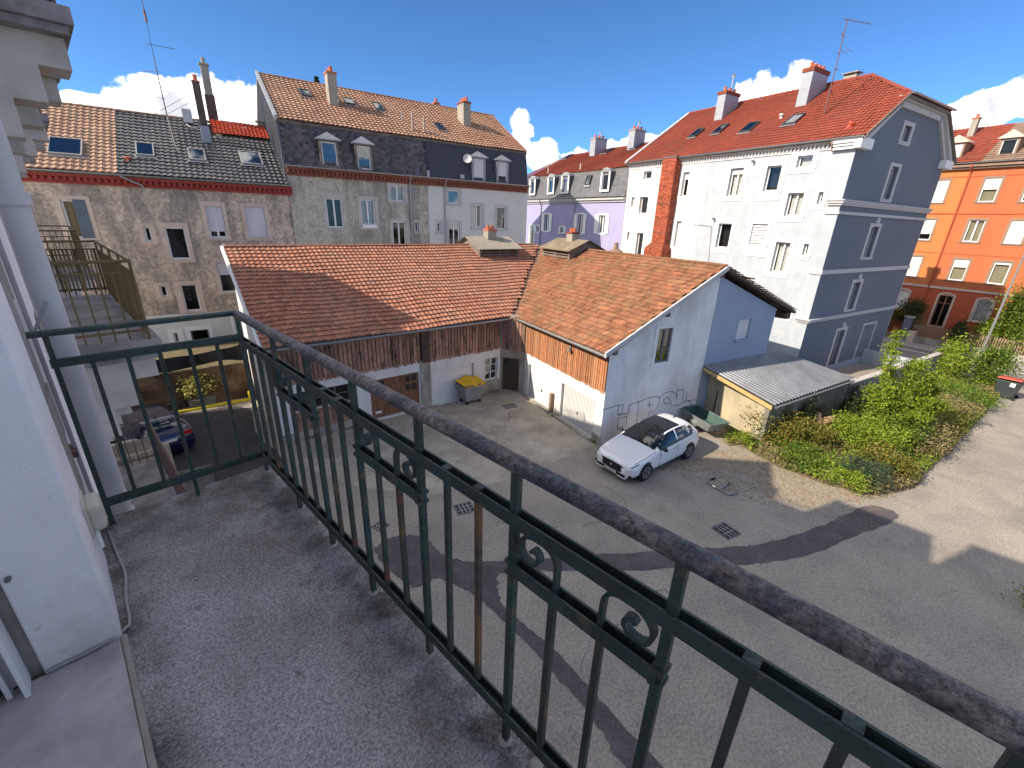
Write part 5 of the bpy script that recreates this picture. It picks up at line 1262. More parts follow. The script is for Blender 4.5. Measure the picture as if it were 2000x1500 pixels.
downpipe(blue, [TS2(1.0, .40, 12.8), TS2(1.0, .36, 12.6), TS2(1.0, .1, 12.3)], .045, 'stone_brown', 'gutter_spout')
q = MB(); q.tube([TS2(8.6, .06, 8.62), TS2(7.2, .06, 8.55), TS2(6.95, .05, 6.2)], .014, 5); q.build('cable', 'grey_frame', blue)
# tall red brick flue against the side wall
fl_ = thing('brick_chimney', 'tall red brick flue standing against the white wall', 'chimney', TS2(11.0, .4, 0), R(-14.73))
q = MB(); q.box(10.42, 11.58, .02, .62, 7.3, 12.82, TS2); q.build('shaft', 'brick_red', fl_)
q = MB(); q.box(10.2, 11.85, .02, .95, 0, 6.9, TS2); q.hexa([TS2(10.2, .02, 6.9), TS2(11.85, .02, 6.9), TS2(11.85, .95, 6.9), TS2(10.2, .95, 6.9), TS2(10.42, .02, 7.3), TS2(11.58, .02, 7.3), TS2(11.58, .62, 7.3), TS2(10.42, .62, 7.3)]); q.build('base', 'brick_red', fl_)
q = MB()
rows = int((12.8 - 4.0) / .085)
for j in range(rows):
    z = 4.0 + j * .085; o1 = .62 if z > 7.25 else .95
    if 6.85 < z < 7.3: continue
    a0, a1 = (10.42, 11.58) if z > 7.25 else (10.2, 11.85)
    k = 0; u = a0 - (.11 if j % 2 else 0)
    while u < a1:
        x0, x1 = max(a0, u), min(a1, u + .21)
        if x1 - x0 > .03: q.r = random.random(); q.box(x0 + .006, x1 - .006, o1, o1 + .012 + .006 * random.random(), z + .006, z + .079, TS2)
        u += .222
    for side in (a0, a1):
        o = .02 + (.1 if j % 2 else 0)
        while o < o1:
            s0, s1 = (side - .015, side) if side == a0 else (side, side + .015); q.r = random.random(); q.box(s0, s1, o + .006, min(o1, o + .21) - .006, z + .006, z + .079, TS2); o += .222
br = q.build('brick_face', 'brick_red', fl_); br['kind'] = 'stuff'
q = MB(); q.box(10.38, 11.62, .02, .66, 9.9, 9.94, TS2); q.box(10.38, 11.62, .02, .66, 8.0, 8.04, TS2); q.box(10.40, 11.60, .02, .64, 12.82, 12.95, TS2); q.build('strap', 'mast_rust', fl_)
# antenna on the red roof
an2 = thing('tv_antenna', 'tall rusty television mast with several aerials on the red roof', 'antenna', TS2(3.05, -2.2, 14.4))
q = MB(); q.tube([TS2(3.05, -2.2, 14.4), TS2(3.05, -2.2, 18.9)], [.035, .025], 6); q.tube([TS2(3.05, -2.2, 15.8), TS2(2.8, -2.9, 14.9)], .015, 5); q.build('mast', 'mast_rust', an2)
yagi(an2, TS2(3.05, -2.2, 18.85), -TS2.n - TS2.d * .3, 1.9, 9, .4); yagi(an2, TS2(3.05, -2.2, 18.1), -TG.d - TS2.d * .3, .8, 4, .3); yagi(an2, TS2(3.05, -2.2, 17.4), TG.n, .6, 3, .9); yagi(an2, TS2(3.05, -2.2, 16.7), TG.d, .4, 3, .25)

# ------------------------------------------------------------------ lilac house beyond, with a slate mansard and red roof
TP = TS2
lil = thing('lilac_house', 'lilac house with dark mansard and white dormers between grey and white houses', 'house', TP(22, 0, 0), R(-14.73))
PW = [((25.45, 26.30, 7.60, 9.15), .42), ((20.3, 21.1, 7.58, 9.18), .42), ((17.42, 18.22, 7.68, 9.13), .46)]
PS = [((27.2, 27.7, 7.38, 8.05), (27.1, 27.8, 7.3, 8.12)), ((22.9, 23.6, 7.5, 8.05), (22.76, 23.77, 7.44, 8.12)), ((28.1, 28.85, 5.9, 8.02), (27.98, 28.98, 5.85, 8.12))]
wall(lil, TP, [(15.32, 0), (32, 0), (32, 10.3), (15.32, 10.3)], [w[0] for w in PW] + [s[0] for s in PS], 'lilac', reveal=.2)
for op, sw in PW: window(lil, TP, op, (op[0] - .12, op[1] + .12, op[2] - .14, op[3] + .12), sashes=2, curtain='curtain', shutters=(sw, 'trim_white'), depth=.14)
for op, s in PS: window(lil, TP, op, s, sashes=1)
q = MB(); q.box(15.4, 31.9, -11, -.45, 0, 10.3, TP); q.prism([TP(15.4, -.4, 10.3), TP(15.4, -1.0, 12.6), TP(15.4, -6, 15.2), TP(15.4, -11, 12.6), TP(15.4, -11.5, 10.3)], TP.d * 16.4); q.build('interior', 'interior', lil)
q = MB(); q.box(15.32, 32, 0, .12, 10.15, 10.32, TP); q.box(15.32, 32, 0, .28, 10.32, 10.5, TP); q.build('cornice', 'trim_grey', lil)
gutter(lil, TP(15.35, .36, 10.6), TP(32, .36, 10.6), .08)
for u in (26.9, 21.6): downpipe(lil, [TP(u, .36, 10.5), TP(u, .3, 10.25), TP(u, .1, 10.0), TP(u, .08, 9.8), TP(u, .08, 3)], .045)
pW = TP(0, -.55, 12.72) - TP(0, .1, 10.55)
q = MB(); q.prism([TP(15.32, .08, 10.52), TP(15.32, -.57, 12.7), TP(15.32, -.9, 12.7), TP(15.32, -.3, 10.5)], TP.d * 16.7); pm = q.build('mansard', 'slate_purple', lil)
tiles(pm, 'slate_purple', TP(15.32, .1, 10.55), TP.d, pW, 16.6, pW.length, .3, .2, prof_slate, stagger=.5, piece='slate', field='slate_field', jit=.003)
for (u0, u1) in ((28.05, 29.05), (24.85, 25.9), (22.6, 23.7), (17.25, 18.3)):
    dormer(lil, TP, u0, u1, 11.0, 12.42, 12.72, .12, .9, 'slate_purple', 'zinc', 'white_pvc', curtain='curtain', arch=True)
    q = MB(); t = .14; of = .125
    q.box(u0 - .03, u0 + t, of, of + .04, 10.95, 12.5, TP); q.box(u1 - t, u1 + .03, of, of + .04, 10.95, 12.5, TP); q.box(u0 + t, u1 - t, of, of + .04, 10.95, 11.08, TP)
    um = (u0 + u1) / 2; n = 8; r_ = (u1 - u0) / 2 + .05
    for i in range(n):
        a0, a1 = math.pi * i / n, math.pi * (i + 1) / n
        q.prism([TP(um - math.cos(a) * rr, of, 12.38 + math.sin(a) * (.36 if rr == r_ else .2)) for a, rr in ((a0, r_), (a1, r_), (a1, r_ - .15), (a0, r_ - .15))], TP.n * .05)
    q.build('dormer_surround', 'trim_white', lil)
skylight(lil, TP(0, .1, 10.55), TP.d, pW.normalized(), 20.3, 1.45, .62, .8)
pr = TP(0, -6, 15.4) - TP(0, -.45, 12.72); prn = pr.normalized()
q = MB(); q.prism([TP(15.3, -.47, 12.68), TP(15.3, -6, 15.36), TP(15.3, -11.5, 12.68), TP(15.3, -11.5, 12.5), TP(15.3, -6, 15.2), TP(15.3, -.5, 12.55)], TP.d * 15.5); rp = q.build('roof', 'wood_grey', lil)
tiles(rp, 'tile_red', TP(15.32, -.43, 12.72), TP.d, pr, 16.7, pr.length, .25, .33, pf, clip=lambda c: (c - TP.p).dot(TP.d) < 32.1 - (c.z - 12.72) * .45)
PO = TP(0, -.45, 12.72)
for (u, v, w_) in ((29.7, 5.1, .8), (23.3, 4.9, .8), (19.6, 4.9, .8)): skylight(lil, PO, TP.d, prn, u, v, w_, 1.1)
chimney(lil, TP, 24.9, -5.0, 14.5, 16.1, .75, 1.5, 'chimney_lead', 3, cap='chimney_render', pipe=.4)
chimney(lil, TP, 19.9, -5.0, 14.5, 16.2, .75, 1.3, 'chimney_lead', 3, cap='chimney_render', pipe=.45)
for u in (27.4, 22.4):
    q = MB(); q.tube([TP(u, -.9, 12.9), TP(u, -.9, 13.5)], .05, 8); q.build('vent_pipe', 'dish', lil)

# ------------------------------------------------------------------ orange house across the street
TO = Pl(51, -4, 75.27, 1)
org = thing('orange_house', 'orange rendered house across the street with dormers and white roller shutters', 'house', TO(0, 0, 0), R(-14.73))
OW = []
for (z0, z1, rs) in ((11.0, 12.7, (.95, .48, .3)), (8.04, 9.68, (.7, 0, .95)), (5.02, 6.68, (.95, .38, .12))):
    for (u0, u1), r_ in zip(((5.50, 6.42), (2.50, 3.44), (.16, 1.10)), rs): OW.append(((u0, u1, z0, z1), r_))
    for k in range(1, 4): OW.append(((.16 - 2.35 * k, 1.10 - 2.35 * k, z0, z1), (.2, .9, .0)[k % 3]))
    OW.append(((7.9, 8.8, z0, z1), .9))
OD = [((5.55, 6.48, 2.15, 3.72), .96, 'w'), ((2.62, 3.52, 1.15, 3.75), 0, 'd'), ((.22, 1.14, 2.0, 3.72), 0, 'w'), ((-2.2, -1.25, 2.0, 3.72), 0, 'w')]
wall(org, TO, [(-9, 4.33), (4.42, 4.33), (4.42, 13.5), (-9, 13.5)], [o_[0] for o_ in OW if o_[0][1] < 4.4], 'orange_render', reveal=.18)
wall(org, TO, [(4.42, 4.33), (10, 4.33), (10, 13.5), (4.42, 13.5)], [o_[0] for o_ in OW if o_[0][0] > 4.4], 'orange_pale', name='pale_wall', reveal=.18)
wall(org, TO, [(-9, 0), (10, 0), (10, 4.33), (-9, 4.33)], [o_[0] for o_ in OD], 'orange_base', name='base_wall', o=.02, reveal=.2)
for op, r_ in OW: window(org, TO, op, (op[0] - .13, op[1] + .13, op[2] - .14, op[3] + .14), sur_mat='stone_brown', sashes=1 if r_ else 2, roller=r_, roller_mat='roller_cream', curtain='curtain_warm' if r_ < .6 else None, depth=.1, proud=.025)
for op, r_, kd in OD:
    w_ = window(org, TO, op, (op[0] - .13, op[1] + .13, op[2] - .05, op[3] + .05), sur_mat='stone_pink', sashes=2 if kd == 'd' else 1, roller=r_, roller_mat='roller_cream', frame='wood_door' if kd == 'd' else 'white_pvc', name='door' if kd == 'd' else 'window', curtain=None if kd == 'd' else 'curtain', o=.02, sill=kd == 'w', transom=.75 if kd == 'd' else 0)
    q = MB(); um = (op[0] + op[1]) / 2; n = 8; r0 = (op[1] - op[0]) / 2 + .13
    for i in range(n):
        a0, a1 = math.pi * i / n, math.pi * (i + 1) / n
        q.prism([TO(um - math.cos(a) * rr, .02, op[3] + math.sin(a) * hh) for a, rr, hh in ((a0, r0, .24), (a1, r0, .24), (a1, r0 - .14, .12), (a0, r0 - .14, .12))], TO.n * .035)
    q.build('arch', 'stone_pink', w_)
q = MB(); q.box(-9, 10, -11, -.5, 0, 13.4, TO); q.build('interior', 'interior', org)
for (z0, z1, p_, m_) in ((4.24, 4.40, .09, 'stone_pink'), (10.1, 10.2, .05, 'orange_base'), (12.84, 12.9, .03, 'orange_base'), (7.05, 7.1, .03, 'orange_base')):
    q = MB(); q.box(-9.02, 10.02, .0, p_, z0, z1, TO); q.build('string_course', m_, org)
q = MB(); q.box(-9.05, 10.05, 0, .25, 13.4, 13.55, TO); q.box(-9.1, 10.1, 0, .42, 13.55, 13.72, TO); q.build('cornice', 'stone_brown', org)
gutter(org, TO(-9.1, .5, 13.85), TO(10.1, .5, 13.85), .09)
downpipe(org, [TO(4.42, .48, 13.75), TO(4.42, .4, 13.5), TO(4.42, .1, 13.2), TO(4.42, .09, 12.8), TO(4.42, .09, .5)], .055, 'orange_base')
oW = TO(0, -4.6, 17.05) - TO(0, .4, 13.85)
q = MB(); q.prism([TO(-9.2, .38, 13.8), TO(-9.2, -4.6, 17.0), TO(-9.2, -10, 13.8)], TO.d * 19.4); ro = q.build('roof', 'wood_grey', org)
tiles(ro, 'tile_red', TO(4.0, .42, 13.85), TO.d, oW, 6.2, oW.length, .25, .33, pf); tiles(ro, 'stone_brown', TO(-9.2, .42, 13.85), TO.d, oW, 13.2, oW.length, .25, .33, pf)
for (u0, u1) in ((5.4, 6.5), (2.4, 3.45), (-.1, 1.0), (-2.5, -1.4)): dormer(org, TO, u0, u1, 14.15, 15.45, 15.95, -.15, 1.4, 'stone_brown', 'stone_pink', 'white_pvc', curtain='curtain', hip=False, roller=.95 if u0 > 5 else 0)
chimney(org, TO, 6.2, -3.4, 16.2, 17.5, .4, .5, 'chimney_render', 1)
q = MB()
for z in (14.22, 14.32): q.tube([TO(-9, .15, z), TO(10, .15, z)], .015, 5)
for i in range(20): q.tube([TO(-9 + i, .15, 14.0), TO(-9 + i, .15, 14.35)], .012, 5)
q.build('snow_guard', 'mast_rust', org)
# ------------------------------------------------------------------ the building the picture is taken from
F0 = 6.981
TW = Pl(-.15, 0, 90, -1)        # u = Y along the facade, o = outwards (+X)
own = thing('apartment_block', 'white rendered apartment block with balconies along the left edge', 'house', (-.15, 4, 0))
doors = [(.3, 2.40, F0 - .2, 9.5)] + [(y0, y0 + 1.0, z, z + 2.15) for z in (F0 - 3.45, F0) for y0 in (8.3, 16.5)]
wall(own, TW, [(-14, 0), (23.4, 0), (23.4, 11.35), (-14, 11.35)], doors, 'own_wall', reveal=.3)
for d_ in doors[1:]: window(own, TW, d_, (d_[0] - .15, d_[1] + .15, d_[2] - .02, d_[3] + .15), sur_mat='trim_white', sashes=2, sill=False, name='balcony_door')
q = MB(); q.box(-14, 23.3, -11, -.6, 0, 11.2, TW); q.build('interior', 'interior', own)
q = MB(); q.prism([(-.15, 23.4, 0), (-.15, 23.4, 11.35), (-6, 23.4, 14.7), (-11.5, 23.4, 11.35), (-11.5, 23.4, 0)], (0, -.1, 0)); q.build('end_wall', 'own_wall', own)
q = MB(); q.prism([(-.12, -14, 11.26), (.10, -14, 11.30), (.10, -14, 11.42), (-6, -14, 14.9), (-12, -14, 11.35), (-11.5, -14, 11.25)], (0, 37.35, 0)); rfo = q.build('roof', 'tile_mossy', own)
for (y0, y1, zt) in ((20.55, 23.38, 12.5), (8.85, 11.75, 12.2), (5.2, 7.56, 12.75), (1.0, 4.42, 13.0), (-4, -1, 12.9), (-9, -6, 12.9)):
    q = MB(); q.box(y0, y1, -3.5, 0.01, 11.3, zt - .12, TW); q.box(y0 - .05, y1 + .05, -3.6, .06, zt - .12, zt, TW)
    if y0 == 8.85: q.prism([TW(8.7, .06, 11.9), TW(10.35, .06, 13.6), TW(11.9, .06, 12.1)], (-3.5, 0, 0))
    q.build('wall_dormer', 'own_wall', own)
# door opening beside the camera: jamb, old stone strip, threshold and shutter guide
q = MB(); q.box(1.835, 2.40, -.19, .014, F0 - .05, 9.5, TW); q.build('door_jamb', 'jamb_white', own, bevel=.006)
q = MB(); q.box(1.86, 2.40, -.40, -.19, F0 - .05, 9.5, TW); q.build('jamb_inner', 'own_stone', own)
q = MB(); g = np.random.default_rng(3)
zz = F0 - .1
while zz < 9.4:
    h = g.uniform(.16, .34); q.box(2.40 + g.uniform(-.01, .0), 2.72 + g.uniform(-.03, .03), -.02, .008 + g.uniform(0, .012), zz, zz + h - .008, TW); zz += h
q.build('stone_strip', 'own_stone', own)
q = MB(); q.box(.3, 1.835, -.5, .008, F0 - .2, F0 + .012, TW); q.build('threshold', 'threshold', own, bevel=.008)
q = MB(); q.box(.3, 1.84, .008, .026, F0 - .12, F0 + .016, TW); q.build('threshold_nosing', 'own_stone', own, bevel=.005)
q = MB(); q.box(1.76, 1.85, -.235, -.222, F0 + .015, 9.4, TW); q.box(1.79, 1.85, -.275, -.262, F0 + .015, 9.4, TW); q.box(1.835, 1.85, -.262, -.235, F0 + .015, 9.4, TW); q.build('shutter_guide', 'white_pvc', own)
q = MB(); q.box(.3, 1.78, -.36, -.30, F0 + .012, 9.4, TW); q.build('door_leaf', 'white_pvc', own)
q = MB(); q.tube([TW(1.84, -.17, F0 + .42), TW(1.815, -.17, F0 + .425)], .008, 8); q.build('shutter_stop', 'grey_frame', own)
# rendered sill block, conduits and downpipes further along
q = MB(); q.box(4.2, 5.6, .0, .10, F0 + .55, F0 + .82, TW); q.build('sill_block', 'own_stone', own, bevel=.01)
q = MB(); q.box(4.25, 5.55, .0, .06, F0 + .05, F0 + .55, TW); q.build('sill_apron', 'cement_old', own)
downpipe(own, [(-.045, 3.02, 11.3), (-.045, 3.02, 10.2), (-.045, 3.02, .1)], .048, 'pipe_grey', n_=24)
downpipe(own, [(-.055, 3.22, 11.3), (-.055, 3.22, 10.2), (-.055, 3.22, .1)], .052, 'pipe_white', n_=24)
q = MB(); q.tube([(-.125, 2.86, F0 + 1.4), (-.125, 2.86, F0 + .4), (-.13, 2.86, -0.0)], .009, 6); q.build('conduit', 'cable', own)
q = MB(); q.box(2.80, 2.92, .0, .03, F0 + .36, F0 + .39, TW); q.build('pipe_bracket', 'mast_rust', own)
q = MB(); q.tube([TW(2.9, .02, F0 + .95), TW(2.9, .10, F0 + 1.1)], .007, 6); q.build('wall_hook', 'zinc', own)
jb = thing('junction_box', 'small cream plastic junction box low on the white door jamb', 'junction box', (-.1, 2.2, F0 + .33))
q = MB(); q.box(2.13, 2.27, .012, .07, F0 + .30, F0 + .42, TW); q.build('box', 'box_cream', jb, bevel=.02)
q = MB(); q.box(2.115, 2.285, .012, .024, F0 + .29, F0 + .43, TW); q.build('back_plate', 'box_cream', jb, bevel=.004)
q = MB(); q.tube([TW(2.15, .03, F0 + .30), TW(2.15, .03, F0 + .22)], .008, 6); q.build('gland', 'trim_white', jb)
cbl = [(-.107, 2.611), (-.098, 2.416), (-.087, 2.231), (-.1, 2.087), (-.106, 2.0), (-.106, 1.936), (-.116, 1.872), (-.145, 1.842), (-.208, 1.828), (-.288, 1.826), (-.336, 1.824)]
q = MB(); cs = smooth(cbl, 5, False); q.tube([(x, y, F0 + (.008 if x > -.12 else .022)) for x, y in cs], .0055, 7); cb_ = q.build('cable', 'cable', smooth=True)
tag(cb_, 'thin grey cable lying on the balcony floor along the wall foot', 'cable')

# ------------------------------------------------------------------ our balcony
bal = thing('balcony', 'grey terrazzo balcony floor in the foreground', 'balcony', (.27, 1, F0 - .2))
q = MB(); n = 40
q.box(-.15, .705, -3.0, 2.777, F0 - .19, F0, None); q.build('slab', 'terrazzo', bal, bevel=.012)
q = MB(); g = np.random.default_rng(9)
for i in range(34):
    y = 2.7 - i * .17 + g.uniform(-.04, .04); x = .665 + g.uniform(-.02, .02); r_ = g.uniform(.012, .03)
    q.lathe([(r_, 0), (r_ * .7, r_ * .25), (0, r_ * .3)], (x, y, F0 - .001), 7)
q.build('mortar_crumbs', 'own_stone', bal)['kind'] = 'stuff'

rail = thing('balcony_railing', 'dark green wrought iron balcony railing with scrolls and worn round handrail', 'railing', (.645, 2.69, F0))
RX = .645
q = MB(); ph = [(.0235 * math.cos(a), .0215 * math.sin(a)) for a in np.linspace(0, 2 * math.pi, 17)[:-1]]
q.sweep([(RX, y, F0 + .991 + .0012 * math.sin(y * 5)) for y in np.linspace(-3.0, 2.70, 60)], ph); hr_ = q.build('handrail', 'rail_top', rail, smooth=True)
q = MB(); q.sweep([(x, 2.69, F0 + 1.0) for x in np.linspace(-.185, RX + .01, 16)], [(-.02, -.013), (.02, -.013), (.02, .004), (.012, .011), (-.012, .011), (-.02, .004)]); q.build('handrail', 'rail_green', rail)


def channel(p0, p1, z0, z1, m='rail_green', name='rail_channel', gap=.011, t=.006):
    """two flat bars with a gap, as one rolled channel"""
    p0, p1 = Vector(p0), Vector(p1); d = (p1 - p0).normalized(); s = Vector((-d.y, d.x, 0)); q = MB()
    for sg in (1, -1):
        a, c = sg * gap, sg * (gap + t)
        P = [p0 + s * a, p1 + s * a, p1 + s * c, p0 + s * c]
        q.hexa([Vector((p.x, p.y, F0 + z0)) for p in P] + [Vector((p.x, p.y, F0 + z1)) for p in P])
    P = [p0 + s * (gap + .001), p1 + s * (gap + .001), p1 - s * (gap + .001), p0 - s * (gap + .001)]
    q.hexa([Vector((p.x, p.y, F0 + z0)) for p in P] + [Vector((p.x, p.y, F0 + z0 + .008)) for p in P])
    return q.build(name, m, rail)


channel((RX, -3, 0), (RX, 2.69, 0), .825, .862); channel((RX, -3, 0), (RX, 2.69, 0), .108, .146)
channel((RX, 2.69, 0), (-.10, 2.69, 0), .845, .880, gap=.007); channel((RX, 2.69, 0), (-.10, 2.69, 0), .110, .148, gap=.007)


def bar(name, x, y, z0, z1, s=.0095, m='rail_rusty'):
    q = MB(); j = random.uniform(-.003, .003); q.hexa([(x - s + j, y - s, F0 + z0), (x + s + j, y - s, F0 + z0), (x + s + j, y + s, F0 + z0), (x - s + j, y + s, F0 + z0), (x - s, y - s, F0 + z1), (x + s, y - s, F0 + z1), (x + s, y + s, F0 + z1), (x - s, y + s, F0 + z1)])
    o = q.build(name, m, rail, bevel=.0015); return o


posts = [2.69, 2.17, 1.78, 1.385, .983, .582, .183, -.22, -.62, -1.02, -1.42, -1.82, -2.22, -2.62]
for y in posts: bar('post', RX, y, -.01, .975, .0105, 'rail_green')
SC = [(.3205, .690), (.3205, .77), (.316, .797), (.302, .815), (.278, .8225), (.25, .822), (.226, .812), (.211, .793), (.208, .769), (.217, .750), (.236, .742), (.256, .747), (.268, .762), (.265, .779), (.252, .785), (.243, .777)]
def scroll(y_of):
    pts = []
    P = [(y_of(a), b_) for a, b_ in SC]
    for p in smooth(P, 4, False): pts.append((RX, p[0], F0 + p[1]))
    q = MB(); q.sweep(pts, [(-.0045, -.010), (.0045, -.010), (.0045, .010), (-.0045, .010)], up=(1, 0, 0)); return q.build('scroll', 'rail_green', rail)
for k in range(1, len(posts) - 1):
    a, c = posts[k], posts[k + 1]; scroll_bay = (k % 2 == 1)
    for i in (1, 2):
        y = a + (c - a) * i / 3; bar('baluster', RX, y, .112, .69 if scroll_bay else .858, random.choice((.0085, .009)))
        if not scroll_bay:
            q = MB(); q.box(RX - .011, RX + .011, y - .013, y + .013, F0 + .834, F0 + .8635); q.build('spacer', 'rail_green', rail)
    if scroll_bay:
        channel((RX, c, 0), (RX, a, 0), .677, .714); off = c - .183
        scroll(lambda v, off=off: v + off); scroll(lambda v, a=a, c=c, off=off: (a + c) - (v + off))
        for y in (a, c):
            for z0 in (.672, .706):
                q = MB(); q.box(RX - .018, RX + .018, y - .014, y + .014, F0 + z0, F0 + z0 + .012); q.build('collar', 'rail_green', rail)
for y in (2.56, 2.43, 2.30): bar('baluster', RX, y, .112, .858)
for x in (-.085, .033, .158, .28, .403, .525): bar('baluster', x, 2.69, -.005 if x in (-.085, .28) else .112, .985 if x == -.085 else .876, .0085, 'rail_green')
bar('post', -.085, 2.69, -.01, .99, .0095, 'rail_green')
g = np.random.default_rng(2)
for y in posts:
    r_ = .019; q = MB(); q.lathe([(r_ * 1.3, 0), (r_ * g.uniform(.7, 1), .006), (r_ * .4, .012), (0, .012)], (RX + g.uniform(-.004, .004), y, F0 - .001), 8); q.build('foot_mortar', 'own_stone', rail)

# ------------------------------------------------------------------ neighbouring balconies on the same facade


def neighbour(y0, y1, z, label, out=.75, zone='mid', rails=True, m='rail_mustard'):
    t = thing('balcony', label, 'balcony', (0, (y0 + y1) / 2, z - .5), 0, 'balconies on the white facade')
    q = MB(); q.box(-.15, out, y0, y1, z - .16, z); q.box(-.15, out - .05, y0 + .05, y1 - .05, z - .24, z - .16); q.build('slab', 'slab_dark', t, bevel=.01)
    for yb in (y0 + .25, y1 - .8):
        q = MB()
        prof = [(-.15, z - .24), (.66, z - .24), (.66, z - .52), (.40, z - .52), (.40, z - .86), (.14, z - .86), (.14, z - 1.22), (-.15, z - 1.22)]
        q.prism([(x, yb, zz) for x, zz in prof], (0, .55, 0)); q.build('corbel', 'corbel', t)
    q = MB(); q.box(-.15, .42, y0 + .72, y1 - .7, z - .36, z - .24); q.build('soffit', 'corbel', t)
    if not rails: return t
    xo = out - .1
    q = MB()
    for (a, c) in (((-.15, y0 + .1), (xo, y0 + .1)), ((xo, y0 + .1), (xo, y1 - .1)), ((xo, y1 - .1), (-.15, y1 - .1))):
        for (z0, h_) in ((.93, .018), (.80, .012), (.12, .016)): q.tube([(a[0], a[1], z + z0), (c[0], c[1], z + z0)], h_, 6)
    q.build('rail', m, t)
    me = None
    spots = [(-.05 + i * .13, y0 + .1) for i in range(6)] + [(xo, y0 + .1 + i * .135) for i in range(int((y1 - y0 - .2) / .135) + 1)] + [(-.05 + i * .13, y1 - .1) for i in range(6)]
    for (x, y) in spots:
        if me is None:
            q = MB(); q.box(x - .009, x + .009, y - .009, y + .009, z + .02, z + .80); o = q.build('baluster', m, t); me = o.data; x00, y00 = x, y
        else:
            o = bpy.data.objects.new('baluster', me); col.objects.link(o); o.parent = t; o.location = (x - x00, y - y00, 0)
    for i in range(int((y1 - y0) / 1.05) + 1):
        q = MB(); y = min(y0 + .1 + i * 1.05, y1 - .1); q.box(xo - .014, xo + .014, y - .014, y + .014, z - .01, z + .93); q.build('post', m, t)
    return t


nb = neighbour(6.7, 10.95, F0, 'dark slabbed balcony with mustard railing next along the white facade')
neighbour(15.2, 18.8, F0, 'farther balcony at the same level with stepped corbels under it')
neighbour(7.0, 10.3, F0 + 3.38, 'stepped corbelled balcony at the top left corner', m='mast_rust')
neighbour(15.1, 18.8, F0 + 3.38, 'second upper balcony beyond the corner one, by tan roof', m='mast_rust')
neighbour(6.8, 10.9, F0 - 3.45, 'lowest near balcony with pale stepped corbels, seen through the railing', m='mast_rust')
neighbour(15.2, 18.8, F0 - 3.45, 'lowest far balcony above the entrance steps', m='mast_rust')
q = MB(); q.lathe([(.05, 0), (.1, .1), (.16, .2), (.10, .28), (.18, .34), (.05, .4), (.0, .42)], (.45, 9.2, F0 + 3.38), 9); pl_ = q.build('bird_figure', 'slab_dark', None); tag(pl_, 'small dark ornament on the top corner balcony', 'ornament')
# washing and a wooden lattice on the next balcony
wl_ = thing('lattice_panel', 'mustard wooden lattice panel at the far end of the neighbouring balcony', 'screen', (.3, 10.8, F0))
for i in range(16):
    q = MB(); x = -.1 + i * .05; q.box(x, x + .02, 10.76, 10.785, F0 + .1, F0 + .8); q.build('slat', 'rail_mustard', wl_)
# ------------------------------------------------------------------ cars


def cr(a, n):
    """Catmull-Rom resampling of rows of a, n steps per span"""
    a = np.asarray(a, float); out = []; k = len(a)
    for i in range(k - 1):
        p0, p1, p2, p3 = a[max(i - 1, 0)], a[i], a[i + 1], a[min(i + 2, k - 1)]
        for j in range(n):
            t = j / n; out.append(0.5 * (2 * p1 + (p2 - p0) * t + (2 * p0 - 5 * p1 + 4 * p2 - p3) * t * t + (3 * p1 - p0 - 3 * p2 + p3) * t ** 3))
    out.append(a[-1]); return np.array(out)


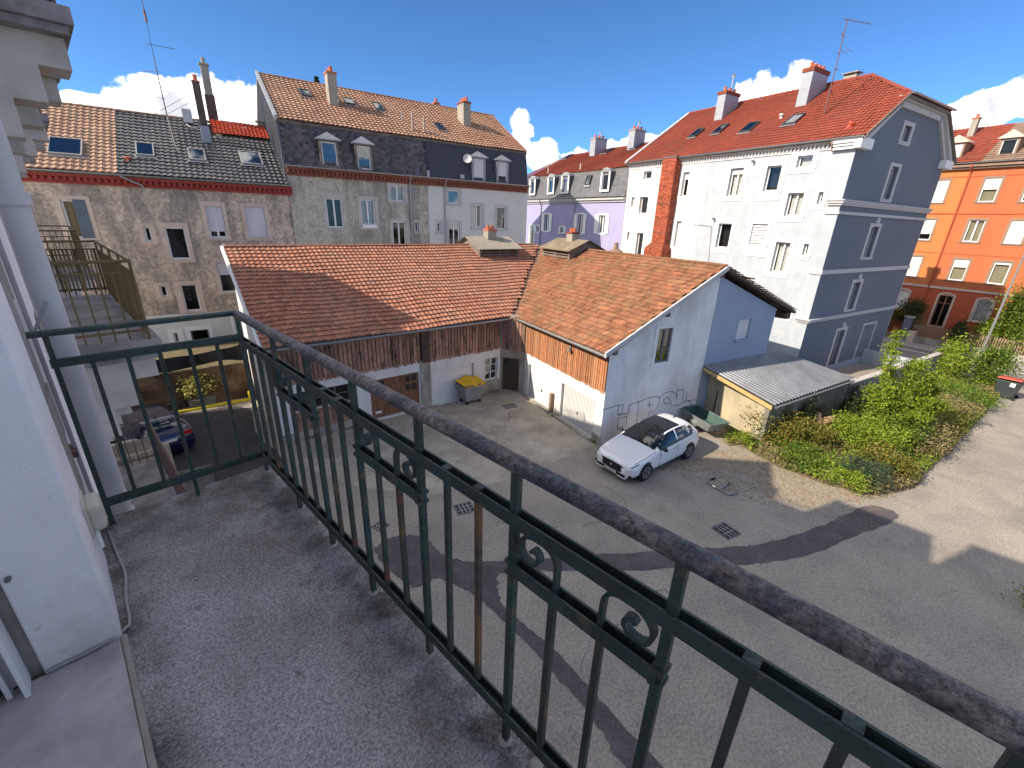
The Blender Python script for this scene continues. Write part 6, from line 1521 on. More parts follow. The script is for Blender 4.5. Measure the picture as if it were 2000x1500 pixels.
def make_car(name, label, loc, rz, paint, st, scale=1.0, roof_glass=True, face='modern', trim='car_black'):
    root = thing(name, label, 'car', loc, rz)
    Mw = WM[root]
    W = lambda x, y, z: Mw @ (Vector((x, y, z)) * scale)
    secs = []
    for (x, zt, zb, wb, wm, wc, zc) in st:
        secs.append([(x, .80 * wm, .20), (x, .97 * wm, .30), (x, wm, .56), (x, wb, zb), (x, wc, zc), (x, wc * .55, zt - .012), (x, 0, zt)])
    NS, NT = 7, 5
    A = np.array(secs)                                   # stations x points x 3
    A = cr(A.reshape(len(A), -1), NS).reshape(-1, 7, 3)
    G = np.stack([cr(s, NT) for s in A])                 # fine stations x fine points x 3
    xs = G[:, 0, 0]
    nS, nT = G.shape[:2]
    nr = np.cross(np.gradient(G, axis=0), np.gradient(G, axis=1)); nr /= np.linalg.norm(nr, axis=2)[:, :, None] + 1e-9
    flip = -1 if (nr[nS // 2, nT // 2] @ np.array((0, 1, .3))) < 0 else 1
    nr *= flip

    def surf(b, s0, s1, t0, t1, off, sides=(1, -1)):
        for sg in sides:
            for i in range(s0, s1):
                for j in range(t0, t1):
                    P = [G[i, j] + nr[i, j] * off, G[i + 1, j] + nr[i + 1, j] * off, G[i + 1, j + 1] + nr[i + 1, j + 1] * off, G[i, j + 1] + nr[i, j + 1] * off]
                    P = [W(p[0], p[1] * sg, p[2]) for p in P]; b.face(P if sg > 0 else P[::-1])
    b = MB(); surf(b, 0, nS - 1, 0, nT - 1, 0)
    for s in (0, nS - 1):
        ring = [G[s, j] for j in range(nT)]; b.face([W(p[0], p[1], p[2]) for p in ring] + [W(p[0], -p[1], p[2]) for p in ring[::-1]])
    body = b.build('body', paint, root, smooth=True, normals=False)
    bm = bmesh.new(); bm.from_mesh(body.data); bmesh.ops.remove_doubles(bm, verts=bm.verts, dist=.0005); bmesh.ops.recalc_face_normals(bm, faces=bm.faces); bm.to_mesh(body.data); bm.free()
    ix = lambda x: int(np.argmin(np.abs(xs - x)))

    def patch(nm, m, x0, x1, t0, t1, off=.006, sides=(1, -1), both=False):
        a, c = sorted((ix(x0), ix(x1))); T0, T1 = int(round(t0 * NT)), int(round(t1 * NT))
        if both:
            b = MB(); surf(b, a, c, T0, T1, off); b.build(nm, m, root, smooth=True, normals=False)
        else:
            for sg in sides: b = MB(); surf(b, a, c, T0, T1, off, (sg,)); b.build(nm, m, root, smooth=True, normals=False)
    patch('windscreen', 'car_glass', .80, .12, 4.0, 6.0, both=True)
    if roof_glass: patch('roof_glass', 'car_glass', .12, -.92, 4.2, 6.0, .004, both=True)
    patch('rear_window', 'car_glass', -1.66, -1.96, 4.2, 6.0, both=True)
    patch('side_window', 'car_glass', .66, -.42, 3.2, 4.0); patch('side_window', 'car_glass', -.50, -1.22, 3.2, 4.0); patch('side_window', 'car_glass', -1.28, -1.58, 3.2, 3.8)
    if face == 'modern':
        patch('bonnet_gap', 'car_black', 1.9, .82, 3.4, 3.6, .002)
        patch('window_trim', 'car_black', .6, -1.5, 3.0, 3.2, .004)
    patch('sill_trim', trim, 1.0, -1.0, 0.0, .8, .004)
    # wheels
    for (x, sg) in ((1.36, 1), (1.36, -1), (-1.32, 1), (-1.32, -1)):
        yo = np.interp(x, xs[::-1], G[::-1, 2 * NT, 1])
        Rm_ = Matrix.Rotation(rz, 3, 'Z') @ Matrix.Rotation(R(-90 * sg), 3, 'X')
        b = MB(); b.lathe([(.0, 0), (.375, 0), (.375, .012), (.0, .012)], W(x, sg * (yo - .012), .34), 28, Rm_); b.build('wheel_arch', 'car_black', root)
        q = MB(); q.lathe([(.21, -.2), (.30, -.2), (.325, -.17), (.33, -.1), (.33, -.03), (.315, .012), (.26, .018), (.225, .006), (.21, -.02)], W(x, sg * (yo + .012), .33), 28, Rm_); wh = q.build('wheel', 'tyre', root, smooth=True)
        q = MB(); q.lathe([(.235, .0), (.225, .012), (.20, .004), (.19, -.05), (.0, -.05)], W(x, sg * (yo + .014), .33), 28, Rm_)
        q.mi = [1 if i >= 28 * 2 else 0 for i in range(len(q.mi))]; q.cur = 0
        for k in range(5):
            a = 2 * math.pi * k / 5 + .3
            for da in (-.16, .16):
                p0 = Vector((.04 * math.cos(a), .04 * math.sin(a), .0)); p1 = Vector((.21 * math.cos(a + da), .21 * math.sin(a + da), .004)); tn = Vector((-math.sin(a), math.cos(a), 0)) * .018
                c0 = W(x, sg * (yo + .014), .33); q.prism([c0 + Rm_ @ (v + Vector((0, 0, -.02))) for v in (p0 - tn, p1 - tn, p1 + tn, p0 + tn)], Rm_ @ Vector((0, 0, .028)))
        q.build('rim', ['zinc', 'car_black'], wh)
    # mirrors, handles
    for sg in (1, -1):
        q = MB(); q.lathe([(0, -.1), (.05, -.085), (.075, -.03), (.075, .03), (.05, .09), (0, .1)], W(.52, sg * 1.0, 1.0), 12, Matrix.Rotation(rz, 3, 'Z') @ Matrix.Rotation(R(90), 3, 'X')); q.build('mirror', 'car_black', root, smooth=True)
        for x in (-.25, -1.05):
            yo = np.interp(x, xs[::-1], G[::-1, int(2.7 * NT), 1]); q = MB(); q.box(x - .1, x + .1, sg * yo - .012, sg * yo + .022 * 1, .80, .825, W); q.build('door_handle', 'chrome', root)
        q = MB(); yo = np.interp(.0, xs[::-1], G[::-1, 2 * NT, 1])
        for x in (.62, -.46): q.box(x - .004, x + .004, sg * (yo - .02), sg * (yo + .003), .32, .86, W)
        q.build('door_gap', 'car_black', root)
    q = MB(); zf = np.interp(-1.35, xs[::-1], G[::-1, -1, 2]); q.prism([W(-1.28, -.015, zf - .01), W(-1.45, -.02, zf - .01), W(-1.46, 0, zf + .06), W(-1.42, 0, zf + .065)], W(0, .03, 0) - W(0, 0, 0)); q.build('roof_fin', 'car_black', root)
    xf, xr = xs[0], xs[-1]
    if face == 'modern':
        patch('headlight', 'car_glass', 2.06, 1.76, 2.7, 3.05, .008)
        q = MB(); n = 9; pts = []
        for (y, z0, z1, x) in ((-.70, .47, .52, -.12), (-.58, .40, .585, -.03), (-.32, .355, .625, .022), (0, .345, .635, .034), (.32, .355, .625, .022), (.58, .40, .585, -.03), (.70, .47, .52, -.12)): pts.append((xf + x, y, z0, z1))
        for a, c in zip(pts[:-1], pts[1:]): q.hexa([W(a[0] - .06, a[1], a[2]), W(a[0], a[1], a[2]), W(c[0], c[1], c[2]), W(c[0] - .06, c[1], c[2]), W(a[0] - .06, a[1], a[3]), W(a[0], a[1], a[3]), W(c[0], c[1], c[3]), W(c[0] - .06, c[1], c[3])])
        gr = q.build('grille', 'car_black', root)
        q = MB(); q.prism([W(xf + .03, -.035, .47), W(xf + .03, .035, .47), W(xf + .03, .04, .54), W(xf + .03, 0, .56), W(xf + .03, -.04, .54)], W(.008, 0, 0) - W(0, 0, 0)); q.build('badge', 'chrome', gr)
        q = MB(); q.box(xf - .1, xf + .045, -.62, .62, .245, .325, W); q.box(xf - .22, xf - .06, -.80, -.62, .25, .36, W); q.box(xf - .22, xf - .06, .62, .80, .25, .36, W); q.build('bumper_intake', 'car_black', root, bevel=.01)
        q = MB(); q.box(xf - .1, xf + .05, -.66, -.30, .205, .24, W); q.box(xf - .1, xf + .05, .30, .66, .205, .24, W); q.build('bumper_lip', paint, root, bevel=.008)
        for sg in (1, -1):
            q = MB(); q.hexa([W(xf - .30, sg * .855, .36), W(xf - .26, sg * .86, .36), W(xf - .26, sg * .82, .36), W(xf - .30, sg * .82, .36), W(xf - .14, sg * .80, .64), W(xf - .12, sg * .79, .64), W(xf - .12, sg * .75, .64), W(xf - .16, sg * .76, .64)]); q.build('daytime_light', 'car_black', root)
    q = MB(); q.box(xf + .045, xf + .058, -.26, .26, .255, .355, W); np_ = q.build('number_plate', 'plate', root, bevel=.004)
    q = MB()
    for (y0, y1) in ((-.2, -.08), (-.055, .085), (.11, .2)):
        m_ = int((y1 - y0) / .045)
        for i in range(m_): q.box(xf + .058, xf + .0595, y0 + i * .045, y0 + i * .045 + .03, .275, .335, W)
    q.build('plate_characters', 'ink', np_)
    q = MB(); q.box(xr - .03, xr + .0, -.26, .26, .62, .72, W); q.build('number_plate', 'plate', root)
    for sg in (1, -1):
        q = MB(); q.box(xr + .02, xr - .04, sg * .50, sg * .74, .74, .90, W) if face != 'modern' else q.box(xr + .02, xr - .03, sg * .3, sg * .76, .84, .90, W); q.build('tail_light', 'tail_red', root, bevel=.01)
    if face != 'modern':
        q = MB(); q.box(xr + .05, xr - .06, -.80, .80, .44, .56, W); q.build('rear_bumper', paint, root, bevel=.03)
        q = MB(); q.box(xr + .05, xr - .066, -.78, .78, .535, .55, W); q.build('bumper_strip', 'chrome', root)
        q = MB(); q.box(xf - .03, xf + .02, -.5, .5, .5, .6, W); q.build('grille', 'car_black', root)
    else:
        q = MB(); q.box(xr + .02, xr - .04, -.7, .7, .3, .45, W); q.build('rear_diffuser', 'car_black', root)
    return root


#        x     zt    zb   wb   wm    wc   zc
HATCH = [(2.17, .62, .52, .50, .58, .40, .57), (2.12, .70, .60, .66, .73, .55, .655), (1.98, .775, .69, .78, .85, .66, .735), (1.70, .845, .77, .845, .90, .72, .81), (1.30, .915, .83, .87, .915, .745, .88), (.98, .965, .88, .875, .915, .755, .93),
         (.78, 1.01, .905, .875, .915, .75, .965), (.42, 1.215, .925, .87, .915, .665, 1.165), (.06, 1.385, .94, .865, .915, .605, 1.325), (-.30, 1.432, .955, .86, .915, .59, 1.37), (-.80, 1.44, .975, .855, .915, .585, 1.375), (-1.30, 1.41, 1.0, .845, .915, .575, 1.345),
         (-1.60, 1.365, 1.02, .83, .91, .56, 1.30), (-1.82, 1.21, 1.0, .80, .885, .60, 1.16), (-2.02, .99, .92, .76, .84, .64, .96), (-2.13, .90, .84, .70, .78, .60, .875)]
make_car('parked_car', 'white hatchback with black glass roof parked beside the graffitied wall', (14.40, 6.21, .0), R(171.1), 'car_white', HATCH)
make_car('parked_car', 'dark blue car in deep shade below the far end of the railing', (1.15, 20.35, 0), R(99), 'car_blue', HATCH, roof_glass=False, face='old')

# ------------------------------------------------------------------ yard objects
# waste container with a sagging yellow lid
ct = thing('waste_container', 'grey wheeled waste container with bulging yellow lid by the garage window', 'waste container', (12.95, 15.02, 0), R(-9))
CW = lambda x, y, z: WM[ct] @ Vector((x, y, z))
q = MB(); b0 = [(-.42, -.33), (.42, -.33), (.42, .33), (-.42, .33)]; t0 = [(-.56, -.42), (.56, -.42), (.56, .42), (-.56, .42)]
q.hexa([CW(x, y, .17) for x, y in b0] + [CW(x, y, .92) for x, y in t0])
q.build('body', 'bin_grey', ct, bevel=.03)
q = MB(); q.box(-.60, .60, -.46, -.40, .88, .95, CW); q.box(-.60, .60, .40, .46, .88, .95, CW); q.box(-.60, -.54, -.40, .40, .88, .95, CW); q.box(.54, .60, -.40, .40, .88, .95, CW); q.build('rim', 'bin_grey', ct, bevel=.01)
q = MB()
for i in range(5): x = -.4 + i * .2; q.hexa([CW(x * .8 - .02, -.335, .3), CW(x * .8 + .02, -.335, .3), CW(x * .8 + .02, -.31, .3), CW(x * .8 - .02, -.31, .3), CW(x - .02, -.415, .85), CW(x + .02, -.415, .85), CW(x + .02, -.38, .85), CW(x - .02, -.38, .85)])
q.build('rib', 'bin_grey', ct)
for (x, y) in ((-.36, -.26), (.36, -.26), (-.36, .26), (.36, .26)):
    q = MB(); q.lathe([(.03, -.03), (.085, -.03), (.085, .03), (.03, .03)], CW(x, y, .085), 14, Matrix.Rotation(R(-9), 3, 'Z') @ Matrix.Rotation(R(90), 3, 'X')); q.box(x - .02, x + .02, y - .04, y + .04, .1, .18, CW); q.build('wheel', 'tyre', ct)
q = MB(); n = 8
def lz(u, v): return .97 + .20 * (v + .5) + .05 * math.sin(u * 5 + v * 3) + .03 * math.cos(u * 9) - .03 * (u > .3) * (v < 0)
for i in range(n):
    for j in range(5):
        P = []
        for (a, c) in ((i, j), (i + 1, j), (i + 1, j + 1), (i, j + 1)): u = -.61 + 1.22 * a / n; v = -.47 + .94 * c / 5; P.append(CW(u, v, lz(u, v)))
        q.face(P); q.face([p - Vector((0, 0, .03)) for p in P][::-1])
q.build('lid', 'lid_yellow', ct, normals=False)
q = MB(); g = np.random.default_rng(8)
for i in range(11):
    x, y = -.5 + i * .1, -.36 + g.uniform(-.03, .08); s = g.uniform(.06, .12); q.lathe([(0, -s), (s * .8, -s * .5), (s, 0), (s * .7, s * .6), (0, s)], CW(x, y, .93), 7)
q.build('rubbish', 'rubbish', ct)
# galvanised box trailer behind the car
tr = thing('box_trailer', 'open galvanised box trailer with dark green inside behind the white car', 'trailer', (18.4, 5.72, 0), R(62.9))
TWd = lambda x, y, z: WM[tr] @ Vector((x, y, z))
q = MB(); L_, Wd, z0, z1, t = .95, .50, .40, .78, .03
bt = [(-L_ + .18, -Wd + .08), (L_ - .1, -Wd + .08), (L_ - .1, Wd - .08), (-L_ + .18, Wd - .08)]; tp = [(-L_, -Wd), (L_, -Wd), (L_, Wd), (-L_, Wd)]
for i in range(4):
    j = (i + 1) % 4; (a, c), (e, f) = bt[i], bt[j]; (a2, c2), (e2, f2) = tp[i], tp[j]; q.cur = 0
    q.face([TWd(a, c, z0), TWd(e, f, z0), TWd(e2, f2, z1), TWd(a2, c2, z1)])
q.face([TWd(a, c, z0) for a, c in bt]); q.build('tub', 'galvanised', tr, normals=False)
q = MB(); s_ = .985
for i in range(4):
    j = (i + 1) % 4; q.face([TWd(bt[i][0] * s_, bt[i][1] * s_, z0 + .02), TWd(bt[j][0] * s_, bt[j][1] * s_, z0 + .02), TWd(tp[j][0] * s_, tp[j][1] * s_, z1), TWd(tp[i][0] * s_, tp[i][1] * s_, z1)])
q.face([TWd(a * s_, c * s_, z0 + .02) for a, c in bt]); q.build('lining', 'green_bin', tr, normals=False)
q = MB(); q.box(-L_ - .02, L_ + .02, -Wd - .03, -Wd, z1 - .02, z1 + .03, TWd); q.box(-L_ - .02, L_ + .02, Wd, Wd + .03, z1 - .02, z1 + .03, TWd); q.box(-L_ - .03, -L_, -Wd, Wd, z1 - .02, z1 + .03, TWd); q.box(L_, L_ + .03, -Wd, Wd, z1 - .02, z1 + .03, TWd); q.build('rim', 'galvanised', tr)
for sg in (1, -1):
    q = MB(); q.lathe([(.1, -.07), (.25, -.07), (.265, -.04), (.265, .04), (.25, .07), (.1, .07)], TWd(.1, sg * (Wd + .02), .265), 18, Matrix.Rotation(R(62.9), 3, 'Z') @ Matrix.Rotation(R(90), 3, 'X')); w_ = q.build('wheel', 'tyre', tr)
    q = MB(); q.lathe([(0, -.05), (.12, -.05), (.13, .05), (0, .05)], TWd(.1, sg * (Wd + .02), .265), 14, Matrix.Rotation(R(62.9), 3, 'Z') @ Matrix.Rotation(R(90), 3, 'X')); q.build('rim', 'galvanised', w_)
    q = MB()
    for k in range(6):
        a0, a1 = R(20 + k * 23), R(20 + (k + 1) * 23); q.hexa([TWd(.1 + math.cos(a) * .31, sg * (Wd - .06) + dy, .265 + math.sin(a) * .31 + dz) for dz in (0, .015) for (a, dy) in ((a0, 0), (a1, 0), (a1, sg * .2), (a0, sg * .2))])
    q.build('mudguard', 'galvanised', tr)
q = MB(); q.tube([TWd(-.9, 0, .36), TWd(.9, 0, .36)], .03, 6); q.tube([TWd(.9, 0, .36), TWd(1.5, 0, .32)], .03, 6); q.tube([TWd(.1, -.5, .3), TWd(.1, .5, .3)], .025, 6); q.build('chassis', 'mast_rust', tr)
q = MB(); g = np.random.default_rng(4)
for i in range(14): x, y = g.uniform(-.6, .6), g.uniform(-.3, .3); a = g.uniform(0, 6.28); q.tube([TWd(x, y, z0 + .04), TWd(x + .3 * math.cos(a), y + .12 * math.sin(a), z0 + .06)], .012, 5)
q.build('debris', 'twig', tr)
# bent metal tube frame lying on the asphalt
hp = smooth([(14.86, 3.80), (14.60, 3.92), (14.40, 3.84), (14.30, 3.62), (14.24, 3.38), (14.18, 3.16), (14.26, 3.02), (14.5, 2.97), (14.72, 3.04)], 5, False)
hb = thing('tube_frame', 'bent metal tube frame lying on the asphalt in front of the garden', 'metal frame', (14.4, 3.4, 0))
q = MB(); q.tube([(x, y, .035) for x, y in hp], .028, 8); q.build('tube', 'pole_grey', hb, smooth=True)
q = MB(); q.tube([(14.27, 3.40, .04), (14.62, 3.36, .06), (14.93, 3.33, .09)], .024, 8); q.build('cross_tube', 'pole_grey', hb, smooth=True)
for (a, c) in (((14.86, 3.80), (14.70, 3.875)), ((14.93, 3.33), (14.80, 3.345))):
    q = MB(); q.tube([(a[0], a[1], .04), (c[0], c[1], .04)], .036, 8); q.build('grip', 'tyre', hb)
for k in (14, 26):
    q = MB(); q.tube([(hp[k][0], hp[k][1], .035), (hp[k + 2][0], hp[k + 2][1], .035)], .031, 8); q.build('sleeve', 'chrome', hb)
# drain grates
for (x, y, w_, d_, an_, lab, m_) in ((7.25, 8.70, .5, .45, -20, 'square iron drain grate on the asphalt just beyond the railing', 1), (12.21, 2.50, .5, .5, -17, 'iron drain grate in front of the garden, nearest the metal tube frame', 1), (14.0, 13.3, .72, .62, -20, 'rusty drain cover in the concrete before the inner corner door', 0), (4.95, 9.75, .3, .3, 10, 'small drain cover left of the dark asphalt patch', 1)):
    t = thing('drain_grate', lab, 'drain', (x, y, 0), R(an_), 'drains in the yard'); D = lambda a, c, z, t=t: WM[t] @ Vector((a, c, z))
    q = MB(); q.box(-w_ / 2 - .05, w_ / 2 + .05, -d_ / 2 - .05, -d_ / 2, 0, .016, D); q.box(-w_ / 2 - .05, w_ / 2 + .05, d_ / 2, d_ / 2 + .05, 0, .016, D); q.box(-w_ / 2 - .05, -w_ / 2, -d_ / 2, d_ / 2, 0, .016, D); q.box(w_ / 2, w_ / 2 + .05, -d_ / 2, d_ / 2, 0, .016, D); q.build('frame', 'stone_grey' if not m_ else 'zinc_dark', t)
    q = MB(); q.box(-w_ / 2, w_ / 2, -d_ / 2, d_ / 2, .002, .0125, D); q.build('pit', 'grate' if m_ else 'grey_frame', t)
    if m_:
        for i in range(3 if w_ > .4 else 2):
            q = MB(); x_ = -w_ / 2 + w_ * (i + 1) / (4 if w_ > .4 else 3); q.box(x_ - .012, x_ + .012, -d_ / 2, d_ / 2, .0125, .02, D); q.build('bar', 'zinc', t)
        for i in range(2):
            q = MB(); y_ = -d_ / 2 + d_ * (i + 1) / 3; q.box(-w_ / 2, w_ / 2, y_ - .008, y_ + .008, .0125, .018, D); q.build('bar', 'zinc', t)
# bin with the red lid by the road
rb_ = thing('wheelie_bin', 'dark grey bin with red lid at the roadside end of the garden', 'bin', (35.9, -4.55, 0), R(75))
RB = lambda x, y, z: WM[rb_] @ Vector((x, y, z))
q = MB(); q.hexa([RB(x, y, .06) for x, y in ((-.36, -.34), (.36, -.34), (.36, .34), (-.36, .34))] + [RB(x, y, 1.02) for x, y in ((-.46, -.44), (.46, -.44), (.46, .44), (-.46, .44))]); q.build('body', 'bin_dark', rb_, bevel=.03)
q = MB(); q.hexa([RB(x, y, z) for x, y, z in ((-.5, -.48, 1.03), (.5, -.48, 1.03), (.5, .5, 1.12), (-.5, .5, 1.12), (-.44, -.42, 1.12), (.44, -.42, 1.12), (.44, .44, 1.2), (-.44, .44, 1.2))]); q.build('lid', 'lid_red', rb_, bevel=.02)
q = MB(); q.box(-.3, -.1, .43, .46, .75, .95, RB); q.build('sticker', 'trim_white', rb_)
for y in (-.36, .36):
    q = MB(); q.lathe([(.03, -.03), (.1, -.03), (.1, .03), (.03, .03)], RB(-.4, y, .1), 14, Matrix.Rotation(R(75), 3, 'Z') @ Matrix.Rotation(R(90), 3, 'X')); q.build('wheel', 'tyre', rb_)
# street lamp
lp = thing('street_lamp', 'slim grey street lamp post on the pavement by the picket fence', 'street lamp', (46.6, -3.9, 0))
q = MB(); q.tube([(46.6, -3.9, .1), (46.6, -3.9, 7.6)], [.085, .055], 10); q.build('post', 'pole_grey', lp); q = MB(); q.tube([(46.6, -3.9, .1), (46.6, -3.9, .75)], .10, 10); q.build('base', 'pole_grey', lp)
q = MB(); q.tube([(46.6, -3.9, 7.55), (46.2, -4.0, 7.8), (45.6, -4.15, 7.85)], .04, 8); q.build('arm', 'pole_grey', lp)
q = MB(); q.hexa([(45.0, -4.4, 7.78), (45.7, -4.25, 7.8), (45.7, -4.05, 7.8), (45.0, -4.2, 7.78), (45.05, -4.38, 7.9), (45.7, -4.22, 7.92), (45.7, -4.08, 7.92), (45.05, -4.22, 7.9)]); q.build('lamp_head', 'pole_grey', lp, bevel=.02)
# picket fence on a low wall in front of the orange house
TF = Pl(47.35, -4.0, 75.27, 1)
fn = thing('picket_fence', 'brown picket fence on a low wall before the orange house', 'fence', TF(0, 0, 0))
q = MB(); q.box(-14, 4.6, -.2, 0, 0, .62, TF); q.build('base_wall', 'cement_old', fn)
q = MB(); q.box(-14, 4.6, -.12, -.08, .82, .88, TF); q.box(-14, 4.6, -.12, -.08, 1.35, 1.41, TF); q.build('rail', 'picket', fn)
q = MB(); q.hexa([TF(-.04, -.08, .66), TF(.04, -.08, .66), TF(.04, -.06, .66), TF(-.04, -.06, .66), TF(-.04, -.08, 1.58), TF(.04, -.08, 1.58), TF(.04, -.06, 1.58), TF(-.04, -.06, 1.58)]); pk = q.build('picket', 'picket', fn)
for i in range(-95, 31):
    if i == 0: continue
    o = bpy.data.objects.new('picket', pk.data); col.objects.link(o); o.parent = fn; o.location = TF.d * (i * .145) + Vector((0, 0, random.uniform(-.02, .02)))
for (u, w_, h_, nm, m_, lab) in ((4.9, .5, 2.0, 'gate_pillar', 'blue_gable', 'grey gate pillar left of the picket fence'), (6.6, .5, 2.1, 'gate_pillar', 'blue_gable', 'grey gate pillar farther left, under the round shrub')):
    t = thing(nm, lab, 'gate pillar', TF(u, -.1, 0), 0, 'gate pillars'); q = MB(); q.box(u - w_ / 2, u + w_ / 2, -.4, .05, 0, h_, TF); q.build('pillar', m_, t); q = MB(); q.box(u - w_ / 2 - .05, u + w_ / 2 + .05, -.45, .1, h_, h_ + .1, TF); q.build('cap', 'stone_grey', t)
q = MB(); q.box(4.05, 4.5, .05, .5, .0, .95, TF); q.box(4.02, 4.53, .03, .53, .95, 1.0, TF); ub = q.build('utility_box', 'stone_pink', None, bevel=.01); tag(ub, 'pinkish utility cabinet on the pavement by the gate pillar', 'cabinet')

# ------------------------------------------------------------------ lower left: retaining wall, terrace cloth, planter, wooden landing
TB = Pl(3.5, 22.95, -10, -1)
rw = thing('retaining_wall', 'brown earthy retaining wall behind the dark blue car', 'wall', TB(0, 0, 0))
q = MB(); g = np.random.default_rng(6)
nu_, nz_ = 40, 8
def rp(i, j):
    u = -6 + 10.5 * i / nu_; z = 1.72 * j / nz_; return TB(u, .06 * math.sin(u * 2.3 + z) + .05 * math.sin(u * 5 + z * 4) + .03 * math.cos(z * 7 + u), z + (.05 * math.sin(u * 3) if j == nz_ else 0))
for i in range(nu_):
    for j in range(nz_): q.face([rp(i, j), rp(i + 1, j), rp(i + 1, j + 1), rp(i, j + 1)])
q.build('face', 'retaining', rw, normals=False)
q = MB(); q.box(-6, 4.5, -5.5, -.12, 0, 1.66, TB); q.build('terrace', 'soil', rw)
ky = thing('kerb', 'yellow painted kerb line at the foot of the retaining wall', 'kerb', TB(0, .6, 0))
q = MB(); q.box(-1.6, 1.8, .42, .58, 0, .10, TB); q.build('kerb_stone', 'kerb_yellow', ky, bevel=.01)
yb = thing('yellow_post', 'short yellow block at the end of the yellow kerb', 'post', TB(1.75, .6, 0)); q = MB(); q.box(1.75, 2.0, .40, .62, 0, .45, TB); q.build('block', 'kerb_yellow', yb, bevel=.02)
tp_ = thing('tarpaulin', 'black sagging tarpaulin hung along the terrace above the retaining wall', 'tarpaulin', TB(0, -.4, 1.66))
q = MB(); n = 24
for i in range(n):
    P = []
    for (a, c) in ((i, 0), (i + 1, 0), (i + 1, 1), (i, 1)):
        u = -4.5 + 7.1 * a / n; top = 2.62 - .32 * math.sin(math.pi * min(1, max(0, (u + 4.5) / 7.1))) + .25 * max(0, u - 1.6); bot = 1.78 + .1 * math.sin(u * 1.7)
        P.append(TB(u, -.35 + .06 * math.sin(u * 4 + c), bot if c == 0 else top))
    q.face(P)
q.build('cloth', 'tarp', tp_, normals=False)
q = MB()
for u in (-4.5, -1.2, 2.5): q.tube([TB(u, -.4, 1.6), TB(u, -.4, 2.75)], .03, 6)
q.build('stake', 'wood_dark', tp_)
po = thing('planter', 'grey trough planter with a leafy yellow-green shrub at the wall foot', 'planter', TB(-.05, .3, 0))
q = MB(); q.hexa([TB(u, o, .02) for u, o in ((-.52, .05), (.42, .05), (.42, .4), (-.52, .4))] + [TB(u, o, .42) for u, o in ((-.58, .0), (.48, .0), (.48, .45), (-.58, .45))]); q.build('trough', 'planter', po, bevel=.01)
c_ = TB(-.05, .22, 1.0); leaves_mesh('foliage', 'leaf_potted', clumps(c_, (.6, .45, .5), 620, 22, .34, 3), .13, po)
q = MB()
for i in range(8): a = i * .8; q.tube([TB(-.05, .22, .4), TB(-.05 + .25 * math.cos(a), .22 + .15 * math.sin(a), .8), TB(-.05 + .45 * math.cos(a), .22 + .3 * math.sin(a), 1.15)], .012, 5)
q.build('stems', 'bark', po)
ld = thing('wooden_landing', 'weathered wooden landing with rails and boards below the balcony end', 'landing', (.5, 15.2, 0))
q = MB(); q.box(1.02, 1.18, 14.6, 14.76, 0, 2.15); q.build('post', 'wood_pale', ld)
for i in range(5):
    q = MB(); z = .35 + i * .2; q.r = random.random(); q.hexa([(-.1, 14.72, z - .05), (2.05, 14.72, z - .30), (2.05, 14.76, z - .30), (-.1, 14.76, z - .05), (-.1, 14.72, z + .14), (2.05, 14.72, z - .11), (2.05, 14.76, z - .11), (-.1, 14.76, z + .14)]); q.build('board', 'wood_grey', ld)
for z in (1.75, 2.05):
    q = MB(); q.box(-.15, 1.1, 14.66, 14.71, z, z + .06); q.build('rail', 'wood_pale', ld)
for x in (.1, .4, .7):
    q = MB(); q.box(x, x + .03, 14.67, 14.70, 1.2, 2.05); q.build('baluster', 'wood_pale', ld)
q = MB(); q.box(-.15, 1.1, 14.8, 18.0, 1.0, 1.12); q.build('deck', 'wood_grey', ld)
for i in range(4):
    q = MB(); q.box(-.15, .75 - i * .12, 18.2 + i * .3, 18.5 + i * .3, 0, 1.0 - i * .22); q.build('step', 'corbel', ld)

# ------------------------------------------------------------------ plants


def shrub(name, label, c, rad, n, m, leaf, seed, stems=6, group='garden shrubs', cat='shrub', k=22, spread=.36, stem_m='bark', up=.3):
    c = Vector(c); t = thing(name, label, cat, (c.x, c.y, 0), 0, group)
    leaves_mesh('foliage', m, clumps(c, rad, int(n * 2.1), k, spread, seed), leaf * .66, t, up=up)
    q = MB(); g = np.random.default_rng(seed)
    for i in range(stems):
        a = g.uniform(0, 6.28); e = (c.x + rad[0] * .7 * math.cos(a), c.y + rad[1] * .7 * math.sin(a), c.z + rad[2] * g.uniform(0, .8)); b0 = (c.x + .1 * math.cos(a), c.y + .1 * math.sin(a), 0.05)
        mid = ((b0[0] + e[0]) / 2 + g.normal(0, .06), (b0[1] + e[1]) / 2 + g.normal(0, .06), e[2] * .6); q.tube([b0, mid, e], [.025, .015, .006], 5)
    q.build('stems', stem_m, t); return t


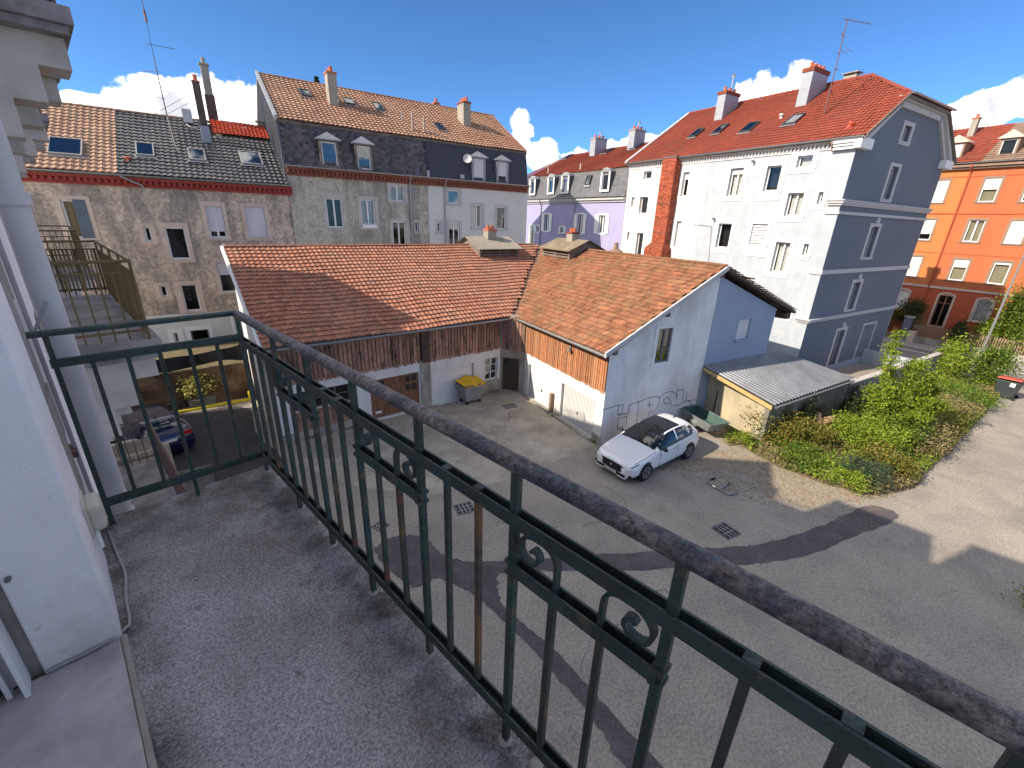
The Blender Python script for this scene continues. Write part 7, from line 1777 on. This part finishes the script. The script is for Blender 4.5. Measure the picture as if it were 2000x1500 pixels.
# tall young tree
TX, TY_ = 23.7, -.25
sap = thing('young_tree', 'tall bright green young tree with feathery branches rising over the garden', 'tree', (TX, TY_, 0))
g = np.random.default_rng(21); q = MB(); pts = []
arms = [(2.2, .9, 4.75), (-.9, 1.35, 3.9), (1.2, .9, 4.0), (3.4, .7, 3.7), (-2.2, .8, 3.3), (-.2, 1.5, 3.3), (.6, 1.2, 2.9), (2.8, 1.2, 2.6), (4.2, 1.1, 2.3), (5.3, 1.2, 2.5), (1.7, 1.0, 2.2), (-1.5, 1.3, 2.1), (.1, .5, 3.4), (3.9, 1.3, 1.7), (-.6, 1.4, 1.6)]
for (a, lean, ht) in arms:
    e = np.array((TX + math.cos(a) * lean, TY_ + math.sin(a) * lean, ht)); b0 = np.array((TX + .15 * math.cos(a), TY_ + .15 * math.sin(a), .05)); m_ = (b0 + e) / 2 + np.array((0, 0, .25)) + g.normal(0, .1, 3)
    P = cr([b0, m_, e], 7); q.tube([tuple(p) for p in P], list(np.linspace(.035, .006, len(P))), 6)
    for i, p in enumerate(P[3:]):
        for s in range(15):
            d = g.normal(size=3); d[2] = d[2] * .35 + .15; d /= np.linalg.norm(d); L = g.uniform(.2, .55) * (1.1 - .5 * i / len(P))
            for t in np.linspace(.15, 1, 9): pts.append(p + d * L * t + g.normal(0, .03, 3))
q.build('trunk', 'bark', sap); leaves_mesh('crown', 'leaf_bright', np.array(pts), .115, sap, aspect=.38)
shrub('shrub', 'reddish autumn shrub at the corner of the shed wall', (19.9, 3.25, .75), (.95, .9, .85), 2600, 'leaf_autumn', .14, 31)
shrub('shrub', 'low bright green tuft at the foot of the shed wall', (18.75, 4.15, .2), (.55, .55, .25), 800, 'leaf_bright', .10, 32, stems=3)
shrub('shrub', 'green and bronze shrub in front of the log pile', (20.3, 2.1, .55), (.9, .8, .6), 2000, 'leaf_autumn', .13, 33)
shrub('shrub', 'bright green feathery shrub left of the young tree', (22.3, .6, .6), (1.25, .95, .65), 3200, 'leaf_bright', .13, 34, spread=.42)
shrub('shrub', 'dense green shrub under the young tree', (23.6, -.5, .8), (1.3, 1.1, .9), 3600, 'leaf_green', .14, 35)
shrub('shrub', 'blue-green shrub at the garden tip by the driveway', (18.9, -.15, .4), (.75, .7, .45), 2000, 'leaf_blue', .10, 36)
shrub('shrub', 'bright lime plant at the very tip of the garden', (18.0, .25, .3), (.55, .55, .32), 1100, 'leaf_bright', .11, 37, stems=3)
shrub('shrub', 'trailing green plant at the front edge of the garden', (18.6, 1.9, .3), (1.0, .8, .32), 2000, 'leaf_green', .11, 38)
shrub('shrub', 'dry straw-coloured bush behind the blue-green shrub', (20.3, -.55, .5), (.9, .75, .5), 2000, 'leaf_autumn', .13, 39, stem_m='twig', stems=16)
shrub('shrub', 'tangled brownish bush along the driveway edge', (23.9, -1.55, .6), (1.3, .8, .65), 2600, 'leaf_dry', .13, 40, stem_m='twig', stems=16)
shrub('shrub', 'mid-green shrub between tree and driveway', (21.6, -.2, .7), (1.0, .85, .7), 2200, 'leaf_bright', .14, 41)
shrub('shrub', 'yellowing shrub along the driveway farther back', (27.0, -2.0, .55), (1.5, .8, .55), 2600, 'leaf_autumn', .13, 42)
shrub('shrub', 'green shrub right of the young tree', (27.2, -1.0, .45), (1.3, .9, .42), 2600, 'leaf_bright', .14, 43)
shrub('shrub', 'dry grassy mound near the middle of the driveway edge', (29.6, -2.1, .5), (1.5, 1.0, .5), 2400, 'leaf_dry', .13, 44, stem_m='twig', stems=14)
shrub('shrub', 'wide green patch of plants before the wall', (30.2, -1.4, .35), (1.9, .9, .32), 2600, 'leaf_bright', .14, 45)
shrub('shrub', 'low green growth toward the red-lidded bin', (33.0, -2.9, .4), (1.7, 1.1, .4), 2600, 'leaf_green', .14, 46)
shrub('shrub', 'tall leafy shrub at the end of the boundary wall', (38.3, -2.2, 1.15), (1.0, .9, 1.1), 2600, 'leaf_bright', .2, 47)
shrub('shrub', 'tall rounded green shrub beside the red-lidded bin', (38.2, -3.9, 1.1), (1.1, 1.0, 1.1), 2600, 'leaf_green', .2, 48)
shrub('shrub', 'dark ivy climbing the shed side wall', (22.2, 2.45, .65), (1.3, .35, .75), 1800, 'leaf_dark', .13, 49)
shrub('shrub', 'dark ivy on the boundary wall behind the young tree', (26.0, 1.25, .6), (1.6, .35, .7), 1700, 'leaf_dark', .14, 50)
shrub('shrub', 'weeds at the right edge of the courtyard', (14.9, -4.55, .35), (.6, .8, .4), 1300, 'leaf_green', .10, 51, stems=4)
# ground cover in the bed
g = np.random.default_rng(12); gx = []
from mathutils.geometry import intersect_point_tri_2d
gpv = [Vector((x, y)) for x, y in gp]
def inside(x, y):
    c = False; k = len(gp); j = k - 1
    for i in range(k):
        xi, yi = gp[i]; xj, yj = gp[j]
        if (yi > y) != (yj > y) and x < (xj - xi) * (y - yi) / (yj - yi) + xi: c = not c
        j = i
    return c
X = g.uniform(17.3, 38.2, 60000); Y = g.uniform(-4.8, 5, 60000)
keep = [i for i in range(60000) if inside(X[i], Y[i])]
P = np.stack([X[keep], Y[keep], .10 + np.abs(g.normal(0, .12, len(keep)))], 1)
pat = np.sin(P[:, 0] * 1.3 + 2 * np.sin(P[:, 1] * 1.1)) + np.sin(P[:, 1] * 1.9 + P[:, 0] * .7)
for nm, m_, sel, s in (('ground_cover', 'leaf_bright', pat > .2, .12), ('ground_cover', 'leaf_dry', pat < -.5, .12), ('ground_cover', 'leaf_green', (pat <= .2) & (pat >= -.5), .11)):
    o = leaves_mesh(nm, m_, P[sel], s, None, kind='stuff', up=1.0); tag(o, {'leaf_bright': 'bright green low ground cover in the garden bed', 'leaf_dry': 'dry straw-coloured ground cover in the garden bed', 'leaf_green': 'mid-green weeds covering the garden bed'}[m_], 'ground cover')
n = 2600; X = g.uniform(14.0, 19, n); Y = g.uniform(-.8, 6, n); kp = (np.abs((X - 16.2) + .45 * (Y - 2.5)) < 1.9)
lt = leaves_mesh('fallen_leaves', 'leaf_dry', np.stack([X[kp], Y[kp], np.full(kp.sum(), .014)], 1), .06, None, kind='stuff', up=3.0); tag(lt, 'scattered dry leaves on the ground before the garden', 'leaves')
# logs and stones
for i, (x, y, z, r_, l_, a, lab) in enumerate(((22.5, 1.9, .28, .16, 1.0, -20, 'lower reddish log in the pile by the shed wall'), (22.75, 1.6, .55, .15, .95, -35, 'upper pale log lying across the pile by the shed wall'), (22.2, 2.1, .52, .13, .7, 15, 'short upright orange log at the back of the pile'))):
    t = thing('log', lab, 'log', (x, y, 0), 0, 'log pile'); q = MB(); d = Vector((math.cos(R(a)), math.sin(R(a)), .08 + (.5 if i == 2 else 0))).normalized() * l_ / 2; c = Vector((x, y, z + .1)); q.tube([c - d, c - d * .3, c + d * .4, c + d], [r_, r_ * 1.05, r_ * .96, r_], 10); q.build('wood', 'log_brown', t)
# front garden of the orange house
def fg(u, o, z): return TF(u, o, z)
shrub('tree', 'big round green tree beside the street lamp', fg(-1.35, -1.9, 2.7), (1.75, 1.5, 2.5), 6500, 'leaf_green', .26, 61, group='front garden plants', cat='tree', k=34)
shrub('shrub', 'yellow flowering bush over the picket fence', fg(-2.0, -.7, 1.25), (.8, .5, .6), 1500, 'leaf_yellow', .18, 62, group='front garden plants')
shrub('shrub', 'dark rounded shrub in front of the orange house door', fg(5.2, -1.2, 2.1), (1.2, .9, 1.1), 2200, 'leaf_dark', .2, 63, group='front garden plants')
shrub('shrub', 'reddish brown shrub left of the orange house door', fg(6.7, -1.0, 1.7), (1.0, .8, 1.0), 1800, 'leaf_autumn', .18, 64, group='front garden plants')
shrub('hedge', 'dark green hedge behind the picket fence', fg(1.8, -.75, 1.1), (2.6, .45, .9), 4200, 'leaf_dark', .17, 65, group='front garden plants', cat='hedge', k=40, spread=.3)
shrub('shrub', 'yellow-green bush under the ground floor windows', fg(.4, -1.6, 1.7), (1.6, .7, .8), 2200, 'leaf_bright', .2, 66, group='front garden plants')
shrub('shrub', 'thin pale climber on the gate pillar', fg(4.4, -.7, 1.5), (.5, .4, .9), 800, 'leaf_dry', .15, 67, group='front garden plants')
shrub('tree', 'green tree farther right along the fence', fg(-6.5, -2.2, 2.2), (2.2, 1.8, 2.0), 3600, 'leaf_green', .27, 68, group='front garden plants', cat='tree', k=30)

# weeds at the foot of the walls
g = np.random.default_rng(77); P = []
for T_, a, c, o in ((FL, -3.6, -.3, .12), (FL, 2.3, 2.9, .12), (FL, 5.1, 6.7, .12), (FR, 2.9, 3.4, .25), (FR, -.2, .5, .1), (GB, .3, 5.5, .08), (SF, -.3, 2.9, .08)):
    for k in range(int((c - a) * 9)):
        u = g.uniform(a, c); n_ = int(g.uniform(4, 22)); r_ = g.uniform(.03, .10); w = T_(u, o, 0)
        for i in range(n_): P.append((w.x + g.normal(0, r_), w.y + g.normal(0, r_ * .6), abs(g.normal(0, r_ * .9)) + .01))
wd = leaves_mesh('wall_weeds', 'leaf_green', np.array(P), .055, None, kind='stuff', up=.3); tag(wd, 'small green weeds along the foot of the garage walls', 'weeds')
